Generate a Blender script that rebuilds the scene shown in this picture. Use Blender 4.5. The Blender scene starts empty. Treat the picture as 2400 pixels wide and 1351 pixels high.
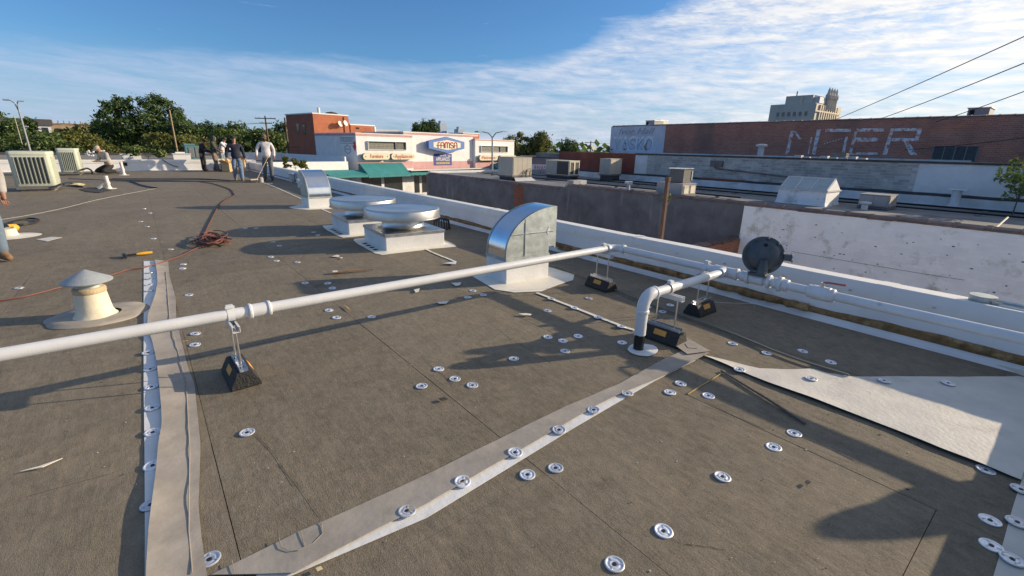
import bpy, bmesh, math, random
from mathutils import Vector, Matrix, noise as mnoise
R = math.radians
sc = bpy.context.scene
C = sc.collection

# ------------------------------------------------------------------ camera
CAM_H, F_PX, PITCH, ROLL, YAW = 1.5, 1069.7, R(17.124), R(1.157), R(38.565)
_f = Vector((math.sin(YAW)*math.cos(PITCH), math.cos(YAW)*math.cos(PITCH), -math.sin(PITCH)))
_r0 = Vector((math.cos(YAW), -math.sin(YAW), 0)); _u0 = _r0.cross(_f)
_r = math.cos(ROLL)*_r0 + math.sin(ROLL)*_u0
_u = -math.sin(ROLL)*_r0 + math.cos(ROLL)*_u0
cd = bpy.data.cameras.new('camera'); cam = bpy.data.objects.new('camera', cd); C.objects.link(cam)
mw = Matrix.Identity(4)
for i in range(3):
    mw[i][0], mw[i][1], mw[i][2] = _r[i], _u[i], -_f[i]
mw[2][3] = CAM_H
cam.matrix_world = mw
cd.sensor_width = 36; cd.lens = F_PX/2400*36; cd.clip_start = .05; cd.clip_end = 3000
sc.camera = cam

# ------------------------------------------------------------------ sky and sun
SUN_AZ, SUN_EL = R(113.0), R(17.5)          # azimuth clockwise from +Y
sunv = Vector((math.sin(SUN_AZ)*math.cos(SUN_EL), math.cos(SUN_AZ)*math.cos(SUN_EL), math.sin(SUN_EL)))
w = bpy.data.worlds.new('World'); sc.world = w; w.use_nodes = True
nt = w.node_tree; nt.nodes.clear()
def wn(t, **k):
    n = nt.nodes.new(t)
    for a, b in k.items(): setattr(n, a, b)
    return n
def wl(a, b): nt.links.new(a, b)
def wm(op, a, b=None, c=None, clamp=False):
    n = wn('ShaderNodeMath', operation=op, use_clamp=clamp)
    for i, v in enumerate((a, b, c)):
        if v is None: continue
        if isinstance(v, (int, float)): n.inputs[i].default_value = v
        else: wl(v, n.inputs[i])
    return n.outputs[0]
sky = wn('ShaderNodeTexSky', sky_type='NISHITA', sun_disc=False, sun_elevation=SUN_EL, sun_rotation=SUN_AZ,
         altitude=150, air_density=1.0, dust_density=.5, ozone_density=1.4)
tc = wn('ShaderNodeTexCoord'); sep = wn('ShaderNodeSeparateXYZ'); wl(tc.outputs['Generated'], sep.inputs[0])
az = wm('MULTIPLY', wm('ARCTAN2', sep.outputs[0], sep.outputs[1]), 57.2958)
el = wm('MULTIPLY', wm('ARCSINE', sep.outputs[2]), 57.2958)
def cvec(ka, ke, off=0.0, shear=0.0):
    n = wn('ShaderNodeCombineXYZ')
    wl(wm('ADD', wm('MULTIPLY', az, ka), wm('MULTIPLY', el, shear)), n.inputs[0]); wl(wm('MULTIPLY', el, ke), n.inputs[1]); n.inputs[2].default_value = off
    return n.outputs[0]
def wnoise(vec, scale=1, detail=5, rough=.55, dist=0):
    n = wn('ShaderNodeTexNoise'); wl(vec, n.inputs['Vector'])
    n.inputs['Scale'].default_value = scale; n.inputs['Detail'].default_value = detail
    n.inputs['Roughness'].default_value = rough; n.inputs['Distortion'].default_value = dist
    return n.outputs['Fac']
# upper edge of the cloud sheet as an elevation over azimuth
fc = wn('ShaderNodeFloatCurve')
cur = fc.mapping.curves[0]
EDGE = [(-180, 9), (-60, 8.0), (-7, 8.0), (4, 7.9), (15, 8.3), (33, 8.9), (43, 10.2), (48, 12.8), (57, 15), (66, 19), (85, 34), (140, 36), (180, 20)]
pts = [((a+180)/360, e/40) for a, e in EDGE]
cur.points[0].location = pts[0]; cur.points[1].location = pts[-1]
for q in pts[1:-1]: cur.points.new(*q)
fc.mapping.update()
wl(wm('DIVIDE', wm('ADD', az, 180), 360), fc.inputs['Value'])
edge = wm('MULTIPLY', fc.outputs[0], 40)
n_big = wnoise(cvec(.075, .32, 3.1, .05), 1, 5, .6, .6)
n_str = wnoise(cvec(.085, .62, 9.7, .18), 1, 7, .60, 1.2)
n_rip = wnoise(cvec(.9, 2.6, 1.3, 1.1), 1, 4, .55, .5)
n_fine = wnoise(cvec(.35, 1.6, 5.2, .5), 1, 7, .65, .5)
d_edge = wm('ADD', wm('SUBTRACT', edge, el), wm('MULTIPLY', wm('SUBTRACT', n_big, .5), 6.0))
m_edge = wm('SMOOTH_MIN', wm('MAXIMUM', wm('MULTIPLY', wm('ADD', d_edge, .4), .55), 0), 1.0, .3)
toward = wm('DIVIDE', wm('SUBTRACT', az, 8), 75, clamp=True)              # 0 left of frame, 1 towards the sun
dens = wm('ADD', wm('ADD', .42, wm('MULTIPLY', toward, .30)), wm('MULTIPLY', wm('SUBTRACT', n_str, .5), 1.7))
dens = wm('ADD', dens, wm('MULTIPLY', wm('SUBTRACT', n_fine, .5), .9))
hi = wm('MULTIPLY', wm('DIVIDE', wm('SUBTRACT', el, 7), 6, clamp=True), toward)
dens = wm('ADD', dens, wm('MULTIPLY', hi, .25))
dens = wm('ADD', dens, wm('MULTIPLY', wm('MULTIPLY', wm('SUBTRACT', n_rip, .5), 1.4), hi))
alpha = wm('MULTIPLY', m_edge, dens, clamp=True)
# a few thin wisps in the clear part
wisp = wm('MULTIPLY', wm('SUBTRACT', wnoise(cvec(.16, 1.3, 21.0, .6), 1, 6, .6, 1), .66), 4.5, clamp=True)
alpha = wm('MAXIMUM', alpha, wm('MULTIPLY', wisp, .55))
# unseen cloud veil overhead, added to brighten the ambient fill
fill_veil = wm('MULTIPLY', wm('DIVIDE', wm('SUBTRACT', el, 20), 25, clamp=True), wm('ADD', .12, wm('MULTIPLY', n_big, .42)), clamp=True)
alpha = wm('MAXIMUM', alpha, fill_veil)
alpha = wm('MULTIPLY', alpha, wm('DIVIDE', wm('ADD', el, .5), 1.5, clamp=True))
warm = wm('MULTIPLY', wm('ADD', wm('MULTIPLY', toward, 1.0), wm('MULTIPLY', wm('SUBTRACT', n_fine, .45), 1.6)), toward, clamp=True)
cm = wn('ShaderNodeMix', data_type='RGBA'); wl(warm, cm.inputs[0])
cm.inputs[6].default_value = (4.4, 5.4, 7.3, 1); cm.inputs[7].default_value = (9.3, 9.1, 8.8, 1)
# sky a little deeper, as the clear part of the photograph
sg = wn('ShaderNodeMix', data_type='RGBA', blend_type='MULTIPLY'); sg.inputs[0].default_value = 1
wl(sky.outputs[0], sg.inputs[6]); sg.inputs[7].default_value = (.50, .86, 1.28, 1)
hz = wn('ShaderNodeMix', data_type='RGBA'); wl(wm('MULTIPLY', wm('SUBTRACT', 1, wm('DIVIDE', el, 9, clamp=True)), .72), hz.inputs[0]); wl(sg.outputs[2], hz.inputs[6]); hz.inputs[7].default_value = (3.5, 4.5, 6.1, 1)
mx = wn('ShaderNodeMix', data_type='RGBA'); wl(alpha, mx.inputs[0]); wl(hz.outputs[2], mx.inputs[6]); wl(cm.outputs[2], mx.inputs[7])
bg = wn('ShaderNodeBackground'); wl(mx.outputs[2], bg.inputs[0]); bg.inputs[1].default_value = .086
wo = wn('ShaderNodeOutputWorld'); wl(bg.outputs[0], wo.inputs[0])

sd = bpy.data.lights.new('sun', 'SUN'); sd.energy = 5.0; sd.angle = R(.55); sd.color = (1, .82, .59)
so = bpy.data.objects.new('sun', sd); C.objects.link(so); so.location = sunv*60
so.rotation_euler = (-sunv).to_track_quat('-Z', 'Y').to_euler()

vs = sc.view_settings
vs.view_transform = 'Standard'; vs.look = 'None'; vs.exposure = 0.38; vs.gamma = 1; vs.use_curve_mapping = False

# ------------------------------------------------------------------ helpers
def ray(px, py): return _f + (px-1200)/F_PX*_r - (py-675.5)/F_PX*_u
def G(px, py, z=0.0):                     # point of the horizontal plane z seen at a pixel of the photograph
    d = ray(px, py); t = (z-CAM_H)/d.z; return Vector((d.x*t, d.y*t, z))
def PX(px, py, X): d = ray(px, py); t = X/d.x; return Vector((X, d.y*t, CAM_H+d.z*t))
def PY(px, py, Y): d = ray(px, py); t = Y/d.y; return Vector((d.x*t, Y, CAM_H+d.z*t))
def DP(px, py, dep):                      # point at a given distance ahead of the camera
    d = ray(px, py); t = dep/(d.x*math.sin(YAW)+d.y*math.cos(YAW)); return Vector((d.x*t, d.y*t, CAM_H+d.z*t))

MATS = {}
def mat(name, col, rough=.7, metal=0., var=.12, scale=6., bump=0., bscale=60., detail=5, stain=None, spec=.5, rvar=0., stretch=None, hue=None, emit=0, world=False, orand=0., irand=0.):
    """procedural material: base colour with noise variation, optional second colour in patches and fine relief"""
    if name in MATS: return MATS[name]
    m = bpy.data.materials.new(name); m.use_nodes = True; t = m.node_tree; N = t.nodes; L = t.links
    b = N['Principled BSDF']; b.inputs['Roughness'].default_value = rough; b.inputs['Metallic'].default_value = metal
    b.inputs['Specular IOR Level'].default_value = spec
    tcn = N.new('ShaderNodeTexCoord'); mp = N.new('ShaderNodeMapping'); src = N.new('ShaderNodeNewGeometry').outputs['Position'] if world else tcn.outputs['Object']
    L.new(src, mp.inputs[0])
    if stretch: mp.inputs['Scale'].default_value = stretch
    n = N.new('ShaderNodeTexNoise'); L.new(mp.outputs[0], n.inputs['Vector']); n.inputs['Scale'].default_value = scale; n.inputs['Detail'].default_value = detail; n.inputs['Roughness'].default_value = .62
    cr = N.new('ShaderNodeValToRGB'); L.new(n.outputs['Fac'], cr.inputs[0])
    lo = [max(0, c*(1-var)) for c in col]; hi = [min(1, c*(1+var)) for c in col]
    if hue: hi = [min(1, a*h) for a, h in zip(hi, hue)]
    cr.color_ramp.elements[0].position = .3; cr.color_ramp.elements[1].position = .7
    cr.color_ramp.elements[0].color = (*lo, 1); cr.color_ramp.elements[1].color = (*hi, 1)
    out = cr.outputs[0]
    if stain:                                # (colour, scale, threshold, softness)
        scol, ss, th, so_ = stain[:4]
        n2 = N.new('ShaderNodeTexNoise'); mp2 = N.new('ShaderNodeMapping'); L.new(src, mp2.inputs[0])
        if len(stain) > 4: mp2.inputs['Scale'].default_value = stain[4]
        L.new(mp2.outputs[0], n2.inputs['Vector']); n2.inputs['Scale'].default_value = ss; n2.inputs['Detail'].default_value = 6; n2.inputs['Roughness'].default_value = .65
        mr = N.new('ShaderNodeMapRange'); L.new(n2.outputs['Fac'], mr.inputs[0]); mr.inputs[1].default_value = th; mr.inputs[2].default_value = th+so_
        mxn = N.new('ShaderNodeMix'); mxn.data_type = 'RGBA'; L.new(mr.outputs[0], mxn.inputs[0]); L.new(out, mxn.inputs[6]); mxn.inputs[7].default_value = (*scol, 1)
        out = mxn.outputs[2]
    if orand or irand:                       # brightness differs from piece to piece
        rs = N.new('ShaderNodeObjectInfo').outputs['Random'] if orand else N.new('ShaderNodeNewGeometry').outputs['Random Per Island']
        mr = N.new('ShaderNodeMapRange'); L.new(rs, mr.inputs[0]); mr.inputs[3].default_value = 1-(orand or irand); mr.inputs[4].default_value = 1+(orand or irand)
        vm = N.new('ShaderNodeVectorMath'); vm.operation = 'SCALE'; L.new(out, vm.inputs[0]); L.new(mr.outputs[0], vm.inputs['Scale']); out = vm.outputs[0]
    L.new(out, b.inputs['Base Color'])
    if rvar:
        mr = N.new('ShaderNodeMapRange'); L.new(n.outputs['Fac'], mr.inputs[0]); mr.inputs[3].default_value = max(0, rough-rvar); mr.inputs[4].default_value = min(1, rough+rvar); L.new(mr.outputs[0], b.inputs['Roughness'])
    if bump:
        n3 = N.new('ShaderNodeTexNoise'); L.new(mp.outputs[0], n3.inputs['Vector']); n3.inputs['Scale'].default_value = bscale; n3.inputs['Detail'].default_value = 4
        bp = N.new('ShaderNodeBump'); L.new(n3.outputs['Fac'], bp.inputs['Height']); bp.inputs['Strength'].default_value = bump; bp.inputs['Distance'].default_value = .02
        L.new(bp.outputs[0], b.inputs['Normal'])
    MATS[name] = m; return m

ORG = Vector((0, 0, 0)); ORGS = {}
def org_of(o):
    while o.parent is not None: o = o.parent
    return ORGS.get(o.name, o.location.copy())
class MB:
    """collects boxes, tubes, lathes and sheets and links them as ONE mesh object"""
    def __init__(s): s.v = []; s.f = []; s.m = []
    def add(s, vs, fs, mi=0):
        o = len(s.v); s.v += [Vector(q) for q in vs]; s.f += [[o+i for i in f] for f in fs]; s.m += [mi]*len(fs); return s
    def box(s, lo, hi, mi=0, rz=0., rx=0., ry=0., ctr=None):
        x0, y0, z0 = lo; x1, y1, z1 = hi
        vs = [Vector(q) for q in ((x0,y0,z0),(x1,y0,z0),(x1,y1,z0),(x0,y1,z0),(x0,y0,z1),(x1,y0,z1),(x1,y1,z1),(x0,y1,z1))]
        if rz or rx or ry:
            c = Vector(ctr) if ctr else Vector(((x0+x1)/2, (y0+y1)/2, (z0+z1)/2))
            Mx = Matrix.Rotation(rz, 3, 'Z') @ Matrix.Rotation(ry, 3, 'Y') @ Matrix.Rotation(rx, 3, 'X')
            vs = [c + Mx @ (q-c) for q in vs]
        return s.add(vs, [(0,3,2,1),(4,5,6,7),(0,1,5,4),(1,2,6,5),(2,3,7,6),(3,0,4,7)], mi)
    def frame(s, lo, hi, axis='Y', t=.05, mi=0):
        """four bars round a rectangle (axis = thin axis)"""
        x0, y0, z0 = lo; x1, y1, z1 = hi
        if axis == 'Y':
            s.box((x0,y0,z0),(x0+t,y1,z1),mi); s.box((x1-t,y0,z0),(x1,y1,z1),mi); s.box((x0+t,y0,z0),(x1-t,y1,z0+t),mi); s.box((x0+t,y0,z1-t),(x1-t,y1,z1),mi)
        else:
            s.box((x0,y0,z0),(x1,y0+t,z1),mi); s.box((x0,y1-t,z0),(x1,y1,z1),mi); s.box((x0,y0+t,z0),(x1,y1-t,z0+t),mi); s.box((x0,y0+t,z1-t),(x1,y1-t,z1),mi)
        return s
    def tube(s, path, r, n=10, cap=True, mi=0):
        P = [Vector(q) for q in path]; rr = list(r) if isinstance(r, (list, tuple)) else [r]*len(P)
        keep = [i for i in range(len(P)) if i == 0 or (P[i]-P[i-1]).length > 1e-6]; P = [P[i] for i in keep]; rr = [rr[i] for i in keep]; k = len(P)
        o = len(s.v); T = []
        for i in range(k):
            a = P[i]-P[i-1] if i else P[1]-P[0]; b = P[i+1]-P[i] if i < k-1 else P[-1]-P[-2]
            T.append((a.normalized()+b.normalized()).normalized() if (a.normalized()+b.normalized()).length > 1e-6 else a.normalized())
        up = Vector((0,0,1)) if abs(T[0].z) < .9 else Vector((1,0,0))
        nx = T[0].cross(up).normalized()
        for i in range(k):
            nx = (nx - T[i]*nx.dot(T[i])).normalized(); ny = T[i].cross(nx)
            for j in range(n):
                a = 2*math.pi*j/n; s.v.append(P[i] + (nx*math.cos(a)+ny*math.sin(a))*rr[i])
        for i in range(k-1):
            for j in range(n):
                a = o+i*n+j; b = o+i*n+(j+1)%n; s.f.append([a, b, b+n, a+n]); s.m.append(mi)
        if cap:
            s.f.append([o+j for j in range(n)][::-1]); s.f.append([o+(k-1)*n+j for j in range(n)]); s.m += [mi, mi]
        return s
    def lathe(s, prof, c=(0,0,0), n=24, axis=None, mi=0, sx=1., sy=1.):
        """profile of (radius, height) turned round an axis through c"""
        c = Vector(c); o = len(s.v); q = Vector((0,0,1)).rotation_difference(Vector(axis)) if axis else None
        for r_, z in prof:
            for j in range(n):
                a = 2*math.pi*j/n; v = Vector((r_*math.cos(a)*sx, r_*math.sin(a)*sy, z))
                s.v.append(c + (q @ v if q else v))
        for i in range(len(prof)-1):
            for j in range(n):
                a = o+i*n+j; b = o+i*n+(j+1)%n; s.f.append([a, b, b+n, a+n]); s.m.append(mi)
        if prof[0][0] > 1e-5: s.f.append([o+j for j in range(n)][::-1]); s.m.append(mi)
        if prof[-1][0] > 1e-5: s.f.append([o+(len(prof)-1)*n+j for j in range(n)]); s.m.append(mi)
        return s
    def prism(s, poly, d, mi=0):
        """flat polygon (3-D points) given thickness along vector d"""
        n = len(poly); d = Vector(d); a = [Vector(q) for q in poly]
        return s.add(a+[q+d for q in a], [list(range(n))[::-1], [n+i for i in range(n)]] + [(i, (i+1) % n, n+(i+1) % n, n+i) for i in range(n)], mi)
    def grid(s, rows, mi=0, thick=0.):
        """sheet from rows of points; thick adds an underside"""
        k = len(rows); n = len(rows[0]); o = len(s.v)
        for r_ in rows: s.v += [Vector(q) for q in r_]
        for i in range(k-1):
            for j in range(n-1): a = o+i*n+j; s.f.append([a, a+1, a+n+1, a+n]); s.m.append(mi)
        if thick:
            o2 = len(s.v)
            for r_ in rows: s.v += [Vector(q)-Vector((0,0,thick)) for q in r_]
            for i in range(k-1):
                for j in range(n-1): a = o2+i*n+j; s.f.append([a, a+n, a+n+1, a+1]); s.m.append(mi)
            def rim(seq):
                for a, b in zip(seq, seq[1:]): s.f.append([o+a, o2+a, o2+b, o+b]); s.m.append(mi)
            rim([j for j in range(n)]); rim([(k-1)*n+j for j in range(n)][::-1]); rim([i*n for i in range(k)][::-1]); rim([i*n+n-1 for i in range(k)])
        return s
    def mesh(s, name, mats, smooth=False, org=None):
        org = ORG if org is None else org
        me = bpy.data.meshes.new(name); me.from_pydata([q-org for q in s.v], [], s.f)
        for m_ in (mats if isinstance(mats, (list, tuple)) else [mats]): me.materials.append(m_)
        if len(me.materials) > 1: me.polygons.foreach_set('material_index', s.m)
        bm = bmesh.new(); bm.from_mesh(me); bmesh.ops.recalc_face_normals(bm, faces=bm.faces); bm.to_mesh(me); bm.free()
        if smooth: me.polygons.foreach_set('use_smooth', [True]*len(me.polygons)); me.set_sharp_from_angle(angle=R(smooth if smooth is not True else 38))
        me.update(); return me
    def build(s, name, mats, parent=None, smooth=False, bevel=0., org=None, loc=None):
        if parent is None and org is None: org = Vector(loc) if loc is not None else Vector((0,0,0))
        if parent is not None and org is None: org = org_of(parent)
        me = s.mesh(name, mats, smooth, org)
        o = bpy.data.objects.new(name, me); C.objects.link(o)
        if parent is not None: o.parent = parent
        else: o.location = org
        if bevel:
            b = o.modifiers.new('bevel', 'BEVEL'); b.width = bevel; b.segments = 2; b.limit_method = 'ANGLE'; b.angle_limit = R(40)
        return o
LABELS = {}
def tag(o, label, cat, group=None, kind=None):
    o['label'] = label; o['category'] = cat
    if group: o['group'] = group
    if kind: o['kind'] = kind
    return o
def struct(o): o['kind'] = 'structure'; return o
def stuff(o, label=None): 
    o['kind'] = 'stuff'
    if label: o['label'] = label
    return o
def thing(name, label, cat, loc=(0,0,0), group=None, rz=0.):
    """Empty at the base of a thing; parts built afterwards are given in world coordinates unless rz is used (then local)"""
    global ORG
    o = bpy.data.objects.new(name, None); o.empty_display_size = .1; C.objects.link(o); o.location = loc; o.rotation_euler = (0,0,rz)
    tag(o, label, cat, group); ORG = Vector(loc) if not rz else Vector((0,0,0)); return o
def local_thing(name, label, cat, loc, rz, group=None):
    global ORG
    o = thing(name, label, cat, loc, group); o.rotation_euler = (0,0,rz); ORG = Vector((0,0,0)); ORGS[o.name] = ORG; return o
def dup(o, parent=None):
    c = o.copy(); C.objects.link(c); c.parent = parent
    for ch in list(o.children): dup(ch, c)
    return c
def text_mesh(name, txt, size, m, parent, loc, rot, extrude=.01, width=None, shear=0., align='CENTER', org=None):
    cu = bpy.data.curves.new(name, 'FONT'); cu.body = txt; cu.size = size; cu.extrude = extrude; cu.align_x = align; cu.align_y = 'CENTER'; cu.shear = shear; cu.resolution_u = 3
    o = bpy.data.objects.new(name, cu); C.objects.link(o)
    dg = bpy.context.evaluated_depsgraph_get(); me = bpy.data.meshes.new_from_object(o.evaluated_get(dg)); bpy.data.objects.remove(o); bpy.data.curves.remove(cu)
    xs = [v.co.x for v in me.vertices]
    if width and xs:
        k = width/(max(xs)-min(xs)); cx = (max(xs)+min(xs))/2 if align == 'CENTER' else min(xs)
        for v in me.vertices: v.co.x = (v.co.x-cx)*k
    me.materials.clear(); me.materials.append(m)
    o = bpy.data.objects.new(name, me); C.objects.link(o); o.parent = parent; o.location = Vector(loc)-(org_of(parent) if org is None else org); o.rotation_euler = rot
    return o
rnd = random.Random(7)

# ------------------------------------------------------------------ materials
def roof_material():
    m = bpy.data.materials.new('roof_board'); m.use_nodes = True; t = m.node_tree; N = t.nodes; L = t.links; b = N['Principled BSDF']
    pos = N.new('ShaderNodeNewGeometry').outputs['Position']
    def no(scale, sv=(1,1,1), det=5, ro=.6, dist=0.):
        mp = N.new('ShaderNodeMapping'); L.new(pos, mp.inputs[0]); mp.inputs['Scale'].default_value = sv
        n = N.new('ShaderNodeTexNoise'); L.new(mp.outputs[0], n.inputs['Vector']); n.inputs['Scale'].default_value = scale; n.inputs['Detail'].default_value = det; n.inputs['Roughness'].default_value = ro; n.inputs['Distortion'].default_value = dist
        return n.outputs['Fac']
    def ma(op, a, b_):
        n = N.new('ShaderNodeMath'); n.operation = op
        for i, v in enumerate((a, b_)):
            if isinstance(v, (int, float)): n.inputs[i].default_value = v
            else: L.new(v, n.inputs[i])
        return n.outputs[0]
    big = no(.7, det=4); mid = no(6, det=6, ro=.7); fib = no(28, (1, .22, 1), 5, .7, .6); grain = no(240, (1, .5, 1), 2, .6)
    speck = no(95, det=1)
    blot = no(24, (1, .7, 1), 5, .7, .4)
    v = ma('ADD', ma('MULTIPLY', ma('SUBTRACT', big, .5), .55), ma('MULTIPLY', ma('SUBTRACT', mid, .5), .75))
    v = ma('ADD', v, ma('MULTIPLY', ma('SUBTRACT', blot, .5), .75))
    v = ma('ADD', v, ma('MULTIPLY', ma('SUBTRACT', fib, .5), .5)); v = ma('ADD', v, ma('MULTIPLY', ma('SUBTRACT', grain, .5), 1.1))
    dk = N.new('ShaderNodeMapRange'); L.new(no(.85, (1, .8, 1), 8, .72, 1.8), dk.inputs[0]); dk.inputs[1].default_value = .56; dk.inputs[2].default_value = .70; dk.inputs[4].default_value = -.24
    v = ma('ADD', v, dk.outputs[0])
    oi = N.new('ShaderNodeObjectInfo').outputs['Random']
    v = ma('ADD', ma('ADD', v, 1.0), ma('MULTIPLY', ma('SUBTRACT', oi, .5), .14))
    cr = N.new('ShaderNodeMix'); cr.data_type = 'RGBA'; L.new(no(1.6, det=3), cr.inputs[0]); cr.inputs[6].default_value = (.196, .162, .112, 1); cr.inputs[7].default_value = (.182, .156, .117, 1)
    vm = N.new('ShaderNodeVectorMath'); vm.operation = 'SCALE'; L.new(cr.outputs[2], vm.inputs[0]); L.new(v, vm.inputs['Scale'])
    # pale dust specks and grey scuffs
    mr = N.new('ShaderNodeMapRange'); L.new(speck, mr.inputs[0]); mr.inputs[1].default_value = .74; mr.inputs[2].default_value = .78
    mx_ = N.new('ShaderNodeMix'); mx_.data_type = 'RGBA'; L.new(ma('MULTIPLY', mr.outputs[0], .8), mx_.inputs[0]); L.new(vm.outputs[0], mx_.inputs[6]); mx_.inputs[7].default_value = (.34, .32, .28, 1)
    sc_ = no(2.3, (1.6, .8, 1), 7, .75, 1.5); mr2 = N.new('ShaderNodeMapRange'); L.new(sc_, mr2.inputs[0]); mr2.inputs[1].default_value = .57; mr2.inputs[2].default_value = .76; mr2.inputs[4].default_value = .42
    mx2 = N.new('ShaderNodeMix'); mx2.data_type = 'RGBA'; L.new(mr2.outputs[0], mx2.inputs[0]); L.new(mx_.outputs[2], mx2.inputs[6]); mx2.inputs[7].default_value = (.24, .225, .20, 1)
    L.new(mx2.outputs[2], b.inputs['Base Color']); b.inputs['Roughness'].default_value = .75; b.inputs['Specular IOR Level'].default_value = .2
    hb = ma('ADD', ma('MULTIPLY', fib, .6), ma('ADD', ma('MULTIPLY', grain, .5), ma('ADD', ma('MULTIPLY', blot, .6), ma('MULTIPLY', no(4, (1, .4, 1), 5), 2.2))))
    bp = N.new('ShaderNodeBump'); L.new(hb, bp.inputs['Height']); bp.inputs['Strength'].default_value = .55; bp.inputs['Distance'].default_value = .006; L.new(bp.outputs[0], b.inputs['Normal'])
    return m
ROOF = roof_material()
def leaf_material(name, c0, c1):
    m = bpy.data.materials.new(name); m.use_nodes = True; t = m.node_tree; N = t.nodes; L = t.links; N.clear()
    g = N.new('ShaderNodeNewGeometry'); mp = N.new('ShaderNodeMix'); mp.data_type = 'RGBA'
    n = N.new('ShaderNodeTexNoise'); L.new(g.outputs['Position'], n.inputs['Vector']); n.inputs['Scale'].default_value = .45; n.inputs['Detail'].default_value = 3
    a = N.new('ShaderNodeMath'); a.operation = 'MULTIPLY_ADD'; L.new(g.outputs['Random Per Island'], a.inputs[0]); a.inputs[1].default_value = .6
    a2 = N.new('ShaderNodeMath'); a2.operation = 'MULTIPLY_ADD'; L.new(n.outputs['Fac'], a2.inputs[0]); a2.inputs[1].default_value = 1.6; a2.inputs[2].default_value = -.65
    L.new(a2.outputs[0], a.inputs[2]); a.use_clamp = True
    L.new(a.outputs[0], mp.inputs[0]); mp.inputs[6].default_value = (*c0, 1); mp.inputs[7].default_value = (*c1, 1)
    d = N.new('ShaderNodeBsdfDiffuse'); tr = N.new('ShaderNodeBsdfTranslucent'); gl = N.new('ShaderNodeBsdfGlossy'); gl.inputs['Roughness'].default_value = .45
    gl.inputs['Color'].default_value = (.5, .5, .5, 1)
    L.new(mp.outputs[2], d.inputs[0]); L.new(mp.outputs[2], tr.inputs[0])
    m1 = N.new('ShaderNodeMixShader'); m1.inputs[0].default_value = .32; L.new(d.outputs[0], m1.inputs[1]); L.new(tr.outputs[0], m1.inputs[2])
    m2 = N.new('ShaderNodeMixShader'); m2.inputs[0].default_value = .05; L.new(m1.outputs[0], m2.inputs[1]); L.new(gl.outputs[0], m2.inputs[2])
    o = N.new('ShaderNodeOutputMaterial'); L.new(m2.outputs[0], o.inputs[0]); return m
def brick_material(name, c1, c2, mortar, sc_=1., bw=.21, bh=.075, axis='YZ', ms=.012, stain=None):
    m = bpy.data.materials.new(name); m.use_nodes = True; t = m.node_tree; N = t.nodes; L = t.links; b = N['Principled BSDF']
    pos = N.new('ShaderNodeTexCoord').outputs['Object']; sp = N.new('ShaderNodeSeparateXYZ'); L.new(pos, sp.inputs[0]); cb = N.new('ShaderNodeCombineXYZ')
    L.new(sp.outputs[0 if axis[0] == 'X' else 1], cb.inputs[0]); L.new(sp.outputs[2], cb.inputs[1])
    br = N.new('ShaderNodeTexBrick'); L.new(cb.outputs[0], br.inputs['Vector']); br.inputs['Scale'].default_value = 1; br.inputs['Brick Width'].default_value = bw; br.inputs['Row Height'].default_value = bh; br.inputs['Mortar Size'].default_value = ms
    br.inputs['Color1'].default_value = (*c1, 1); br.inputs['Color2'].default_value = (*c2, 1); br.inputs['Mortar'].default_value = (*mortar, 1)
    n = N.new('ShaderNodeTexNoise'); L.new(pos, n.inputs['Vector']); n.inputs['Scale'].default_value = .9; n.inputs['Detail'].default_value = 7; n.inputs['Roughness'].default_value = .7
    mr = N.new('ShaderNodeMapRange'); L.new(n.outputs['Fac'], mr.inputs[0]); mr.inputs[3].default_value = .55; mr.inputs[4].default_value = 1.45
    vm = N.new('ShaderNodeVectorMath'); vm.operation = 'SCALE'; L.new(br.outputs['Color'], vm.inputs[0]); L.new(mr.outputs[0], vm.inputs['Scale']); out = vm.outputs[0]
    if stain:
        n2 = N.new('ShaderNodeTexNoise'); mp = N.new('ShaderNodeMapping'); L.new(pos, mp.inputs[0]); mp.inputs['Scale'].default_value = (1, 1, .35); L.new(mp.outputs[0], n2.inputs['Vector']); n2.inputs['Scale'].default_value = stain[1]; n2.inputs['Detail'].default_value = 6
        mr2 = N.new('ShaderNodeMapRange'); L.new(n2.outputs['Fac'], mr2.inputs[0]); mr2.inputs[1].default_value = stain[2]; mr2.inputs[2].default_value = stain[2]+.15
        mx_ = N.new('ShaderNodeMix'); mx_.data_type = 'RGBA'; L.new(mr2.outputs[0], mx_.inputs[0]); L.new(out, mx_.inputs[6]); mx_.inputs[7].default_value = (*stain[0], 1); out = mx_.outputs[2]
    L.new(out, b.inputs['Base Color']); b.inputs['Roughness'].default_value = .9; b.inputs['Specular IOR Level'].default_value = .2
    bp = N.new('ShaderNodeBump'); L.new(br.outputs['Fac'], bp.inputs['Height']); bp.invert = True; bp.inputs['Strength'].default_value = .5; bp.inputs['Distance'].default_value = .01; L.new(bp.outputs[0], b.inputs['Normal'])
    return m
WHITE_TPO = mat('white_membrane', (.70, .70, .685), .55, var=.10, scale=3, bump=.12, bscale=25, stain=((.42, .40, .36), 2.2, .62, .25), world=True)
CREAM_TPO = mat('cream_membrane', (.74, .70, .60), .5, var=.07, scale=4, bump=.1, bscale=20, stain=((.45, .42, .36), 5, .66, .18), world=True)
BEIGE_TPO = mat('beige_membrane', (.33, .295, .25), .78, var=.18, scale=5, bump=.10, bscale=26, detail=9, stain=((.22, .20, .17), 3.5, .55, .25), world=True)
SHEET = mat('dirty_sheet', (.60, .57, .50), .6, var=.1, scale=5, bump=.15, bscale=40, stain=((.34, .32, .29), 2.4, .58, .2), world=True)
PARA = mat('parapet_paint', (.74, .74, .74), .6, var=.07, scale=2.5, bump=.25, bscale=90, stain=((.46, .45, .43), 1.7, .62, .2, (1, 1, .4)), world=True)
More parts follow.
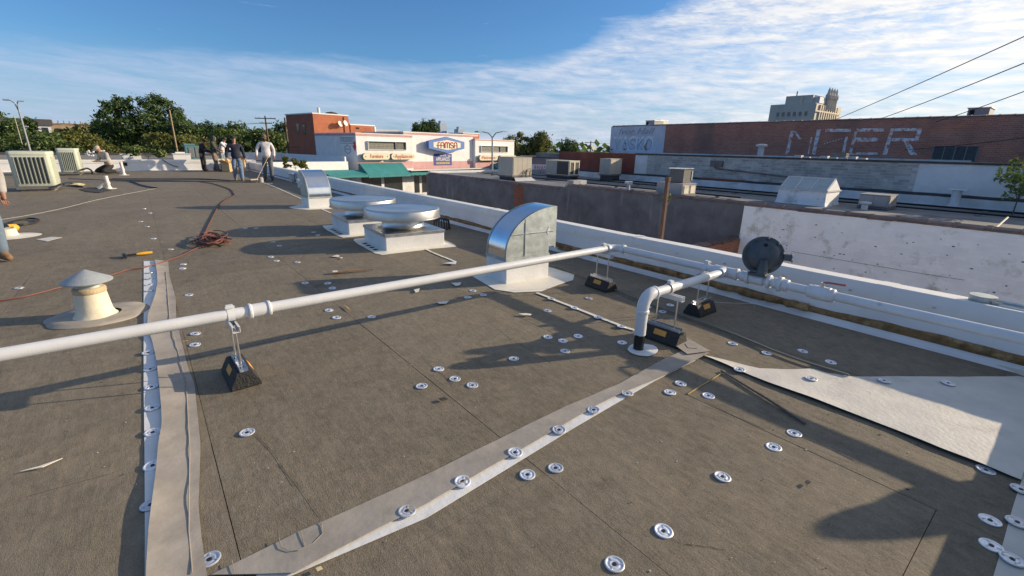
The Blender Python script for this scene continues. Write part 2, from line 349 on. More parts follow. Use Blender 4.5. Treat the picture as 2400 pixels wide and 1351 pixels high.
NAIL = mat('rotten_nailer', (.22, .13, .055), .95, var=.55, scale=9, bump=.9, bscale=30, stain=((.42, .31, .16), 6, .56, .14), world=True)
PIPE = mat('white_pipe_paint', (.62, .63, .64), .45, var=.08, scale=5, bump=.08, bscale=160, stain=((.42, .41, .38), 7, .63, .12), world=True)
GALV = mat('galvanised', (.62, .64, .65), .34, metal=1, var=.12, scale=14, bump=.03, bscale=30, rvar=.1)
GALV2 = mat('dull_galvanised', (.46, .50, .49), .55, metal=.75, var=.22, scale=11, bump=.08, bscale=22, stain=((.34, .37, .36), 5, .52, .2))
SHINY = mat('bright_sheet', (.78, .79, .80), .17, metal=1, var=.05, scale=5, bump=.015, bscale=6, rvar=.06)
ALU = mat('spun_aluminium', (.60, .59, .57), .33, metal=1, var=.10, scale=4, bump=.05, bscale=5, rvar=.10, stretch=(1, 1, .12))
STEEL = mat('plated_steel', (.66, .66, .66), .3, metal=1, var=.1, scale=20)
PLATE = mat('fastener_metal', (.72, .74, .78), .42, metal=.55, var=.12, scale=40, orand=.16, stain=((.36, .34, .30), 22, .60, .2), world=True)
BLACKR = mat('recycled_rubber', (.022, .022, .023), .75, var=.35, scale=24, bump=.5, bscale=70)
BLACKP = mat('black_pipe', (.015, .015, .017), .35, var=.2, scale=12)
REGM = mat('dark_regulator', (.075, .088, .098), .5, metal=.35, var=.25, scale=12, bump=.08, bscale=60)
DARK = mat('dark_void', (.012, .012, .012), .9, var=.1)
ORANGE = mat('orange_label', (.62, .30, .06), .7, var=.1)
KRAFT = mat('kraft_cardboard', (.58, .40, .20), .85, var=.1, scale=8)
BLACKFELT = mat('black_felt', (.035, .035, .036), .9, var=.3, scale=10, bump=.3, bscale=90, world=True)

# ------------------------------------------------------------------ large structure: ground, our roof
GZ = -4.5
me = MB().grid([[(x, y, GZ) for x in (-900, -60, 0, 60, 900)] for y in (-900, 20, 60, 900)])
ASPH = mat('asphalt', (.055, .055, .056), .92, var=.25, scale=.6, bump=.2, bscale=20, stain=((.085, .08, .07), .2, .5, .2), world=True)
struct(me.build('ground', ASPH))

PARX, PARW, PARZ = 4.86, .30, .415         # inner face, width, height of the side parapet
FARY = 30.5
DECK = mat('black_deck', (.02, .02, .02), .9, var=.2, world=True)
BWALL = mat('building_render', (.40, .38, .35), .85, var=.12, scale=1.2, bump=.2, world=True)
bl = thing('roofed_building', 'building whose flat brown roof the workers stand on', 'building', (-4, 15, GZ))
MB().box((-16, -4, GZ), (PARX+PARW-.02, FARY+.3, -.16)).build('wall', BWALL, bl)
roof = struct(MB().box((-16, -4, -.15), (PARX+.05, FARY+.05, -.013)).build('roof', DECK))
BW, BL, GAP = 1.235, 2.44, .0026
board_mesh = {}
for k in range(-7, 4):
    x0 = .05+BW*k; x1 = x0+BW
    if x1 > PARX-.3: x1 = PARX
    off = 2.55 if k % 2 else 1.33
    y = off-BL*3
    while y < FARY:
        y0, y1 = max(y, -4), min(y+BL, FARY); y += BL
        if y1-y0 < .1: continue
        if x0 < -5 and y1 < 14: continue
        key = (round(x1-x0, 3), round(y1-y0, 3))
        if key not in board_mesh:
            sx, sy = key; b = MB(); g = GAP/2; rows = []
            for i in range(5):
                rows.append([(g+(sx-2*g)*j/3, g+(sy-2*g)*i/4, 0) for j in range(4)])
            b.grid(rows, thick=.012); board_mesh[key] = b.mesh('cover_board', ROOF, org=Vector((0,0,0)))
        o = bpy.data.objects.new('cover_board', board_mesh[key]); C.objects.link(o); o.parent = roof
        o.location = (x0, y0, rnd.uniform(-.0012, .0012)); o.rotation_euler = (rnd.uniform(-.0006, .0006), rnd.uniform(-.0008, .0008), rnd.uniform(-.0005, .0005))
# plain part of the roof left of the visible boards
MB().box((-15.9, -4, -.012), (.05-BW*7-.01, FARY, -.001)).build('far_roof_felt', ROOF, roof)

# side parapet (right edge of the roof)
par = thing('side_parapet', 'long low white parapet along the right edge of the roof', 'parapet', (PARX+.15, 15, 0))
y0, y1 = -5, FARY
b = MB()
prof = [(PARX, 0), (PARX+.004, .3), (PARX+.012, PARZ-.03), (PARX+.03, PARZ), (PARX+PARW-.02, PARZ-.02), (PARX+PARW, PARZ-.05), (PARX+PARW, GZ)]
ys = [y0+(y1-y0)*i/60 for i in range(61)]
b.grid([[(x+mnoise.noise(Vector((x, y*1.3, z)))*.006, y, z+mnoise.noise(Vector((z*3, y*.9, 2)))*.004) for x, z in prof] for y in ys])
b.build('wall', PARA, par, smooth=30)
# the cap sheet lapping over the top with its lower edge showing as a line
b = MB(); prof = [(PARX-.004, .285), (PARX-.0035, .33), (PARX+.006, PARZ-.03), (PARX+.024, PARZ+.006), (PARX+PARW-.03, PARZ-.012)]
b.grid([[(x+mnoise.noise(Vector((x, y*1.3, z)))*.003, y, z+mnoise.noise(Vector((1, y*.9, 2)))*.004) for x, z in prof] for y in ys])
cap = b.build('cap_sheet', mat('cap_sheet_white', (.70, .69, .66), .5, var=.06, scale=2, bump=.1, world=True), par, smooth=25)
sm = MB().lathe([(.013, 0), (.013, .004), (.006, .007), (0, .007)], n=8, axis=(-1, 0, 0)).mesh('screw', STEEL, org=Vector((0,0,0)))
for i in range(48):
    o = bpy.data.objects.new('screw', sm); C.objects.link(o); o.parent = par; o.location = Vector((PARX-.008, -.6+i*.585+rnd.uniform(-.05, .05), .335))-ORG
for yj in (.9, 3.6, 6.8, 9.7, 12.9, 16.2, 19.3, 22.5, 25.6):      # welded laps of the cap sheet
    MB().grid([[(x-.004, yj+dy+.004*mnoise.noise(Vector((z*9, yj, 1))), z+.002) for x, z in [(PARX-.004, .288), (PARX-.0035, .33), (PARX+.006, PARZ-.03), (PARX+.024, PARZ+.008), (PARX+PARW-.03, PARZ-.008)]] for dy in (0, .055, .11)]).build('lap_joint', MATS['cap_sheet_white'], par, smooth=25)
# base flashing flange on the roof and the rotten wood showing between it and the wall
b = MB(); prof = [(PARX-.115, .004), (PARX-.055, .008), (PARX-.03, .03), (PARX-.022, .055)]
b.grid([[(x+mnoise.noise(Vector((x, y*.8, 5)))*.012, y, z) for x, z in prof] for y in ys], thick=.002)
b.build('base_flashing', PARA, par, smooth=30)
b = MB()
nyl = [y0+(FARY-y0)*i/420 for i in range(421)]
rows = []
for y in nyl:
    h = .062+.028*mnoise.noise(Vector((0, y*1.1, 7)))+.014*mnoise.noise(Vector((3, y*5, 7))); d = .028+.014*mnoise.noise(Vector((9, y*2.2, 1)))
    if y > 5: h *= max(.35, 1-(y-5)*.05)
    rows.append([(PARX-.02-d*.4, y, .045), (PARX-.022-d, y, .05+h*.35), (PARX-.018-d*.9, y, .05+h*.75), (PARX-.003, y, .05+h)])
b.grid(rows); b.build('exposed_nailer', NAIL, par, smooth=50)
# scraps of swollen insulation lying along it
for px0, py0, px1, py1, r_ in ((1308, 582, 1388, 596, .026), (1440, 608, 1480, 617, .028), (1487, 618, 1590, 643, .03), (1672, 668, 1790, 698, .036), (1790, 697, 1895, 722, .04)):
    a = PX(px0, py0, PARX-.05); c = PX(px1, py1, PARX-.05); n = 9
    path = [a.lerp(c, i/n)+Vector((mnoise.noise(Vector((i*.7, px0, 1)))*.012, 0, mnoise.noise(Vector((i*.9, px0, 4)))*.010)) for i in range(n+1)]
    MB().tube(path, [r_*(.55+.45*math.sin(math.pi*min(1, (i+.8)/(n*.55)) if i < n*.5 else math.pi*.5)) for i in range(n+1)], 8).build('foam_scrap', NAIL, par, smooth=60)

# far parapet across the end of the roof
fp = thing('far_parapet', 'white parapet across the far end of the roof behind the kneeling worker', 'parapet', (-4, FARY, 0))
MB().grid([[(-16+21.2*i/40, FARY+dy+mnoise.noise(Vector((i*.6, z, 3)))*.01, z) for i in range(41)] for dy, z in ((-.06, .004), (-.01, .02), (0, .3), (.01, .50), (.04, .535), (.28, .52), (.3, .3), (.3, GZ))]).build('wall', PARA, fp, smooth=30)
MB().grid([[(-16+20.9*i/30, FARY-.012+dy, z+mnoise.noise(Vector((i*.5, 1, 3)))*.006) for i in range(31)] for dy, z in ((0, .37), (.005, .505), (.04, .541), (.25, .53))]).build('cap_sheet', MATS['cap_sheet_white'], fp, smooth=25)

# low curb at the right-hand end of the roof beside the camera
ec = thing('end_curb', 'low membrane covered curb at the near right edge of the picture', 'curb', (3.2, -.3, 0))
b = MB(); rows = []
for i in range(30):
    x = .9+i*.137
    wv = mnoise.noise(Vector((x*2, 0, 8)))*.012
    rows.append([(x, -.10+wv, .003), (x, -.19+wv, .006), (x, -.235, .03), (x, -.25, .235), (x, -.28, .265), (x, -.52, .26), (x, -.54, 0)])
b.grid(rows); b.build('membrane', SHEET, ec, smooth=40)
MB().box((.88, -.53, -.01), (.9, -.25, .24)).build('end_plate', SHEET, ec)

# ------------------------------------------------------------------ gas pipe with its regulator
PZ, PYR, PXR = .45, 3.23, 4.04
PR = .036
gp = thing('gas_pipe', 'white painted gas pipe crossing the roof and running along the parapet', 'pipe', (PXR, 1.95, 0))
def elbow(p0, c, p1, n=8):
    """quarter bend from p0 to p1 round corner c"""
    p0, c, p1 = Vector(p0), Vector(c), Vector(p1)
    return [p0*(1-t)**2+c*2*t*(1-t)+p1*t*t for t in [i/n for i in range(n+1)]]
MB().tube([(-4.5, PYR, PZ-.01), (-1.5, PYR, PZ), (1.5, PYR, PZ+.002), (PXR-.1, PYR, PZ)], PR, 20).build('pipe_run', PIPE, gp, smooth=True)
MB().tube([(PXR, PYR-.1, PZ), (PXR, 2.05, PZ)], PR, 20).build('pipe_run', PIPE, gp, smooth=True)
MB().tube([(PXR, 1.86, PZ), (PXR, .92, PZ)], PR, 20).build('pipe_run', PIPE, gp, smooth=True)
MB().tube([(PXR, .98, PZ), (PXR, -4, PZ-.01)], PR, 20).build('pipe_run', PIPE, gp, smooth=True)
MB().tube([(PXR-.06, 1.95, PZ), (2.96, 1.95, PZ-.004)], PR, 20).build('pipe_run', PIPE, gp, smooth=True)
def collar(c, ax, r_, l): 
    return MB().lathe([(r_-.006, -l/2), (r_, -l/2+.006), (r_, l/2-.006), (r_-.006, l/2)], c, 20, ax)
e = MB().tube(elbow((PXR-.13, PYR, PZ), (PXR, PYR, PZ), (PXR, PYR-.13, PZ)), PR+.004, 20); e.build('elbow', PIPE, gp, smooth=True)
for c, ax in (((PXR-.12, PYR, PZ), (1,0,0)), ((PXR, PYR-.12, PZ), (0,1,0))): collar(c, ax, PR+.012, .045).build('elbow_collar', PIPE, gp, smooth=True)
e = MB().tube(elbow((2.96, 1.95, PZ), (2.835, 1.95, PZ), (2.835, 1.95, PZ-.125), 10), PR+.010, 20); e.build('elbow', PIPE, gp, smooth=True)
collar((2.965, 1.95, PZ-.003), (1,0,0), PR+.016, .03).build('elbow_collar', PIPE, gp, smooth=True); collar((2.835, 1.95, PZ-.13), (0,0,1), PR+.016, .03).build('elbow_collar', PIPE, gp, smooth=True)
# riser: membrane-wrapped above, black sleeve below
b = MB(); rows = []
for i in range(7):
    z = PZ-.14-i*.03
    rows.append([(2.835+math.cos(a)*(.044+.004*mnoise.noise(Vector((a*2, z*30, 1)))), 1.95+math.sin(a)*(.044+.004*mnoise.noise(Vector((a*2, z*30, 6)))), z+(.018*mnoise.noise(Vector((a*1.7, 0, 3))) if i == 6 else 0)) for a in [2*math.pi*j/20 for j in range(21)]])
b.grid(rows); b.build('membrane_wrap', PIPE, gp, smooth=60)
MB().tube([(2.835, 1.95, .14), (2.835, 1.95, .0)], .040, 18).build('riser_sleeve', BLACKP, gp, smooth=True)
# coupling and fittings
collar((.46, PYR, PZ), (1,0,0), PR+.009, .13).build('coupling', PIPE, gp, smooth=True)
for dx in (-.055, .055): collar((.46+dx, PYR, PZ), (1,0,0), PR+.016, .022).build('coupling_band', PIPE, gp, smooth=True)
tb = MB().tube([(PXR, 2.05, PZ), (PXR, 1.85, PZ)], PR+.012, 20); tb.tube([(PXR, 1.95, PZ), (PXR-.1, 1.95, PZ)], PR+.012, 20); tb.build('tee', PIPE, gp, smooth=True)
for y, r_, l in ((1.84, .060, .03), (1.77, .053, .06), (1.735, .066, .028), (1.66, .056, .12), (1.56, .064, .03), (1.5, .053, .05), (1.47, .069, .034), (1.43, .056, .05)):
    collar((PXR, y, PZ), (0,1,0), r_-.006, l).build('union', PIPE, gp, smooth=True)
# regulator body standing on the pipe, its round diaphragm case facing the camera
rg = Vector((PXR+.02, 1.655, PZ)); RC = Vector((4.07, 1.66, .655))
nrm = Vector((-.80, -.58, .14)).normalized()
b = MB().lathe([(.0, .048), (.06, .046), (.088, .040), (.118, .030), (.131, .013), (.162, .011), (.164, -.011), (.131, -.013), (.122, -.045), (.08, -.09), (.0, -.095)], RC, 40, nrm)
reg = b.build('regulator', REGM, gp, smooth=40)
sidev = Vector((-nrm.y, nrm.x, 0)).normalized(); upv = nrm.cross(sidev).normalized()
if upv.z < 0: upv = -upv
for k in range(10):
    a = 2*math.pi*k/10+.2; c = RC+(sidev*math.cos(a)+upv*math.sin(a))*.148
    MB().lathe([(.012, -.02), (.012, .018), (.008, .022), (0, .022)], c, 6, nrm).build('bolt', REGM, reg)
MB().lathe([(.016, 0), (.016, .006), (.009, .008), (0, .004)], RC+upv*.092+nrm*.037, 10, nrm).build('vent_plug', DARK, reg)
MB().tube([RC+sidev*.155, RC+sidev*.215-upv*.003], .030, 16).build('vent_cap', REGM, reg, smooth=True)
MB().tube([RC+sidev*.215-upv*.003, RC+sidev*.226-upv*.003], .034, 16).build('vent_screen', STEEL, reg, smooth=True)
b = MB().tube([Vector((4.045, 1.655, PZ+.05)), Vector((4.05, 1.655, PZ+.085)), RC-upv*.12+nrm*.02], [.052, .046, .05], 14); b.tube([RC-upv*.16+nrm*.03, RC-upv*.03+nrm*.05], [.05, .03], 12); b.build('neck', REGM, reg, smooth=50)
b = MB().box((3.975, 1.585, PZ+.038), (4.105, 1.725, PZ+.062), rz=.1); b.box((3.985, 1.595, PZ+.064), (4.095, 1.715, PZ+.086), rz=.1); b.build('flange', REGM, reg, bevel=.004)
# ball valve with its red lever
vy = PX(1925, 685, PXR).y
collar((PXR, vy, PZ), (0,1,0), .056, .13).build('ball_valve', PIPE, gp, smooth=True)
for dy in (-.075, .075): collar((PXR, vy+dy, PZ), (0,1,0), .052, .04).build('valve_end', PIPE, gp, smooth=True)
vl = MB().tube([(PXR, vy, PZ+.05), (PXR, vy, PZ+.088)], .016, 10).build('valve_stem', STEEL, gp, smooth=True)
MB().tube([(PXR, vy, PZ+.086), (PXR, vy-.03, PZ+.094), (PXR, vy-.15, PZ+.10)], .008, 8).build('lever', mat('red_lever', (.42, .10, .09), .5), vl, smooth=True)
# a second regulator further along, out of the frame: its shadow falls in the picture
dy2 = -2.40
b = MB().lathe([(.0, .06), (.12, .05), (.18, .014), (.215, .012), (.217, -.012), (.18, -.014), (.10, -.12), (.0, -.125)], RC+Vector((.40, dy2, 0)), 30, nrm); b.tube([(PXR, 1.655+dy2, PZ), RC+Vector((.40, dy2, -.1))], .06, 12)
b.build('regulator', REGM, gp, smooth=40)

# roof patch round the riser
b = MB(); n = 18; ring = []
for j in range(n):
    a = 2*math.pi*j/n; r_ = .125*(1+.16*mnoise.noise(Vector((math.cos(a)*1.5, math.sin(a)*1.5, 4)))); ring.append((2.85+math.cos(a)*r_, 1.92+math.sin(a)*r_*.9, .006))
b.prism(ring, (0, 0, .003)); tag(b.build('flashing_patch', WHITE_TPO, loc=(2.85, 1.92, 0)), 'small white membrane patch round the foot of the black pipe riser', 'membrane patch')

# ------------------------------------------------------------------ pipe supports
def support(label, x, y, rz, top, long=.36):
    """rubber block, strut channel, two threaded rods, upper channel and pipe clamp; local x = along the pipe, y = along the block"""
    t = local_thing('pipe_support', label, 'pipe support', (x, y, .001), rz, 'rubber block pipe supports')
    h = .105; b = MB(); L = long/2
    prof = [(-.088, 0), (-.088, .022), (-.045, h), (.045, h), (.088, .022), (.088, 0)]
    b.prism([(px, -L, pz) for px, pz in prof], (0, 2*L, 0)); b.build('block', BLACKR, t, bevel=.005)
    b = MB().box((-.024, -L*.88, h), (.024, L*.88, h+.004)); b.box((-.024, -L*.88, h), (-.020, L*.88, h+.032)); b.box((.020, -L*.88, h), (.024, L*.88, h+.032)); b.build('channel', GALV, t)
    ru = .085
    for s in (-1, 1):
        MB().tube([(0, s*ru, h), (0, s*ru, top-PR-.012)], .0065, 8).build('rod', STEEL, t, smooth=True)
        MB().lathe([(.014, 0), (.014, .012), (0, .012)], (0, s*ru, h+.004), 6).build('nut', STEEL, t)
    zt = top-PR-.046; L2 = .13
    b = MB().box((-.022, -L2, zt), (.022, L2, zt+.003)); b.box((-.022, -L2, zt), (-.019, L2, zt+.04)); b.box((.019, -L2, zt), (.022, L2, zt+.04)); b.box((-.019, -L2, zt+.037), (-.010, L2, zt+.04)); b.box((.010, -L2, zt+.037), (.019, L2, zt+.04)); b.build('upper_channel', PIPE, t)
    b = MB(); r0, r1 = PR+.001, PR+.007; n = 14
    prof2 = [(math.cos(math.pi*(-.25+1.5*i/n)), math.sin(math.pi*(-.25+1.5*i/n))) for i in range(n+1)]
    b.grid([[(dx, c*r0, top+s_*r0) for c, s_ in prof2] for dx in (-.02, .02)]); b.grid([[(dx, c*r1, top+s_*r1) for c, s_ in prof2] for dx in (-.02, .02)])
    b.box((-.02, -.014, top+PR+.004), (.02, .014, top+PR+.03)); b.box((-.026, -.022, top+PR+.012), (.026, -.012, top+PR+.026))
    b.build('clamp', PIPE, t, smooth=40)
    def face(u, v_): # point on the sloping +x face
        return (.088+(.045-.088)*v_+.0015, u, .022+(h-.022)*v_+.001)
    for sgn in (1, -1):
        q = [(sgn*face(u, v_)[0], u, face(u, v_)[2]) for u, v_ in ((-.055, .44), (.055, .44), (.055, .92), (-.055, .92))]
        MB().prism(q, (sgn*.001, 0, .0005)).build('label_sticker', ORANGE, t)
    return t
support('pipe support with orange sticker standing under the pipe nearest the left', .295, PYR+.005, R(2), PZ-.003, .34)
support('pipe support just past the large hood, by the pipe corner', 3.86, PYR+.005, R(-4), PZ-.002, .34)
support('biggest looking black pipe support, beside the pipe riser', 3.165, 1.95, R(3), PZ-.004, .33)
support('pipe support in the parapet shade below the tee, string tangled on it', PXR, 2.13, R(90), PZ, .30)
b = MB()
pth = [G(1640, 700, .12), G(1660, 706, .10), G(1690, 710, .085), G(1730, 711, .09), G(1768, 712, .085), G(1769, 722, .03)]
b.tube(pth, .0022, 5); tag(b.build('string', mat('pale_string', (.5, .5, .47), .9), loc=pth[0]), 'thin pale string trailing from the shaded pipe support', 'string')

# ------------------------------------------------------------------ quarter-round hoods
def hood(label, x, y, rz, W, Dp, ch, top, skirt, sticker=False, over=.1):
    """local: opening towards +x, curved back towards -x, side panels at +-y; W = size along x, Dp = width along y"""
    t = local_thing('gooseneck_hood', label, 'roof hood', (x, y, .002), rz, 'quarter round sheet metal hoods')
    w2, d2 = W/2, Dp/2
    b = MB(); n = 10
    b.box((-w2, -d2, 0), (w2, d2, ch)); b.build('curb', WHITE_TPO, t, bevel=.006)
    ring = []
    for j, (sx, sy) in enumerate(skirt): ring.append((sx, sy, .004))
    k = len(ring); b = MB(); inner = []
    for sx, sy, _ in ring:
        m_ = max(abs(sx)/w2, abs(sy)/d2); inner.append((sx/m_*1.001, sy/m_*1.001, .010))
    mid = [((a[0]+c[0])/2, (a[1]+c[1])/2, .007+.006*mnoise.noise(Vector((a[0]*5, a[1]*5, 2)))) for a, c in zip(ring, inner)]
    def close(r_): return r_+[r_[0]]
    b.grid([close(ring), close(mid), close(inner)], thick=.003); b.build('flashing_skirt', CREAM_TPO, t, smooth=50)
    # shell: quarter of an ellipse from the back of the curb over to the opening
    RX = W+over; RZ = top-ch-.05; cx = -w2+RX; N_ = 16
    arc = [(cx-RX*math.cos(a), ch+.05+RZ*math.sin(a)) for a in [math.pi/2*i/N_ for i in range(N_+1)]]
    arc = [(-w2, ch-.03)]+arc
    dd = d2-.012
    b = MB(); b.grid([[(px, sy, pz) for px, pz in arc] for sy in (-dd, dd)], thick=0); b.build('shell', SHINY, t, smooth=60)
    b = MB()
    for sy in (-1, 1):
        b.grid([[(px-.004*0, sy*(dd+.004), pz) for px, pz in arc], [(px+(cx-px)*.07, sy*(dd+.004), pz-(pz-ch)*.05) for px, pz in arc]])
        b.grid([[(px-.003, sy*(dd+.004), pz+.003) for px, pz in arc], [(px-.003, sy*(dd-.022), pz+.003) for px, pz in arc]])
    b.build('standing_seam', GALV2, t, smooth=60)
    for sy in (-1, 1):
        yy = sy*(dd-.002)
        poly = [(px, yy, pz) for px, pz in arc]+[(-w2+RX, yy, ch+.08), (w2, yy, ch+.08), (w2, yy, ch-.03)]
        sp = MB().prism(poly, (0, sy*.003, 0)).build('side_panel', GALV2, t)
        b = MB(); zz = ch+RZ*.52; xl = cx-RX*math.sqrt(max(0, 1-((zz-ch-.05)/RZ)**2)); xm = -w2+W*.42
        zc = ch+.05+RZ*math.sqrt(max(0, 1-((cx-xm)/RX)**2))
        b.box((xl, yy+(sy*.003 if sy > 0 else -.009), zz-.004), (cx-.02, yy+(sy*.003 if sy < 0 else .009), zz+.004)); b.box((xm-.004, yy+(.0031 if sy > 0 else -.0091), ch), (xm+.004, yy+(-.0031 if sy < 0 else .0091), zc-.01))
        b.build('rib', GALV, sp)
        if sticker and sy == -1:
            c = Vector((w2-.02, yy-.006, ch+.27)); q = [c+Vector((dx, 0, dz)) for dx, dz in ((0, -.045), (.034, .008), (.012, .05), (-.026, -.01))]
            MB().prism(q, (0, -.001, 0)).build('sticker', WHITE_TPO, sp)
    b = MB().frame((cx-.004, -dd, ch+.06), (cx+.02, dd, top), 'X', .022); b.build('mouth_frame', GALV2, t)
    b = MB()
    for i in range(9):
        b.box((cx-.03, -dd+.02+i*(2*dd-.04)/8-.003, ch+.07), (cx-.026, -dd+.02+i*(2*dd-.04)/8+.003, top-.02))
    b.build('bird_screen', GALV2, t)
    MB().box((-w2-.008, -d2-.006, ch-.035), (w2+.006, d2+.006, ch)).build('curb_clip', GALV2, t)
    MB().box((-w2+.03, -dd+.01, ch+.001), (cx-.05, dd-.01, ch+.006)).build('throat', DARK, t)
    return t
hood('large curved sheet metal hood with a blue sky sheen behind the gas pipe', 3.37, 4.13, R(-3), .62, .42, .30, .85,
     [(-.52, -.30), (-.40, -.50), (-.12, -.62), (.22, -.52), (.48, -.47), (.66, -.30), (.64, .10), (.55, .34), (.1, .42), (-.45, .36)], True, .085)
h2 = hood('farther curved metal hood facing the camera, beside the parapet', 3.30, 11.95, R(90), .60, .56, .27, .87,
     [(-.42, -.62), (.2, -.5), (.5, -.45), (.52, .3), (.2, .62), (-.15, .6), (-.52, .36), (-.58, -.1)], False, .03)

# ------------------------------------------------------------------ mushroom exhaust fans
def fan(label, x, y, rz, W=.94, L=1.02):
    t = local_thing('roof_exhaust_fan', label, 'roof fan', (x, y, .002), rz, 'mushroom exhaust fans')
    ch = .255
    b = MB().box((-W/2, -L/2, 0), (W/2, L/2, ch-.02)); b.build('curb', WHITE_TPO, t, bevel=.01)
    b = MB(); ring = []; n = 28
    for j in range(n):
        a = 2*math.pi*j/n; m_ = 1/max(abs(math.cos(a))/(W/2), abs(math.sin(a))/(L/2)); ring.append((math.cos(a)*m_, math.sin(a)*m_))
    r1 = [(px*(1+.18/abs(max(abs(px), .3)))*1.0, py*(1+.16/abs(max(abs(py), .3))), .004) for px, py in ring]
    r1 = [(px+.035*mnoise.noise(Vector((px*3, py*3, x))), py+.035*mnoise.noise(Vector((px*3, py*3, y))), z) for px, py, z in r1]
    r0 = [(px, py, .014) for px, py in ring]; rm = [((a[0]+c[0])/2, (a[1]+c[1])/2, .008+.01*abs(mnoise.noise(Vector((a[0]*6, a[1]*6, 3))))) for a, c in zip(r0, r1)]
    b.grid([r1+[r1[0]], rm+[rm[0]], r0+[r0[0]]], thick=.003); b.build('flashing_skirt', CREAM_TPO, t, smooth=50)
    sl = MB()
    for k in range(4):
        sl.box((-W/2-.13, -L/2+.14+k*.17, .0125), (-W/2-.07, -L/2+.20+k*.17, .0165), rz=.3)
    sl.build('flashing_slot', BLACKFELT, t)
    b = MB().box((-W/2-.012, -L/2-.012, ch-.045), (W/2+.012, L/2+.012, ch)); b.build('curb_cap', GALV, t, bevel=.004)
    MB().lathe([(.40, ch), (.345, ch+.012), (.325, ch+.03), (.325, ch+.17), (.34, ch+.2)], (0,0,0), 48).build('throat', ALU, t, smooth=50)
    dz = ch+.165
    d = MB().lathe([(.30, dz+.01), (.585, dz+.002), (.592, dz), (.592, dz+.008), (.580, dz+.012), (.578, dz+.118), (.573, dz+.132), (.560, dz+.142), (.545, dz+.146), (.535, dz+.143), (.25, dz+.150), (0, dz+.153)], (0,0,0), 64).build('dome_cap', ALU, t, smooth=50)
    for k in range(10):
        a = 2*math.pi*k/10+.3; MB().lathe([(.009, 0), (.009, .005), (.004, .008), (0, .008)], (.44*math.cos(a), .44*math.sin(a), dz+.145), 6).build('screw', STEEL, d)
    return t
fan('nearer mushroom shaped aluminium exhaust fan on a white curb', 3.13, 6.74, R(-4))
fan('farther mushroom exhaust fan, partly hidden by the nearer one', 3.10, 8.30, R(-3), .9, 1.05)

# ------------------------------------------------------------------ conical capped vent on the left
vx, vy_ = -.525, 5.235
cv = thing('vent_pipe', 'stubby cream vent pipe with a grey cone cap and round flashing', 'roof vent', (vx, vy_, 0))
CREAM = mat('cream_boot', (.66, .60, .46), .6, var=.1, scale=7, bump=.1, bscale=30, stain=((.42, .36, .24), 5, .58, .2))
b = MB(); n = 40
def fl(a, r_): return (vx+.02+math.cos(a)*r_*.36, vy_+.02+math.sin(a)*r_*.33)
b.grid([[(*fl(2*math.pi*j/n, r_*(1+.07*mnoise.noise(Vector((math.cos(j/n*6.28)*2, math.sin(j/n*6.28)*2, 1)))*(r_ > .8))), z) for j in range(n+1)] for r_, z in ((1, .004), (.99, .009), (.7, .012), (.5, .016), (.44, .02))], thick=.003)
b.build('flashing', BEIGE_TPO, cv, smooth=60)
MB().lathe([(.155, .014), (.14, .03), (.127, .06), (.112, .2), (.108, .235)], (vx, vy_, 0), 32).build('boot', CREAM, cv, smooth=50)
MB().lathe([(.112, .225), (.115, .232), (.115, .262), (.108, .27), (.10, .275)], (vx, vy_, 0), 32).build('clamp_band', mat('sealant', (.45, .36, .22), .7, var=.2, scale=12, bump=.3), cv, smooth=50)
MB().tube([(vx, vy_, .26), (vx, vy_, .335)], .094, 28).build('flue', GALV2, cv, smooth=True)
MB().lathe([(.12, .325), (.165, .318), (.174, .322), (.176, .33), (.168, .338), (.10, .375), (.012, .425), (0, .427)], (vx, vy_, 0), 36).build('cone_cap', mat('grey_cap', (.36, .39, .40), .6, metal=.3, var=.12, scale=18, bump=.25, bscale=120), cv, smooth=40)

# ------------------------------------------------------------------ roofing membrane strips
def ribbon(name, edge_a, edge_b, m_, label, za=.006, zb=.006, wave=0., seg=60, thick=.002, cross=4, lift=0., parent=None):
    """strip between two polylines given as lists of (x, y)"""
    def at(pl, t):
        d = [0]
        for p, q in zip(pl, pl[1:]): d.append(d[-1]+math.hypot(q[0]-p[0], q[1]-p[1]))
        s = t*d[-1]
        for i in range(len(pl)-1):
            if s <= d[i+1]+1e-9:
                k = (s-d[i])/max(1e-9, d[i+1]-d[i]); return Vector((pl[i][0]+(pl[i+1][0]-pl[i][0])*k, pl[i][1]+(pl[i+1][1]-pl[i][1])*k, 0))
    rows = []
    for i in range(seg+1):
        a, c = at(edge_a, i/seg), at(edge_b, i/seg); r_ = []
        for j in range(cross+1):
            k = j/cross; q = a.lerp(c, k); z = za+(zb-za)*k+lift*(1-k)**2*(.6+.4*mnoise.noise(Vector((q.x*3, q.y*3, 6))))+wave*mnoise.noise(Vector((q.x*5, q.y*5, 2)))
            r_.append((q.x, q.y, max(.004, z)))
        rows.append(r_)
    b = MB().grid(rows, thick=thick)
    if parent is not None: return b.build(name, m_, parent, smooth=50)
    return tag(b.build(name, m_, loc=(*edge_a[0], 0), smooth=50), label, 'membrane strip')
gl = lambda L_: [tuple(G(*q)[:2]) for q in L_]
Lo = gl([(337, 613), (337, 700), (337, 780), (337, 900), (339, 1050), (340, 1200), (340, 1351), (342, 1600)])
Li0 = gl([(372, 613), (372, 700), (385, 780), (395, 900), (400, 1050), (390, 1200), (372, 1351), (372, 1600)])
ribbon('membrane_strip', Lo, Li0, WHITE_TPO, 'white lower membrane strip running away on the left, dotted with plates', .005, .005, seg=70)
Li = gl([(364, 613), (369, 645), (370, 665), (366, 695), (348, 745), (346, 775), (358, 805), (368, 850), (374, 900), (380, 960), (381, 1000), (372, 1060), (369, 1100), (362, 1170), (352, 1250), (346, 1351), (342, 1600)])
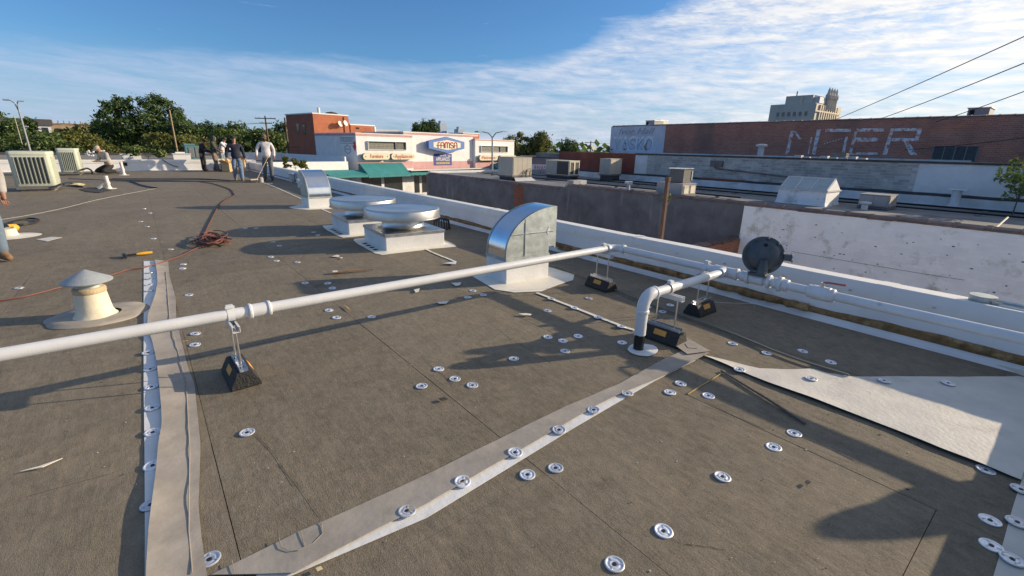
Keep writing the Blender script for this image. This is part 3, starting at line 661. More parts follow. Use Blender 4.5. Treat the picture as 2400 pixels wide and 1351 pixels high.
Lr = gl([(394, 613), (398, 650), (412, 700), (413, 745), (425, 800), (440, 860), (457, 905), (462, 960), (470, 1040), (469, 1110), (465, 1180), (473, 1260), (486, 1351), (500, 1600)])
lf = ribbon('membrane_flap', Li, Lr, BEIGE_TPO, 'beige felt backed membrane flap folded along the left seam', .012, .010, .006, 110, .0022, 8, .024)
rl = [((b_[0]*.76+a_[0]*.24), (b_[1]*.76+a_[1]*.24)) for a_, b_ in zip(gl([(364, 640), (348, 760), (374, 900), (372, 1060), (352, 1250), (346, 1351)]), gl([(397, 640), (415, 760), (457, 900), (469, 1060), (473, 1250), (486, 1351)]))]
MB().tube([(x, y, .0150) for x, y in rl], .0022, 6).build('welded_seam', BEIGE_TPO, lf, org=lf.location)
Bo = gl([(640, 1370), (1000, 1216), (1350, 1002), (1530, 897), (1630, 846)]); Bi = gl([(600, 1351), (985, 1160), (1300, 995), (1500, 890), (1610, 835)])
ribbon('membrane_strip', Bo, Bi, WHITE_TPO, 'narrow white membrane strip along the diagonal seam at the bottom', .005, .005, seg=60)
Ta = gl([(495, 1351), (690, 1255), (760, 1226), (1000, 1116), (1250, 992), (1321, 958), (1452, 902), (1548, 848), (1601, 824)]); Tb = gl([(690, 1351), (800, 1290), (1000, 1188), (1250, 1042), (1402, 952), (1478, 917), (1551, 887), (1639, 843), (1662, 831)])
bf = ribbon('membrane_flap', Tb, Ta, BEIGE_TPO, 'beige membrane flap along the diagonal seam at the bottom', .010, .009, .003, 90, .0022, 6, .010)
b = MB(); 
for k, q in enumerate(((664, 1268), (748, 1230))):
    pass
pp = [G(*q)+Vector((0, 0, .0145)) for q in ((655, 1268), (662, 1290), (680, 1299), (700, 1297), (735, 1280), (757, 1258), (755, 1237), (748, 1231))]
b.tube(pp, .0016, 5); b.tube([G(*q)+Vector((0, 0, .0145)) for q in ((706, 1250), (716, 1290))], .0014, 5); b.tube([G(*q)+Vector((0, 0, .014)) for q in ((545, 1320), (552, 1351))], .0014, 5); b.build('patch_edge', BEIGE_TPO, bf, org=bf.location)
b = MB()
for q0, q1, wd in (((785, 1287), (822, 1274), .012), ((735, 1318), (748, 1308), .01)):
    a = G(*q0)+Vector((0, 0, .008)); c = G(*q1)+Vector((0, 0, .008)); d = (c-a).cross(Vector((0, 0, 1))).normalized()*wd
    b.prism([a-d, a.lerp(c, .5)-d*1.3, c-d*.3, c+d*.5, a.lerp(c, .4)+d*.4, a+d], (0, 0, .002))
tag(b.build('foam_residue', mat('foam_tan', (.50, .33, .14), .9, var=.2, scale=20, bump=.4), loc=G(785, 1287)), 'tan dried foam smears on the bottom white strip', 'residue')
# square patch at the junction beside the pipe riser
b = MB(); q = [G(*a) for a in ((1506, 752), (1560, 800), (1610, 836), (1664, 829), (1600, 792), (1540, 765))]
b.prism([(v.x, v.y, .019) for v in q], (0, 0, .003)); b.tube([G(*a)+Vector((0, 0, .023)) for a in ((1605, 812), (1612, 822), (1632, 824), (1640, 818))], .0025, 5)
tag(b.build('membrane_patch', BEIGE_TPO, loc=q[0]), 'dirty beige membrane patch where the seams meet beside the support block', 'membrane patch')
# the thin strip running under the hoods
segs = [((1258, 688), (1290, 700)), ((1292, 702), (1345, 722)), ((1347, 723), (1400, 744)), ((1402, 745), (1455, 765)), ((1457, 767), (1488, 776)), ((995, 584), (1012, 592)), ((1014, 593), (1040, 604)), ((1041, 604), (1068, 615)), ((745, 487), (775, 500)), ((640, 437), (706, 467)), ((604, 424), (640, 437))]
for i, (a, c) in enumerate(segs):
    A_, C_ = G(*a), G(*c); n = (C_-A_).cross(Vector((0, 0, 1))).normalized()*.019
    rows = [[tuple(A_.lerp(C_, k/4)+n*s+Vector((0, 0, .008+.004*mnoise.noise(Vector((k, i, 1)))))) for s in (-1, 0, 1)] for k in range(5)]
    pos = ['nearest piece by the hood', 'second piece past the hood', 'third piece past the hood', 'fourth piece past the hood', 'last piece by the support block', 'piece at the near fan curb', 'middle piece between fan and hood', 'piece next to the hood skirt', 'piece between the far hood and the fans', 'long piece leading to the far hood', 'farthest piece beside the workers'][i]
    tag(MB().grid(rows, thick=.002).build('termination_strip', CREAM_TPO, loc=A_), 'thin white seam strip under the hoods, '+pos, 'strip', 'strips along the hood seam')
# white sheet at the right
up = gl([(1642, 832), (1700, 846), (1780, 866), (1850, 868), (1905, 866), (1945, 878), (2000, 886), (2100, 884), (2250, 886), (2385, 884), (2420, 886)])
lo_ = gl([(1650, 838), (1720, 868), (1800, 902), (1900, 938), (2000, 976), (2100, 1014), (2200, 1056), (2290, 1090), (2378, 1126), (2440, 1152)])
lo_ = lo_[:9]+[(3.09, -.10)]
up = up[:10]+[(4.74, -.10)]
sh = ribbon('membrane_sheet', lo_, up, SHEET, 'large loose white membrane sheet in the right foreground', .014, .008, .004, 60, .0022, 12, .010); sh['category'] = 'membrane sheet'
up2 = [(PARX-.02, .75), (PARX-.02, -.1)]; lo2 = gl([(2255, 826), (2300, 845), (2360, 868), (2400, 884)])
ribbon('membrane_corner', lo2, up2, SHEET, 'dirty white membrane piece in the shaded corner below the parapet', .006, .02, .003, 16, .002, 4)

# ------------------------------------------------------------------ fastener plates
pb = MB().lathe([(0, .0015), (.010, .0012), (.014, .0035), (.020, .0035), (.022, .002), (.029, .0022), (.0315, .0048), (.0355, .0052), (.038, .0035), (.0385, 0)], n=26)
pm = pb.mesh('plate', PLATE, 45, org=Vector((0,0,0)))
rb = MB().box((.0145, -.0022, .0018), (.031, .0022, .0048))
rbm = rb.mesh('rib', mat('rib_metal', (.55, .57, .60), .45, metal=.6), org=Vector((0,0,0)))  # ribs in a darker grey metal than the plate
scm = MB().lathe([(.0085, .0015), (.0085, .0042), (.006, .0050), (0, .0035)], n=8).mesh('screw_head', mat('screw_black', (.05, .055, .06), .4, metal=.7), org=Vector((0,0,0)))
def plate(p, label, group, z=.0, tilt=0.):
    o = bpy.data.objects.new('fastener_plate', pm); C.objects.link(o); o.location = (p[0], p[1], z); o.rotation_euler = (tilt*rnd.uniform(-1, 1), tilt*rnd.uniform(-1, 1), rnd.uniform(0, 6.28))
    tag(o, label, 'fastener plate', group)
    for nm, me_, a_ in (('rib', rbm, 0), ('rib', rbm, 2.094), ('rib', rbm, 4.189), ('screw_head', scm, 0)):
        c = bpy.data.objects.new(nm, me_); C.objects.link(c); c.parent = o; c.rotation_euler.z = a_
    return o
PL = [
 ('metal fastener plate on boards before the bottom seam', [(1440, 1324), (1555, 1246), (1693, 1119), (1236, 1114), (1302, 1098)], 0),
 ('metal fastener plate by the dark loose rod on the right', [(1813, 1049), (1861, 1017)], 0),
 ('metal fastener plate in the trio below the beige patch', [(1570, 921), (1595, 900), (1660, 929)], 0),
 ('metal fastener plate in the foursome left of the bottom seam', [(988, 906), (1107, 904), (1066, 889), (1028, 866)], 0),
 ('metal fastener plate around the regulator shadow', [(1204, 842), (1324, 824), (1319, 800), (1284, 791), (1355, 789), (1283, 729), (1458, 804)], 0),
 ('lone metal fastener plate right of the left flap', [(579, 1015)], 0),
 ('metal fastener plate half under the left flap at the bottom', [(491, 1313)], 0),
 ('metal fastener plate near the left pipe support', [(458, 783), (457, 809), (443, 692)], 0),
 ('metal fastener plate in the trio behind the long pipe', [(771, 728), (789, 745), (871, 744)], 0),
 ('metal fastener plate in the shadow of the large hood', [(715, 664), (768, 665), (779, 676)], 0),
 ('metal fastener plate left of the large hood skirt', [(1096, 698), (1133, 692), (1108, 682)], 0),
 ('metal fastener plate between the hood and the riser elbow', [(1380, 700)], 0),
 ('metal fastener plate in the parapet shade behind the riser', [(1518, 720), (1571, 716), (1553, 731), (1617, 735)], 0),
 ('metal fastener plate along the parapet shade edge on the right', [(1717, 806), (1797, 829), (1881, 824), (1947, 850)], 0),
 ('metal fastener plate in the shade beside the end curb', [(2320, 1221), (2323, 1280), (2310, 1103)], 0),
 ('small distant fastener plate between the cord pile and the left strip', [(430, 620), (428, 630), (635, 603), (648, 612), (697, 615)], 0),
 ('small distant fastener plate left of the cone capped vent', [(45, 676)], 0),
 ('small distant fastener plate in the fan shadows', [(600, 536), (575, 536), (655, 577), (640, 568), (735, 545), (745, 552)], 0),
 ('small distant fastener plate near the middle of the far roof', [(330, 520), (345, 532), (360, 560), (352, 500), (338, 490), (400, 585)], 0),
 ('fastener plate pressed into the left white strip', [(351, 624), (351, 640), (351, 654), (350, 668), (350, 682), (347, 828), (352, 866), (355, 908), (357, 957), (358, 1014), (358, 1092), (353, 1184)], .007),
 ('fastener plate on the bottom white strip', [(954, 1199), (1084, 1130), (1207, 1062), (1310, 1009), (1391, 962), (1470, 923)], .012),
 ('fastener plate showing on the large white sheet', [(1733, 867), (1901, 888), (2072, 893), (2222, 899)], .017),
 ('fastener plate on the end curb membrane', [(2372, 1312), (2384, 1225), (2393, 1148)], .009),
 ('fastener plate on the seam strip past the large hood', [(1292, 701), (1346, 722), (1401, 744), (1456, 766)], .011)]
ORD = ['first', 'second', 'third', 'fourth', 'fifth', 'sixth', 'seventh', 'eighth', 'ninth', 'tenth', 'eleventh', 'twelfth']
for lab, L_, z in PL:
    vert = 'left white strip' in lab
    S_ = sorted(L_, key=(lambda q: -q[1]) if vert else (lambda q: q[0]))
    for i, q in enumerate(S_):
        one = len(S_) == 1
        plate(G(*q, z), lab if one else lab+', '+ORD[i]+(' from the near end' if vert else ' from the left'), None if one else lab+' group', z+rnd.uniform(.0004, .0018), .08 if z else .045)

# ------------------------------------------------------------------ neighbour building across the gap (right)
X2, ZR2, XM, XN = 14.0, -.15, 21.7, 30.0
DARKW = mat('tarred_wall', (.12, .12, .13), .85, var=.3, scale=1.6, bump=.35, bscale=16, stain=((.30, .30, .31), 2.2, .58, .22, (1, 1, .14)), world=True)
PAINTW = mat('white_wall_paint', (.74, .74, .75), .75, var=.07, scale=1.5, bump=.35, bscale=45, stain=((.34, .34, .31), 1.9, .56, .16), world=True)
BRICKP = mat('painted_brick', (.75, .75, .755), .75, var=.06, scale=2.2, bump=.3, bscale=60, stain=((.40, .40, .35), 1.9, .55, .16), world=True, orand=.04)
TERRA = mat('glazed_terracotta', (.115, .065, .052), .45, var=.35, scale=5, bump=.15, stain=((.20, .17, .155), 4, .6, .2), world=True, orand=.25)
ROOF2 = mat('grey_felt_roof', (.19, .19, .185), .9, var=.25, scale=.9, bump=.3, bscale=30, stain=((.10, .10, .105), .6, .5, .2), world=True)
REDB = brick_material('red_brick', (.26, .085, .05), (.20, .07, .045), (.20, .13, .10), axis='YZ')
REDBX = brick_material('red_brick_x', (.42, .15, .075), (.34, .12, .065), (.36, .22, .15), axis='XZ')
nb = thing('neighbour_building', 'long low building across the gap with tarred and white painted brick walls', 'building', (X2+3.8, 10, GZ))
tile = MB()
def saddle(w_, h, k=1.): return [(-w_*k, 0), (-w_*k, .03*k), (-w_*.75*k, .055*k), (0, h*k), (w_*.75*k, .055*k), (w_*k, .03*k), (w_*k, 0)]
def tile_mesh(L, w_=.16, h=.10):
    b = MB(); p = saddle(w_, h); q = saddle(w_, h, 1.16)
    b.grid([[(x, y, z) for x, z in p] for y in (0, L*.84)]); b.grid([[(x, y, z) for x, z in q] for y in (L*.80, L)])
    b.add([(x, 0, z) for x, z in p], [list(range(7))]); b.add([(x, L*.80, z) for x, z in q], [list(range(7))]); b.add([(x, L, z) for x, z in q], [list(range(7))])
    return b.mesh('coping_tile', TERRA, org=Vector((0,0,0)))
TL = .525
tm = tile_mesh(TL-.008)
MB().box((X2, 6.5, GZ), (X2+.3, 14.07, -.02)).build('tarred_wall', DARKW, nb)
MB().box((X2, 14.073, GZ), (X2+.3, 26.4, -.2)).build('tarred_wall', DARKW, nb)
ww = MB().box((X2+.004, -8, GZ), (X2+.3, 6.497, -.02)).build('painted_wall', PAINTW, nb)
MB().box((X2-.004, 16.8, -1.2), (X2+.05, 17.55, -.21)).build('bare_brick_patch', REDB, nb)
for i in range(38):
    y = -6+i*TL
    if y+TL > 14.1: break
    o = bpy.data.objects.new('coping_tile', tm); C.objects.link(o); o.parent = nb; o.location = Vector((X2+.15, y, -.02+rnd.uniform(-.006, .006)))-ORG; o.rotation_euler = (rnd.uniform(-.012, .012), rnd.uniform(-.04, .04), rnd.uniform(-.012, .012))
for i in range(24):
    y = 14.08+i*TL
    if y+TL > 26.5: break
    o = bpy.data.objects.new('coping_tile', tm); C.objects.link(o); o.parent = nb; o.location = Vector((X2+.15, y, -.20+rnd.uniform(-.006, .006)))-ORG; o.rotation_euler = (rnd.uniform(-.012, .012), rnd.uniform(-.05, .05), rnd.uniform(-.012, .012))
def brick_field(parent, m_, y0, y1, z0, z1, xf, bw, bh, proud, limit=300, gap=.006, skip=.0):
    """bricks on a wall facing -x: the nearest ones single, the rest joined"""
    me_ = MB().box((0, gap/2, gap/2), (proud+.01, bw-gap/2, bh-gap/2)).mesh('brick', m_, org=Vector((0,0,0)))
    cells = []
    nr = int((z1-z0)/bh)
    for r_ in range(nr):
        y = y0-(bw/2 if r_ % 2 else 0)
        while y+bw <= y1+1e-6:
            if y >= y0-1e-6: cells.append((y, z0+r_*bh))
            y += bw
    cells.sort(key=lambda c: c[0]); rest = MB()
    for i, (y, z) in enumerate(cells):
        dx = rnd.uniform(-.0025, .0025)
        if i < limit:
            o = bpy.data.objects.new('brick', me_); C.objects.link(o); o.parent = parent; o.location = Vector((xf-proud+dx, y, z))-org_of(parent)
        else: rest.box((xf-proud+dx, y+gap/2, z+gap/2), (xf+.01, y+bw-gap/2, z+bh-gap/2))
    if len(cells) > limit: stuff(rest.build('brick_courses', m_, parent))
brick_field(ww, BRICKP, .3, 6.49, -1.85, -.03, X2+.004, .215, .088, .0042, 300, .005)
# cracks and spalls of the painted wall
b = MB()
for px0, py0, px1, py1 in ((1855, 590, 2000, 615), (2000, 615, 2150, 640), (2150, 640, 2260, 657)):
    a, c = PX(px0, py0, X2-.004), PX(px1, py1, X2-.004)
    b.tube([a.lerp(c, k/6)+Vector((0, 0, mnoise.noise(Vector((k, px0, 1)))*.012)) for k in range(7)], .004, 4)
b.build('crack', DARK, ww)
rs_ = random.Random(15)
b = MB()
for i in range(46):
    y, z = rs_.uniform(.6, 5.6), rs_.uniform(-1.5, -.25); k = rs_.uniform(.010, .03)
    b.prism([(X2-.004, y+k*math.cos(a)*rs_.uniform(.6, 1.5), z+k*.6*math.sin(a)*rs_.uniform(.6, 1.3)) for a in [j*1.05 for j in range(6)]], (.003, 0, 0))
stuff(b.build('paint_spalls', mat('spall_dark', (.10, .09, .085), .9, var=.3), ww))
# cross wall in the gap, with its own coping
cw = thing('cross_wall', 'low red brick wall with tile coping crossing the gap', 'wall', (9.5, 6.5, GZ))
MB().box((5.3, 6.45, GZ), (X2-.01, 6.75, -1.05)).build('wall', REDBX, cw)
ctm = tm
for i in range(16):
    o = bpy.data.objects.new('coping_tile', ctm); C.objects.link(o); o.parent = cw; o.location = Vector((X2-.05-i*TL, 6.6, -1.05))-ORG; o.rotation_euler = (rnd.uniform(-.02, .02), 0, R(90))
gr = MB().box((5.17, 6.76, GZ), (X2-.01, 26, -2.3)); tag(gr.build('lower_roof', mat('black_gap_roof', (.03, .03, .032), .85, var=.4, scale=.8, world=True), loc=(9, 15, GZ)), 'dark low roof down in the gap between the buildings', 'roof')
b = MB().box((7.31, 4.79, GZ), (7.37, 4.85, 1.04)); b.box((7.302, 4.782, .98), (7.378, 4.858, 1.05))
RUST = mat('rusty_steel', (.075, .042, .030), .85, var=.4, scale=6, bump=.3, stain=((.19, .095, .045), 3, .62, .15, (1, 1, .2)))
tag(b.build('steel_post', RUST, loc=(7.34, 4.82, GZ)), 'rusty brown steel post standing in the gap past the parapet', 'post')

# roof of the neighbour and the parapet towards the street
MB().box((X2+.3, -8, ZR2-.3), (XM, 26.3, ZR2)).build('roof_felt', ROOF2, nb)
MB().box((X2+.3, 26.4, GZ), (XM+4, 26.7, -.02)).build('street_parapet', PAINTW, nb)
MB().box((X2+.28, -8, ZR2-.05), (X2+.34, 26.3, ZR2+.06)).build('roof_edge_flashing', mat('silver_coating', (.42, .43, .44), .6, var=.2, scale=2, world=True), nb)

# ------------------------------------------------------------------ wall of the next higher roof
mwl = thing('stepped_wall', 'long mid-height wall, red at one end and bare grey block beyond', 'wall', (XM, 9, ZR2))
REDP = mat('oxide_red_paint', (.20, .055, .035), .8, var=.35, scale=.9, bump=.3, bscale=20, stain=((.075, .055, .055), .35, .50, .2), world=True)
BLOCK = mat('weathered_block', (.33, .335, .33), .85, var=.22, scale=2.6, bump=.4, bscale=30, stain=((.15, .15, .15), .8, .60, .2, (1, 1, .3)), world=True, orand=.22)
BLOCKW = mat('pale_mortar', (.46, .46, .455), .9, var=.15, scale=3, bump=.3, stain=((.18, .18, .18), .9, .60, .2, (1, 1, .25)), world=True)
SKIM = mat('pale_blue_render', (.60, .63, .66), .8, var=.06, scale=2, bump=.5, bscale=70, stain=((.52, .52, .47), .8, .55, .2), world=True)
FLASH = mat('flashing_white', (.50, .51, .52), .65, var=.2, scale=1.5, bump=.4, bscale=12, stain=((.28, .29, .31), 1.2, .56, .15, (1, .5, 2)), world=True)
MB().box((XM, 16.46, ZR2), (XM+.3, 22.55, 1.30)).build('red_section', REDP, mwl)
MB().box((XM+.001, 15.67, ZR2), (XM+.3, 16.457, 1.24)).build('white_section', SKIM, mwl)
gw = MB().box((XM+.012, 4.2, ZR2), (XM+.3, 15.667, 1.24)).build('block_section', BLOCKW, mwl)
brick_field(gw, BLOCK, 4.22, 15.66, .24, 1.2, XM+.012, .30, .105, .010, 300, .014)
MB().box((XM-.004, -8, ZR2), (XM+.3, 4.197, 1.24)).build('rendered_section', SKIM, mwl)
MB().box((XM-.05, -8, 1.24), (XM+.32, 16.45, 1.32)).build('dark_coping', mat('tar_edge', (.05, .05, .055), .8, var=.3, scale=3, world=True), mwl)
MB().grid([[(XM-d, -8+30.5*i/40, z+mnoise.noise(Vector((i*.8, d, 1)))*.02) for i in range(41)] for d, z in ((.18, ZR2+.004), (.07, ZR2+.05), (.035, .14), (.02, .15))], thick=.004).build('base_flashing', FLASH, mwl, smooth=40)
MB().grid([[(XM-.015-d, -8+30.5*i/60, z+mnoise.noise(Vector((i*1.1, z, 5)))*.03) for i in range(61)] for d, z in ((.012, .15), (.014, .2), (.0, .25))]).build('tar_band', MATS['tar_edge'], mwl)
MB().box((XM-.03, 10.4, .17), (XM-.022, 12.4, .26)).build('red_scrap', REDP, mwl)
b = MB().tube([PX(1672, 385, XM-.06), PX(1678, 396, XM-.06), PX(1720, 400, XM-.06), PX(1790, 408, XM-.06), PX(1860, 417, XM-.06)], .035, 6); b.box(tuple(PX(1685, 392, XM-.07)-Vector((.04, .15, 0))), tuple(PX(1668, 380, XM-.07)+Vector((.06, .05, .06))))
b.build('old_conduit', mat('rust_grey', (.14, .12, .12), .8, var=.3), mwl)
MB().box((XM+.3, -8, .9), (XN, 25.2, 1.18)).build('upper_roof', ROOF2, mwl)
b = MB(); o_ = 0
for i in range(9):
    y = 8.6-i*.33; b.box((XM+.5, y, 1.30), (XM+.75, y+.28, 1.36+.05*(i % 3 == 1)))
tag(b.build('stacked_boards', FLASH, loc=(XM+.6, 7, 1.2)), 'pale boards stacked along the edge of the upper roof', 'boards', kind='stuff')

# ------------------------------------------------------------------ tall brick wall with painted letters
ng = thing('brick_warehouse', 'tall red brick building with faded painted letters and mural on its side', 'building', (XN+6, 10, GZ))
REDW = brick_material('warehouse_brick', (.42, .165, .11), (.30, .12, .085), (.34, .23, .19), bw=.22, bh=.08, stain=((.17, .12, .11), .35, .55))
MB().box((XN, -9, GZ), (XN+14, 20.36, 3.22)).build('brick_wall', REDW, ng)
MB().box((XN-.005, 20.363, GZ), (XN+14, 25.36, 3.22)).build('mural_wall', mat('mural_ground', (.50, .53, .60), .85, var=.12, scale=1.2, bump=.2, stain=((.46, .44, .48), .5, .52, .2), world=True), ng)
tm2 = tile_mesh(.462, .17, .085)
for i in range(72):
    y = -8.6+i*.47
    if y > 25: break
    o = bpy.data.objects.new('coping_tile', tm2); C.objects.link(o); o.parent = ng; o.location = Vector((XN+.15, y, 3.22+rnd.uniform(-.004, .004)))-ORG
def on(px, py, d): return PX(px, py, XN-d)
def wpoly(L_, d=.012, s=4.8, ox=1820, oy=270): return [on(ox+x/s, oy+y/s, d) for x, y in L_]
WORN = mat('worn_white_letter', (.60, .58, .60), .9, var=.3, scale=7, stain=((.36, .16, .115), 5.5, .48, .14), world=True)
LET = {'letter_n': [[(160, 178), (195, 178), (135, 440), (100, 440)], [(195, 180), (222, 185), (285, 272), (250, 272)], [(386, 250), (402, 250), (366, 440), (350, 440)], [(455, 160), (500, 160), (435, 445), (395, 445)]],
       'letter_g': [[(555, 155), (840, 155), (835, 190), (545, 190)], [(775, 240), (805, 240), (768, 420), (735, 420)]],
       'letter_e': [[(895, 150), (1215, 150), (1205, 186), (920, 186)], [(880, 187), (908, 187), (848, 418), (815, 418)], [(875, 255), (1150, 255), (1140, 300), (862, 300)], [(825, 421), (1140, 421), (1135, 447), (822, 447)]],
       'letter_r': [[(1275, 182), (1312, 182), (1242, 447), (1190, 447)], [(1285, 150), (1640, 145), (1630, 178), (1280, 181)], [(1585, 179), (1632, 179), (1605, 258), (1555, 258)], [(1300, 260), (1604, 260), (1595, 295), (1292, 295)], [(1430, 297), (1490, 297), (1580, 450), (1500, 450)]]}
for nm, strokes in LET.items():
    b = MB()
    for q in strokes: b.prism(wpoly(q, .010+.002*strokes.index(q)), (.006, 0, 0))
    b.build(nm, WORN, ng)
b = MB()
for i in range(7):
    x = 530+i*32; y = 322-i*9; b.prism(wpoly([(x, y), (x+18, y-10), (x+20, y-2), (x+5, y+10)], .008), (.004, 0, 0))
b.build('scribbled_tag', WORN, ng)
lo, hi = on(2285, 376, .03), on(2190, 345, 0)
b = MB().box((XN-.02, lo.y, 1.3), (XN-.005, hi.y, 1.95)); b.build('boarded_opening', mat('dark_board', (.055, .06, .065), .8, var=.3), ng)
b = MB()
for k in range(5): y = lo.y+(hi.y-lo.y)*k/4; b.box((XN-.03, y-.02, 1.3), (XN-.021, y+.02, 1.95))
b.build('opening_batten', mat('grey_batten', (.16, .17, .18), .8), ng)
# mural: a line of script above block graffiti letters
MURW = mat('mural_white', (.66, .70, .76), .8, var=.15, scale=3); MURB = mat('mural_blue', (.28, .40, .54), .8, var=.2, scale=3); MURG = mat('mural_grey', (.30, .31, .36), .85, var=.15); MURO = mat('mural_ochre', (.24, .19, .12), .85)
RT = (R(90), 0, R(-90))
text_mesh('mural_script', 'Ivor Hall', .62, MURG, ng, (XN-.018, 22.9, 2.83), RT, .003, 3.3, .35)
for i, ch_ in enumerate('VASKO'):
    yc = 24.62-i*.74
    text_mesh('mural_letter', ch_, 1.55, MURW, ng, (XN-.014, yc, 1.90), RT, .003, .80)
    text_mesh('mural_letter_fill', ch_, 1.15, MURB, ng, (XN-.022, yc, 1.84), RT, .002, .60)
for i in range(22):
    y = 24.8-i*.172; MB().box((XN-.012, y-.05, 2.32+.06*math.sin(i*1.9)), (XN-.008, y+.05, 2.43+.05*math.sin(i*2.3))).build('mural_highlight', MURW, ng)
MB().prism([on(1420+x/15, 280+y/15, .03) for x, y in ((1470, 800), (1400, 850), (1340, 960), (1380, 1100), (1450, 1100), (1400, 960))], (.004, 0, 0)).build('mural_arrow', MURO, ng)
for x0_, y0_, w_ in ((610, 1060, 90), (660, 860, 60)): MB().prism([on(1420+(x0_+w_/2+w_/2*math.cos(a))/15, 280+(y0_+40*math.sin(a))/15, .03) for a in [k*math.pi/5 for k in range(10)]], (.004, 0, 0)).build('mural_spot', MURO, ng)
MB().box((XN-.25, 4, 1.18), (XN-.02, 25.2, 1.33)).build('base_flashing', FLASH, ng)
# roof boxes seen over its coping
for nm, lab, (a0, b0), (a1, b1), dep in (('roof_box', 'small grey metal box with a dark opening on the warehouse roof, left', (1514, 284), (1533, 296), 1.2), ('roof_box', 'dark box unit on the warehouse roof at the far right', (2270, 255), (2316, 272), 1.3)):
    p, q = PX(a0, b0, XN+2), PX(a1, b1, XN+2); t = thing(nm, lab, 'roof unit', (XN+2.4, (p.y+q.y)/2, 3.1))
    MB().box((XN+2, q.y, 3.1), (XN+2+dep, p.y, p.z)).build('casing', mat('unit_grey', (.28, .27, .27), .7, var=.15), t)
    MB().box((XN+1.985, p.y-(p.y-q.y)*.32, 3.35), (XN+1.997, p.y-.08, p.z-.08)).build('opening', DARK, t)
    MB().box((XN+1.95, q.y-.04, p.z), (XN+2.05+dep, p.y+.04, p.z+.04)).build('lid', GALV2, t)
t = thing('roof_box', 'pale yellow box beside the small grey box on the warehouse roof', 'roof unit', (XN+3, 20.6, 3.1)); q0 = PX(1534, 283, XN+3); q1 = PX(1547, 296, XN+3)
MB().box((XN+3, q1.y, 3.1), (XN+4, q0.y, q0.z)).build('casing', mat('pale_yellow', (.66, .60, .42), .7), t); MB().box((XN+2.96, q1.y-.03, q0.z), (XN+4.04, q0.y+.03, q0.z+.03)).build('lid', GALV2, t)
# small vents on the upper roof
def upvent(label, px, w_, z0, z1, X):
    y = PX(px, 355, X).y; t = thing('roof_vent', label, 'roof vent', (X, y, z0))
    MB().tube([(X, y, z0), (X, y, z1-.12)], w_*.3, 14).build('pipe', FLASH, t, smooth=True); MB().lathe([(w_*.3, z1-.14), (w_*.55, z1-.12), (w_*.55, z1-.02), (w_*.2, z1), (0, z1)], (X, y, 0), 16).build('cap', FLASH, t, smooth=40)
upvent('white capped vent on the upper roof before the brick wall', 1783, .5, 1.18, 1.92, 26)
t = thing('crate_stack', 'tan crate on the upper roof below the letter G', 'crate', (24, 7.2, 1.18)); ya, yb = PX(1947, 360, 24).y, PX(1984, 360, 24).y
for k in range(4): MB().box((24, yb, 1.2+k*.085), (24.4, ya, 1.275+k*.085)).build('plank', mat('old_wood', (.22, .20, .17), .9, var=.3, scale=4, bump=.3), t)
MB().box((23.985, yb+.04, 1.2), (23.999, yb+.12, 1.54)).build('batten', MATS['old_wood'], t)
MB().box((23.985, ya-.12, 1.2), (23.999, ya-.04, 1.54)).build('batten', MATS['old_wood'], t)

# ------------------------------------------------------------------ units on the neighbour's roof
TAN = mat('tan_cabinet', (.42, .38, .31), .6, var=.08, scale=3, bump=.05); TAN2 = mat('cream_frame', (.66, .60, .46), .6, var=.06); COIL = mat('dark_coil', (.05, .05, .05), .7, var=.2, scale=20); GREYC = mat('grey_cabinet', (.30, .30, .29), .6, var=.08, scale=3)
def rtu(label, x, y, sx, sy, z0, h, cab, kind):
    t = thing('rooftop_unit', label, 'rooftop unit', (x, y, ZR2))
    MB().box((x+.06, y+.06, ZR2), (x+sx-.06, y+sy-.06, z0)).build('curb', MATS['tar_edge'], t)
    if kind == 'A':
        MB().prism([(x-.05, y-.35, ZR2+.004), (x+sx, y-.35, ZR2+.004), (x+sx, y+.03, z0-.02), (x+.15, y+.03, z0-.02)], (0, .01, .006)).build('flashing_apron', FLASH, t)
    MB().box((x, y, z0), (x+sx, y+sy, z0+.07)).build('base_rail', mat('dark_rail', (.12, .12, .12), .7), t)
    MB().box((x+.01, y+.01, z0+.07), (x+sx-.01, y+sy-.01, z0+h)).build('cabinet', cab, t, bevel=.01)
    MB().box((x-.01, y-.01, z0+h), (x+sx+.01, y+sy+.01, z0+h+.02)).build('lid', cab, t)
    for k in range(4 if kind == 'A' else 2):
        xx = x+.05+k*(sx-.1)/(4 if kind == 'A' else 2); ww_ = (sx-.1)/(4 if kind == 'A' else 2)
        if kind == 'C': MB().box((xx+.03, y-.001, z0+.12), (xx+ww_-.03, y+.009, z0+h-.06)).build('dark_coil', COIL, t); MB().frame((xx, y-.02, z0+.08), (xx+ww_, y+.008, z0+h-.02), 'Y', .05).build('grille_frame', TAN2, t)
        else: MB().box((xx+.006, y-.003, z0+.10), (xx+ww_-.006, y+.009, z0+h-.03)).build('access_panel', cab, t)
    for k in range(2):
        yy = y+.05+k*(sy-.1)/2; MB().box((x-.003, yy+.006, z0+.10), (x+.009, yy+(sy-.1)/2-.006, z0+h-.03)).build('end_panel', COIL if kind == 'C' and k == 0 else GREYC, t)
    return t
t = rtu('tan rooftop unit nearest the furniture shop with cables at its foot', 14.95, 18.9, 1.3, 1.25, .03, .98, TAN, 'A')
b = MB(); c0 = Vector((15.9, 18.86, .1))
for k in range(3): b.tube([c0+Vector((-.45+.12*k, -.02, -.05)), c0+Vector((-.2+.1*k, -.06, .22+.06*k)), c0+Vector((.1+.05*k, -.05, .2+.08*k)), c0+Vector((.16, -.04, -.08))], .012, 6)
b.build('cable', DARK, t, smooth=True)
rtu('rooftop unit with two open cream coil frames, middle of three', 18.5, 18.4, .85, 1.9, .0, .84, TAN2, 'C')
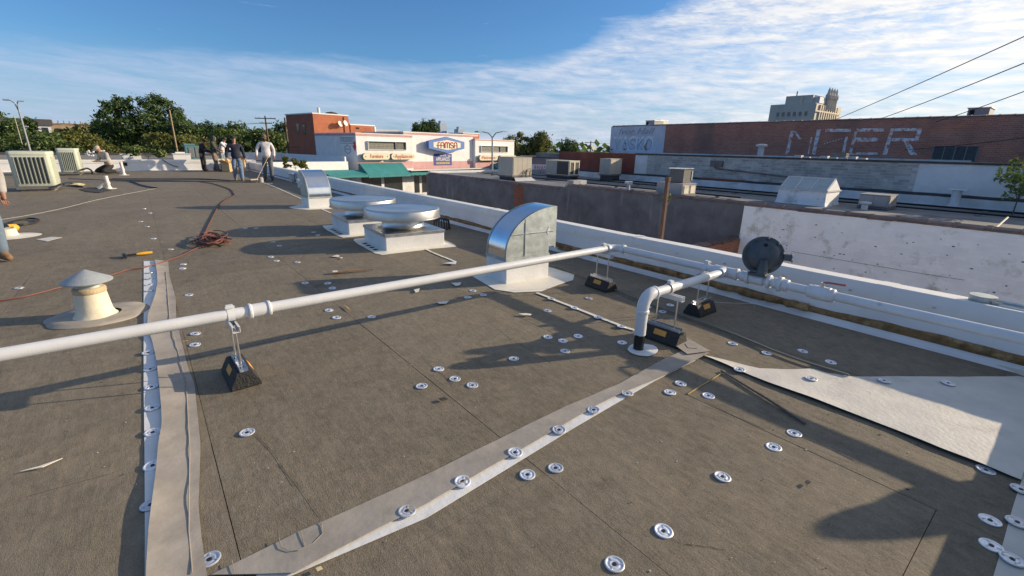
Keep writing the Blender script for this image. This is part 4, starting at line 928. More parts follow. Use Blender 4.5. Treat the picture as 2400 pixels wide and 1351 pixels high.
rtu('rooftop unit in front of the red wall, half in shade', 19.9, 16.7, 1.0, .75, .12, .88, TAN, 'B')
t = rtu('mauve cabinet with two louvre panels, topped by a dark box', 15.35, 9.45, .95, 1.1, ZR2+.02, .46, mat('mauve_cabinet', (.36, .32, .33), .7, var=.1), 'B')
for k in range(2):
    MB().box((15.47+k*.42, 9.43, ZR2+.14), (15.75+k*.42, 9.446, ZR2+.42)).build('louvre_panel', TAN2, t)
t = thing('louvred_box', 'dark boxy air intake standing on the mauve cabinet', 'roof unit', (15.9, 9.9, .33))
MB().box((15.62, 9.62, .352), (16.12, 10.2, .86)).build('casing', mat('dark_casing', (.10, .10, .10), .7, var=.15), t); MB().box((15.58, 9.58, .86), (16.2, 10.24, .89)).build('lid', GALV, t); MB().box((16.13, 9.6, .45), (16.2, 10.2, .8)).build('side_flange', GALV, t)
# skylight
t = thing('skylight', 'glazed roof skylight on a white curb on the neighbour roof', 'skylight', (17.9, 6.2, ZR2))
sx0, sx1, sy0, sy1 = 17.25, 18.45, 5.45, 6.95
b = MB(); b.grid([[(sx0+a*(sx1-sx0)+(.5-a)*2*ins, sy0+c*(sy1-sy0)+(.5-c)*2*ins, z) for a, c in ((0, 0), (1, 0), (1, 1), (0, 1), (0, 0))] for ins, z in ((-.03, ZR2), (0, ZR2+.1), (.02, .30))]); b.build('curb', PAINTW, t)
MB().box((sx0-.02, sy0-.02, .30), (sx1+.02, sy1+.02, .345)).build('curb_frame', FLASH, t)
xm, zt = (sx0+sx1)/2, .70
GLASS = mat('skylight_glass', (.30, .36, .36), .12, var=.15, scale=2, spec=.8)
for side, xa in (('a', sx0+.03), ('b', sx1-.03)):
    for k in range(3):
        ya, yb = sy0+.04+(sy1-sy0-.08)*k/3+.02, sy0+.04+(sy1-sy0-.08)*(k+1)/3-.02
        MB().prism([(xa, ya, .35), (xa, yb, .35), (xm, yb, zt), (xm, ya, zt)], (0, 0, .012)).build('glass_pane', GLASS, t)
    for k in range(4):
        yy = sy0+.04+(sy1-sy0-.08)*k/3; MB().tube([(xa, yy, .36), (xm, yy, zt+.01)], .022, 6).build('glazing_bar', FLASH, t)
MB().tube([(xm, sy0+.02, zt+.01), (xm, sy1-.02, zt+.01)], .025, 6).build('ridge_bar', FLASH, t)
for yy, s in ((sy0+.02, -1), (sy1-.02, 1)): MB().prism([(sx0+.03, yy, .35), (sx1-.03, yy, .35), (xm, yy, zt)], (0, s*.012, 0)).build('gable_panel', PAINTW, t)
t = rtu('low brown cabinet lying right of the skylight', 17.9, 3.95, .9, .8, ZR2+.02, .42, mat('brown_cabinet', (.30, .27, .26), .7, var=.12), 'B')
b = MB().tube([(17.55, 4.45, ZR2), (17.55, 4.45, .05)], .09, 12); tag(b.build('vent_stub', FLASH, loc=(17.55, 4.45, ZR2), smooth=True), 'short round vent in front of the low brown cabinet', 'roof vent'); o = MB().lathe([(.12, .02), (.16, .04), (.16, .09), (0, .11)], (17.55, 4.45, 0), 14).build('cap', FLASH, bpy.data.objects['vent_stub'], org=Vector((17.55, 4.45, ZR2)), smooth=40)
t = thing('vent_stack', 'white vent stack with a flat cap before the pale rendered wall', 'roof vent', (21.2, 2.95, ZR2))
MB().lathe([(.3, ZR2+.002), (.16, ZR2+.06), (.13, ZR2+.12), (.125, .42)], (21.2, 2.95, 0), 16).build('pipe', FLASH, t, smooth=40); MB().box((21.02, 2.72, .43), (21.38, 3.16, .46)).build('cap', WHITE_TPO, t)
v = G(1472, 446, ZR2)
t = thing('tee_vent', 'small white tee shaped vent on the neighbour roof near the tiles', 'roof vent', v); MB().tube([v, v+Vector((0, 0, .28))], .07, 12).build('pipe', FLASH, t, smooth=True); MB().tube([v+Vector((-.12, .1, .3)), v+Vector((.12, -.1, .3))], .075, 12).build('head', FLASH, t, smooth=True)
# conduits on sleepers
for k, (x, ya, yb, r_) in enumerate(((16.9, 8, 25, .03), (18.9, -6, 22, .028), (20.3, -6, 17, .035))):
    t = thing('roof_conduit', 'black conduit on sleepers along the neighbour roof, '+('nearest the tiles', 'middle one', 'nearest the stepped wall')[k], 'conduit', (x, 8, ZR2), 'black conduits on the neighbour roof')
    MB().tube([(x+.03*math.sin(y_*.7), y_, ZR2+.07) for y_ in [ya+(yb-ya)*i/14 for i in range(15)]], r_, 6).build('conduit', DARK, t)
    for i in range(int((yb-ya)/2.4)): MB().box((x-.12, ya+.8+i*2.4, ZR2), (x+.12, ya+.92+i*2.4, ZR2+.05)).build('sleeper', MATS['old_wood'], t)
# rubble of a broken block chimney by the tile step
t = thing('block_pier', 'stub of grey block pier behind the step in the tile coping', 'pier', (15, 14.3, ZR2))
for r_ in range(2):
    for k in range(2): MB().box((14.42+k*.42+(.1 if r_ else 0), 14.12, ZR2+r_*.17), (14.82+k*.42+(.1 if r_ else 0), 14.5, ZR2+.163+r_*.17)).build('block', BLOCK, t)
b = MB().tube([G(2330, 538, -.02), G(2362, 510, .05)], .02, 6); tag(b.build('timber_lath', mat('pale_wood', (.62, .54, .40), .8), loc=G(2330, 538, -.1)), 'pale timber lath leaning on the tile coping at the far right', 'timber')
b = MB().box((15.3, 2.0, ZR2), (15.6, 2.3, ZR2+.09)); b.box((15.35, 2.32, ZR2), (15.5, 2.5, ZR2+.05)); tag(b.build('brick_pair', BLOCK, loc=(15.4, 2.2, ZR2)), 'two loose blocks on the sunny strip of the neighbour roof', 'blocks', kind='stuff')

# ------------------------------------------------------------------ furniture shop across the street (local x along its front, y going back)
FA = Vector((18.2, 49.5, 0)); FR = R(12.5)
STUC = mat('white_stucco', (.70, .695, .69), .85, var=.08, scale=1.4, bump=.3, bscale=9, stain=((.56, .55, .54), .5, .56, .2))
PINK = mat('pink_band', (.52, .30, .30), .85, var=.12, scale=1.5, bump=.2); TEAL = mat('teal_awning', (.03, .21, .22), .75, var=.12, scale=1.2, bump=.15, bscale=12)
FBRX = brick_material('shop_brick_front', (.43, .125, .055), (.36, .10, .05), (.36, .20, .13), axis='XZ', bw=.24, bh=.09); FBRY = brick_material('shop_brick_side', (.36, .11, .06), (.30, .09, .055), (.30, .17, .12), axis='YZ', bw=.24, bh=.09)
TRIMW = mat('white_trim', (.66, .64, .60), .7, var=.05); SIGNC = mat('sign_cream', (.62, .58, .42), .6, var=.05); SIGNE = mat('sign_edge', (.20, .19, .14), .7); REDT = mat('red_lettering', (.50, .055, .045), .6, var=.05); BLUES = mat('sign_blue', (.035, .13, .42), .55, var=.08, scale=2); NAVY = mat('banner_navy', (.02, .035, .20), .6, var=.08); YEL = mat('banner_yellow', (.62, .44, .04), .6)
WTXT = mat('banner_white', (.75, .75, .75), .6); FGL = mat('shop_glass', (.03, .035, .04), .08, var=.3, scale=1, spec=.8); GRIL = mat('screen_block', (.36, .36, .30), .7)
fs = local_thing('furniture_shop', 'white and pink furniture shop across the street with teal awnings', 'shop', (FA.x, FA.y, GZ), FR)
def L(x, y, z): return Vector((x, y, z-GZ))
def fbox(x0, x1, y0, y1, z0, z1): return MB().box(L(x0, y0, z0), L(x1, y1, z1))
FL = 26.3
fbox(0, 7.42, 0, 8.3, GZ, 2.36).build('left_wing', STUC, fs); fbox(7.423, 18.0, .45, 8.3, GZ, 2.72).build('centre_block', STUC, fs); fbox(18.003, FL, 0, 8.3, GZ, 2.3).build('right_wing', STUC, fs)
fbox(-.03, 7.45, -.03, 8.3, 2.362, 2.56).build('pink_cornice', PINK, fs); fbox(-.06, 7.48, -.06, 8.3, 2.563, 2.66).build('white_coping', TRIMW, fs)
fbox(6.5, 18.95, .40, 8.3, 2.723, 2.9).build('pink_cornice', PINK, fs); fbox(6.46, 18.99, .36, 8.3, 2.903, 3.02).build('white_coping', TRIMW, fs)
fbox(6.5, 7.42, .45, 8.3, 2.665, 2.722).build('raised_end', STUC, fs)
fbox(17.97, FL+.03, -.03, 8.3, 2.303, 2.42).build('pink_cornice', PINK, fs); fbox(17.94, FL+.06, -.06, 8.3, 2.423, 2.5).build('white_coping', TRIMW, fs)
fbox(0.02, 7.4, -.012, -.002, -1.1, -.28).build('pink_band', PINK, fs); fbox(7.45, 17.98, .437, .448, -1.25, -.36).build('pink_band', PINK, fs); fbox(18.02, FL-.02, -.012, -.002, -1.35, -.42).build('pink_band', PINK, fs)
# recessed windows with screen-block behind: frame, grille bars
def shop_window(x0, x1, z0, z1, yf):
    wn_ = fbox(x0, x1, yf-.006, yf+.0, z0, z1).build('window', mat('window_dark', (.06, .065, .06), .5, var=.3, scale=3), fs)
    fbox(x0-.05, x1+.05, yf-.10, yf-.004, z0-.07, z0-.005).build('sill', TRIMW, wn_); fbox(x0-.05, x1+.05, yf-.22, yf-.004, z1, z1+.05).build('head', STUC, wn_)
    for xx in (x0-.05, x1): fbox(xx, xx+.05, yf-.2, yf-.004, z0, z1).build('reveal', STUC, wn_)
    xm_ = x0+(x1-x0)*.72; fbox(xm_-.06, xm_+.06, yf-.14, yf-.006, z0, z1).build('mullion', mat('blue_mullion', (.10, .12, .18), .6), wn_)
    b = MB(); n = int((x1-x0)/.17)
    for i in range(n):
        x = x0+.06+i*.17
        if abs(x-xm_) > .14: b.box(L(x, yf-.03, z0), L(x+.035, yf-.01, z0+(z1-z0)*.72))
    for k in range(4): b.box(L(x0, yf-.028, z0+.06+k*.16), L(xm_-.1, yf-.012, z0+.095+k*.16))
    stuff(b.build('grille', GRIL, wn_))
shop_window(1.35, 6.35, 1.0, 1.82, -.004); shop_window(19.05, 24.6, .82, 1.6, -.004)
def slab_sign(x0, x1, z0, z1, txt, sz, mtx, parent):
    r_ = (z1-z0)/2; poly = []
    for i in range(9): a = math.pi/2+math.pi*i/8; poly.append(L(x0+r_+r_*math.cos(a), -.55, z0+r_+r_*math.sin(a)))
    for i in range(9): a = -math.pi/2+math.pi*i/8; poly.append(L(x1-r_+r_*math.cos(a), -.55, z0+r_+r_*math.sin(a)))
    sg_ = MB().prism(poly, (0, .35, 0)).build('sign', SIGNE, parent)
    MB().prism([Vector((p.x*1.0, p.y-.012, p.z)) for p in poly], (0, .01, 0)).build('sign_face', SIGNC, sg_)
    if txt: text_mesh('lettering', txt, sz, mtx, sg_, L((x0+x1)/2, -.575, (z0+z1)/2+.02), (R(90), 0, 0), .008, (x1-x0)*(.48 if txt == 'Furniture' else .72))
    for xx in (x0+.33, x1-.33): MB().prism([L(xx+.09*(1 if k % 2 else .45)*math.cos(k*math.pi/5+.314), -.575, (z0+z1)/2+.09*(1 if k % 2 else .45)*math.sin(k*math.pi/5+.314)) for k in range(10)], (0, .006, 0)).build('star', mat('star_grey', (.10, .12, .14), .6), sg_)
    fbox((x0+x1)/2-.06, (x0+x1)/2+.06, -.2, -.001, z0+.2, z1-.2).build('bracket', SIGNE, sg_)
slab_sign(.35, 3.75, -.06, .60, 'Furniture', .55, REDT, fs); slab_sign(3.95, 7.3, -.06, .58, 'Appliances', .62, REDT, fs); slab_sign(18.25, 22.0, -.28, .40, 'Mattresses', .62, REDT, fs); slab_sign(22.4, 26.2, -.3, .36, '', .6, REDT, fs)
# hexagonal sign
hx, hz = 12.55, 1.62
def hexa(k, y): return [L(hx+dx*k, y, hz+dz*k) for dx, dz in ((-3.0, .42), (0, .95), (3.0, .42), (3.0, -.42), (0, -.95), (-3.0, -.42))]
lg = MB().prism(hexa(1, -.42), (0, .5, 0)).build('hexagon_sign', BLUES, fs)
MB().prism([L(hx+dx, -.44, hz+dz) for dx, dz in ((-2.28, .28), (0, .60), (2.28, .28), (2.28, -.28), (0, -.60), (-2.28, -.28))], (0, .015, 0)).build('sign_face', mat('sign_offwhite', (.66, .62, .48), .6), lg)
# rounded lettering from bent tubes
def glyph(strokes, ox, k=1.):
    b = MB()
    for st in strokes: b.tube([L(hx+ox+x*k, -.455, hz-.02+z*k) for x, z in st], .055, 6)
    b.build('lettering', REDT, lg)
arc = lambda cx, cz, rx, rz, a0, a1, n=8: [(cx+rx*math.cos(R(a0+(a1-a0)*i/n)), cz+rz*math.sin(R(a0+(a1-a0)*i/n))) for i in range(n+1)]
hA = [[(-.22, -.3), (-.22, .1)]+arc(0, .1, .22, .2, 180, 0)+[(.22, .1), (.22, -.3)], [(-.22, -.03), (.22, -.03)]]
glyph([[(-.12, -.3), (-.12, .1)]+arc(.08, .1, .2, .2, 180, 60), [(-.3, -.03), (.2, -.03)]], -1.42, 1.15); glyph(hA, -.82, 1.15)
glyph([[(-.32, -.3), (-.32, .1)]+arc(-.16, .1, .16, .2, 180, 0)+[(0, .1), (0, -.3)], [(0, .1)]+arc(.16, .1, .16, .2, 180, 0)+[(.32, .1), (.32, -.3)]], -.02, 1.15)
glyph([arc(0, .14, .18, .16, 20, 270)+arc(0, -.15, .2, .15, 90, -160)], .76, 1.15); glyph(hA, 1.40, 1.15)
# banner
bn = fbox(11.0, 14.05, .40, .43, -.85, .55).build('banner', NAVY, fs)
text_mesh('lettering', 'WE HAVE', .36, WTXT, bn, L(12.5, .39, .33), (R(90), 0, 0), .005, 1.1); text_mesh('lettering', 'APPLIANCES', .62, WTXT, bn, L(12.5, .39, -.12), (R(90), 0, 0), .005, 2.3)
fbox(11.4, 13.6, .385, .395, -.68, -.47).build('yellow_line', YEL, bn); text_mesh('lettering', 'FINANCING AVAILABLE', .2, NAVY, bn, L(12.5, .38, -.575), (R(90), 0, 0), .004, 2.0); fbox(13.35, 13.85, .385, .395, .24, .31).build('small_mark', WTXT, bn)
# side wall painted signs
SW = (R(90), 0, R(-90)); PAINTG = mat('side_sign_paint', (.16, .25, .30), .8, var=.15)
text_mesh('side_lettering', "WELBORNE'S", .62, PAINTG, fs, L(-.006, 1.65, 1.88), SW, .003, 2.3)
MB().frame(L(-.01, .32, 1.55), L(-.004, 2.98, 2.2), 'X', .05).build('side_sign_border', PAINTG, fs)
def ring(k, x): return [L(x, 1.66+math.sin(R(a))*.7*k, .96+math.cos(R(a))*.5*k) for a in range(0, 360, 60)]
ra, rb_ = ring(1, -.006), ring(.82, -.006); b = MB(); b.grid([ra+[ra[0]], rb_+[rb_[0]]]); b.build('side_hexagon', PAINTG, fs); text_mesh('side_lettering', 'STORE', .26, PAINTG, fs, L(-.006, 1.66, .96), SW, .003, .85)
MB().prism([L(-.006, y, z) for y, z in ((.5, 1.75), (.5, 1.35), (.75, 1.35), (.3, .75), (-.02, 1.35), (.1, 1.35), (.1, 1.75))], (-.004, 0, 0)).build('side_arrow', REDT, fs)
# ground floor: glazing and awnings
for i in range(9): 
    x0 = .3+i*2.9; w_ = fbox(x0, x0+2.5, -.02 if not 2 <= i <= 5 else .43, .0 if not 2 <= i <= 5 else .449, GZ+.4, -1.75).build('shop_window', FGL, fs)
    fbox(x0, x0+2.5, -.06 if not 2 <= i <= 5 else .39, -.021 if not 2 <= i <= 5 else .429, GZ+.4, GZ+.47).build('window_frame', TRIMW, w_)
def awning(x0, x1, zt, zb, proj, flap):
    a = MB().grid([[L(x0+(x1-x0)*i/12, -.03-proj*t_, zt+(zb-zt)*t_+(.03*math.sin(i*2.2)*t_)) for i in range(13)] for t_ in (0, .35, .7, 1)], thick=.02); aw = a.build('awning', TEAL, fs, smooth=30)
    MB().grid([[L(x0+(x1-x0)*i/40, -.03-proj, zb-(0 if r_ == 0 else flap*(.8+.2*(i % 2)))) for i in range(41)] for r_ in (0, 1)], thick=0).build('valance', TEAL, aw)
    for x in (x0, x1): MB().prism([L(x, -.03, zt), L(x, -.03, zb-flap), L(x, -.03-proj, zb-flap), L(x, -.03-proj, zb)], (.01, 0, 0)).build('cheek', TEAL, aw)
awning(.15, 5.7, -.42, -1.6, 1.6, .28); awning(5.75, 18.2, -1.32, -1.5, 1.6, .32); awning(21.2, 26.2, -.75, -1.5, 1.5, .28); awning(-4.2, .1, -1.1, -1.55, 1.6, .25)
fbox(5.8, 18, -1.55, .0, -1.31, -1.25).build('canopy_top', TRIMW, fs)
# brick upper block behind
VB = 8.35
up_ = fbox(0.05, 4.5, VB, VB+6.4, GZ, 4.72).build('brick_block', FBRX, fs); fbox(.03, .049, VB+.01, VB+6.4, GZ, 4.715).build('brick_side', FBRY, fs)
fbox(-.03, 4.56, VB-.06, VB+6.5, 4.723, 4.85).build('block_coping', TRIMW, fs); fbox(3.9, 4.5, VB-.12, VB-.001, 2.7, 4.6).build('brick_pier', FBRX, fs)
for v0, z0 in ((2.0, 2.5), (3.4, 2.65)): fbox(-.0, .027, VB+v0, VB+v0+.55, z0, z0+1.05).build('side_window', FGL, fs)
fbox(4.75, 8.15, VB, VB+5, GZ, 3.72).build('low_brick_block', FBRX, fs); fbox(4.7, 8.22, VB-.05, VB+5, 3.723, 3.86).build('block_coping', TRIMW, fs); fbox(8.153, 8.22, VB-.05, VB+5, 2.5, 3.72).build('white_edge', TRIMW, fs); fbox(5.5, 5.95, VB-.03, VB-.002, 3.3, 3.5).build('wall_vent', DARK, fs); fbox(6.8, 7.6, VB-.02, VB-.002, 2.7, 3.5).build('brick_infill', FBRY, fs)
fbox(8.5, 12.8, VB+1, VB+5, GZ, 3.45).build('grey_penthouse', mat('grey_panel', (.33, .36, .38), .6, var=.06), fs); fbox(8.48, 9.0, VB+.9, VB+.99, 2.6, 3.7).build('duct', GALV2, fs)
fbox(22.2, 25.7, 6.5, 9.5, GZ, 3.35).build('end_brick_block', FBRX, fs); fbox(22.15, 25.75, 6.45, 9.5, 3.353, 3.45).build('block_coping', TRIMW, fs)
MB().tube([L(2.2, VB+2.5, 4.8), L(2.2, VB+2.5, 5.6)], .17, 12).build('roof_flue', TRIMW, fs, smooth=True); MB().lathe([(.6, 0), (.3, .15), (.18, .22)], L(2.2, VB+2.5, 4.8), 14).build('flue_base', TRIMW, fs)
MB().lathe([(.9, 0), (.85, .2), (.6, .38), (.0, .5)], L(3.9, VB+2.6, 4.78), 16).build('turbine_vent', RUST, fs, smooth=True)
for x, z in ((3.05, 3.75), (3.75, 3.85)):
    d_ = MB().lathe([(0, .0), (.16, .02), (.32, .09), (.33, .1), (.0, .05)], L(x, VB-.5, z), 16, (.3, -.9, .35)).build('satellite_dish', TRIMW, fs, smooth=True); MB().tube([L(x, VB-.5, z), L(x, VB-.45, z-.3), L(x, VB+.01, z-.45)], .03, 6).build('dish_arm', GALV2, d_)

# low shop row left of it: roof, sunny parapet and awning
cr_ = thing('shop_row', 'low flat roofed shop row with a sunny white parapet left of the furniture shop', 'building', (12, 55, GZ))
pA, pB = Vector((6.0, 47.0, 0)), Vector((17.0, 49.0, 0))
def rowp(t_, back, z): d = (pB-pA).normalized(); n = Vector((-d.y, d.x, 0)); q = pA.lerp(pB, t_)+n*back; q.z = z; return q
for nm, z0, z1, b0, b1, m_ in (('front_parapet', -1.05, -.22, 0, .3, PARA), ('front_wall', GZ, -1.053, .05, .3, STUC), ('roof_deck', -1.0, -.55, .301, 17, ROOF2), ('back_parapet', -.549, .33, 15.5, 15.8, PARA)):
    MB().prism([rowp(0, b0, z0), rowp(1, b0, z0), rowp(1, b1, z0), rowp(0, b1, z0)], (0, 0, z1-z0)).build(nm, m_, cr_)
MB().prism([rowp(.985, .301, -.549), rowp(1, .301, -.549), rowp(1, 15.4, -.549), rowp(.985, 15.4, -.549)], (0, 0, .8)).build('side_parapet', PARA, cr_)
MB().prism([rowp(.25, -1.5, -1.75), rowp(1.02, -1.5, -1.75), rowp(1.02, -.01, -1.1), rowp(.25, -.01, -1.1)], (0, 0, .02)).build('awning', TEAL, cr_)

# roof of the building beyond ours, with planters and a teal unit
br = thing('back_building', 'gravel topped roof of the next building past the far parapet', 'building', (0, 40, GZ))
MB().box((-30, FARY+.4, GZ), (6.0, 48, .33)).build('gravel_roof', mat('gravel_roof', (.22, .20, .17), .95, var=.3, scale=3, bump=.5, bscale=60, world=True), br)
MB().box((-30, 47.7, .33), (6.0, 48, .50)).build('edge_curb', MATS['tar_edge'], br)
for lab, px0, px1, py0, py1 in (('white ledge block past the far parapet behind the kneeling worker', 282, 331, 362, 368), ('white ledge block past the far parapet left of the teal unit', 405, 447, 361, 367)):
    a, c = PY(px0, py0, 37.5), PY(px1, py1, 37.5); t = thing('ledge_block', lab, 'ledge', ((a.x+c.x)/2, 37.6, .33)); MB().box((a.x, 37.5, .33), (c.x, 37.9, a.z-.03)).build('block', PARA, t); MB().box((a.x-.04, 37.46, a.z-.028), (c.x+.04, 37.94, a.z+.02)).build('top', TRIMW, t)
a, c = PY(432, 337, 39), PY(470, 362, 39)
t = thing('teal_unit', 'teal cabinet with two dark louvre panels beyond the far parapet', 'rooftop unit', ((a.x+c.x)/2, 39.4, .33))
TE2 = mat('teal_cabinet', (.10, .22, .24), .6, var=.1)
MB().box((a.x, 39, .331), (c.x, 39.9, a.z-.12)).build('cabinet', TE2, t); MB().box((a.x-.03, 38.97, a.z-.118), (a.x+.6, 39.93, a.z)).build('lid', TE2, t)
for k in range(2):
    x0 = a.x+.16+k*(c.x-a.x)*.46; x1 = x0+(c.x-a.x)*.36; pn = MB().box((x0, 38.985, .42), (x1, 38.998, a.z-.24)).build('louvre_panel', COIL, t)
    for j in range(6): MB().box((x0+.02+j*(x1-x0)/6, 38.97, .43), (x0+.05+j*(x1-x0)/6, 38.984, a.z-.25)).build('slat', GREYC, pn)
a = PY(222, 358, 36)
b = MB(); 
for i in range(26): q = a+Vector((rnd.uniform(-.45, .45), rnd.uniform(-.3, .3), rnd.uniform(-.22, .12))); b.lathe([(0, -.045), (.045, -.01), (.05, .025), (0, .05)], q, 6)
tag(b.build('white_flowers', WTXT, loc=(a.x, a.y, .33)), 'clump of white blooms beyond the far parapet by the kneeling worker', 'flowers', kind='stuff')

# ------------------------------------------------------------------ trees and shrubs
BARK = mat('bark', (.10, .075, .055), .95, var=.3, scale=6, bump=.5, bscale=20)
LEAF = [leaf_material('leaf_dark', (.042, .085, .026), (.13, .19, .055)), leaf_material('leaf_mid', (.06, .11, .028), (.18, .23, .06)), leaf_material('leaf_olive', (.08, .11, .026), (.24, .23, .06))]
def tree(name, label, base, h, lobes, n, leaf, lm, seed, group=None, trunk_r=.3, cat='tree', zb=GZ):
    """lobes: (dx, dy, dz, rx, rz) ellipsoid clumps relative to the base"""
    rg_ = random.Random(seed); t = thing(name, label, cat, (base[0], base[1], zb), group); o0 = Vector((base[0], base[1], zb))
    b = MB(); b.tube([o0, o0+Vector((.1, 0, h*.25)), o0+Vector((-.05*h*.1, 0, h*.6))], [trunk_r, trunk_r*.75, trunk_r*.35], 8)
    for dx, dy, dz, rx, rz in lobes[:8]: b.tube([o0+Vector((0, 0, h*.25)), o0+Vector((dx*.5, dy*.5, dz*.72)), o0+Vector((dx, dy, dz))], [trunk_r*.5, trunk_r*.3, trunk_r*.08], 5)
    b.build('trunk', BARK, t, smooth=40)
    tot = sum(l[3]**2*l[4] for l in lobes); vs_, fs_ = [], []
    for dx, dy, dz, rx, rz in lobes:
        k = int(n*rx*rx*rz/tot); c = o0+Vector((dx, dy, dz))
        sub = [Vector((rg_.gauss(0, 1), rg_.gauss(0, 1), rg_.gauss(0, 1))).normalized()*rg_.uniform(.55, .95) for _ in range(max(8, k//70))]
        for i in range(k):
            s_ = rg_.choice(sub); d = s_+Vector((rg_.gauss(0, 1), rg_.gauss(0, 1), rg_.gauss(0, 1)))*.17
            q = c+Vector((d.x*rx, d.y*rx, d.z*rz)); sz = leaf*rg_.uniform(.6, 1.3)
            nrm_ = (d.normalized()*.8+Vector((rg_.gauss(0, 1), rg_.gauss(0, 1), rg_.gauss(0, 1)+.3))).normalized(); ta = nrm_.orthogonal().normalized(); a_ = rg_.uniform(0, 6.28); tb = nrm_.cross(ta); u_ = ta*math.cos(a_)+tb*math.sin(a_); v_ = nrm_.cross(u_)
            o_ = len(vs_); vs_ += [q-u_*sz, q+v_*sz*.42+nrm_*sz*.12, q+u_*sz, q-v_*sz*.42+nrm_*sz*.12]; fs_.append((o_, o_+1, o_+2, o_+3))
    me_ = bpy.data.meshes.new('crown'); me_.from_pydata([v-o0 for v in vs_], [], fs_); me_.materials.append(lm); o = bpy.data.objects.new('crown', me_); C.objects.link(o); o.parent = t
    return t
def lob(rg_, n, w_, h0, h1, r0, r1):
    out = []
    for i in range(n):
        z = rg_.uniform(h0, h1); k = 1-abs((z-(h0+h1)/2)/((h1-h0)/2))*.45; r_ = rg_.uniform(r0, r1)
        out.append((rg_.uniform(-w_, w_)*k, rg_.uniform(-w_, w_)*k*.7, z, r_, r_*rg_.uniform(.7, 1.0)))
    return out
def gx(px, dep): q = DP(px, 340, dep); return (q.x, q.y)
r1_ = random.Random(3)
tree('tall_tree', 'tallest dark tree rising behind the roof on the left', gx(352, 75), 12.6, [(-3.4, 0, 10.4, 1.9, 1.5), (-2.2, .5, 11.4, 1.6, 1.2), (-4.6, 0, 8.6, 1.8, 1.4), (1.5, 0, 11.1, 2.3, 1.6), (3.2, .4, 9.6, 2.2, 1.8), (.2, 0, 8.6, 2.6, 2.0), (-2.2, 0, 7.4, 2.6, 2.0), (4.3, 0, 7.6, 2.3, 1.9), (1.8, 0, 6.2, 3.0, 2.0), (-4.2, 0, 5.6, 2.2, 1.8), (5.2, 0, 5.4, 2.2, 1.6)], 17000, .25, LEAF[0], 11, 'trees behind the far parapet', .4)
for lab, px, dep, w_, h0, h1, n, lm, sd_, k in (
 ('dark green tree at the left edge behind the light pole', 12, 66, 3.2, 4.5, 8.3, 4500, 0, 21, 9), ('light green tree below the unfinished apartment block', 105, 60, 3.6, 3.0, 5.0, 3600, 1, 22, 8), ('rounded tree left of the tall tree', 232, 78, 4.2, 4.5, 7.6, 5200, 1, 23, 10), ('low bright green tree before the rounded one', 205, 66, 3.2, 3.6, 5.6, 3600, 2, 24, 8),
 ('olive toned tree under the tall tree on its right', 420, 66, 3.6, 3.8, 6.4, 4500, 2, 25, 9), ('dark tree behind the hooded worker', 500, 76, 4.2, 4.5, 7.9, 5200, 0, 26, 10), ('broad tree behind the walking workers', 575, 72, 4.4, 4.2, 7.0, 5200, 1, 27, 10), ('dark tree between the utility poles', 643, 84, 3.0, 5.0, 8.2, 3600, 0, 28, 8), ('far low tree filling the gap at the left', 60, 95, 6.5, 4.5, 6.6, 4200, 0, 29, 12), ('far low tree line behind the teal unit', 455, 95, 6.5, 4.0, 7.0, 4200, 0, 30, 12), ('far dark low tree behind the kneeling worker', 290, 92, 6, 4, 6.6, 4200, 0, 33, 12),
 ('yellow green tree right of the furniture shop', 1250, 96, 3.6, 4.4, 7.9, 5200, 2, 31, 10), ('darker smaller tree by the far utility pole on the right', 1330, 120, 3.2, 4.0, 6.2, 2600, 0, 32, 7), ('dark tree top showing over the furniture shop roof', 996, 110, 2.6, 7.6, 10.4, 2600, 0, 34, 6), ('low tree behind the right end of the furniture shop', 1195, 110, 3.2, 4.6, 7.0, 2600, 2, 35, 7)):
    tree('leafy_tree', lab, gx(px, dep), h1*.9, lob(random.Random(sd_), k, w_, h0, h1, 1.3, 2.4), int(n*2.2), .24, LEAF[lm], sd_, 'trees behind the far parapet' if px < 700 else 'trees beyond the shop', .25)
far = MB(); rr_ = random.Random(77)
for i in range(2600):
    px = rr_.uniform(-400, 1500); dep = rr_.uniform(130, 260); q = DP(px, 340, dep); z = rr_.uniform(GZ, 1.5+2.2*mnoise.noise(Vector((px*.012, 0, 2)))+1.6); s_ = rr_.uniform(.8, 1.7); a_ = rr_.uniform(0, 3.14)
    d = Vector((math.cos(a_), math.sin(a_), rr_.uniform(-.3, .3)))*s_; e_ = Vector((-math.sin(a_)*.3, math.cos(a_)*.3, 1)).normalized()*s_*.7; c_ = Vector((q.x, q.y, z)); far.add([c_-d, c_-e_, c_+d, c_+e_], [(0, 1, 2, 3)])
tag(far.build('distant_wood', LEAF[0], loc=(60, 150, GZ)), 'low belt of far off trees along the horizon', 'wood', kind='stuff')
# shrubs on the roofs
def shrub(label, c, w_, h, n, leaf, lm, seed, zb):
    return tree('shrub', label, (c[0], c[1]), h, [(random.Random(seed+i).uniform(-w_, w_), random.Random(seed+i+9).uniform(-w_, w_)*.5, h*random.Random(seed+i+5).uniform(.35, .95), w_*.45, h*.22) for i in range(7)], n, leaf, LEAF[lm], seed, None, .02, 'shrub', zb)
q = PY(345, 372, 36.5); shrub('dark trailing shrub on the next roof behind the far parapet', q, .75, .75, 900, .10, 1, 51, .33)
q = DP(690, 390, 42); shrub('leafy shrub growing past the end of the side parapet', (q.x, q.y), .75, 1.3, 700, .14, 2, 52, -1.0)
q = G(2372, 505, ZR2); shrub('scrawny sapling growing on the neighbour roof at the far right', (q.x, q.y), .85, 1.75, 900, .075, 1, 53, ZR2)
q = PX(1562, 462, 7.4); shrub('wisp of ivy on the rusty steel post', (q.x, q.y), .09, .25, 60, .028, 1, 54, q.z-.15)
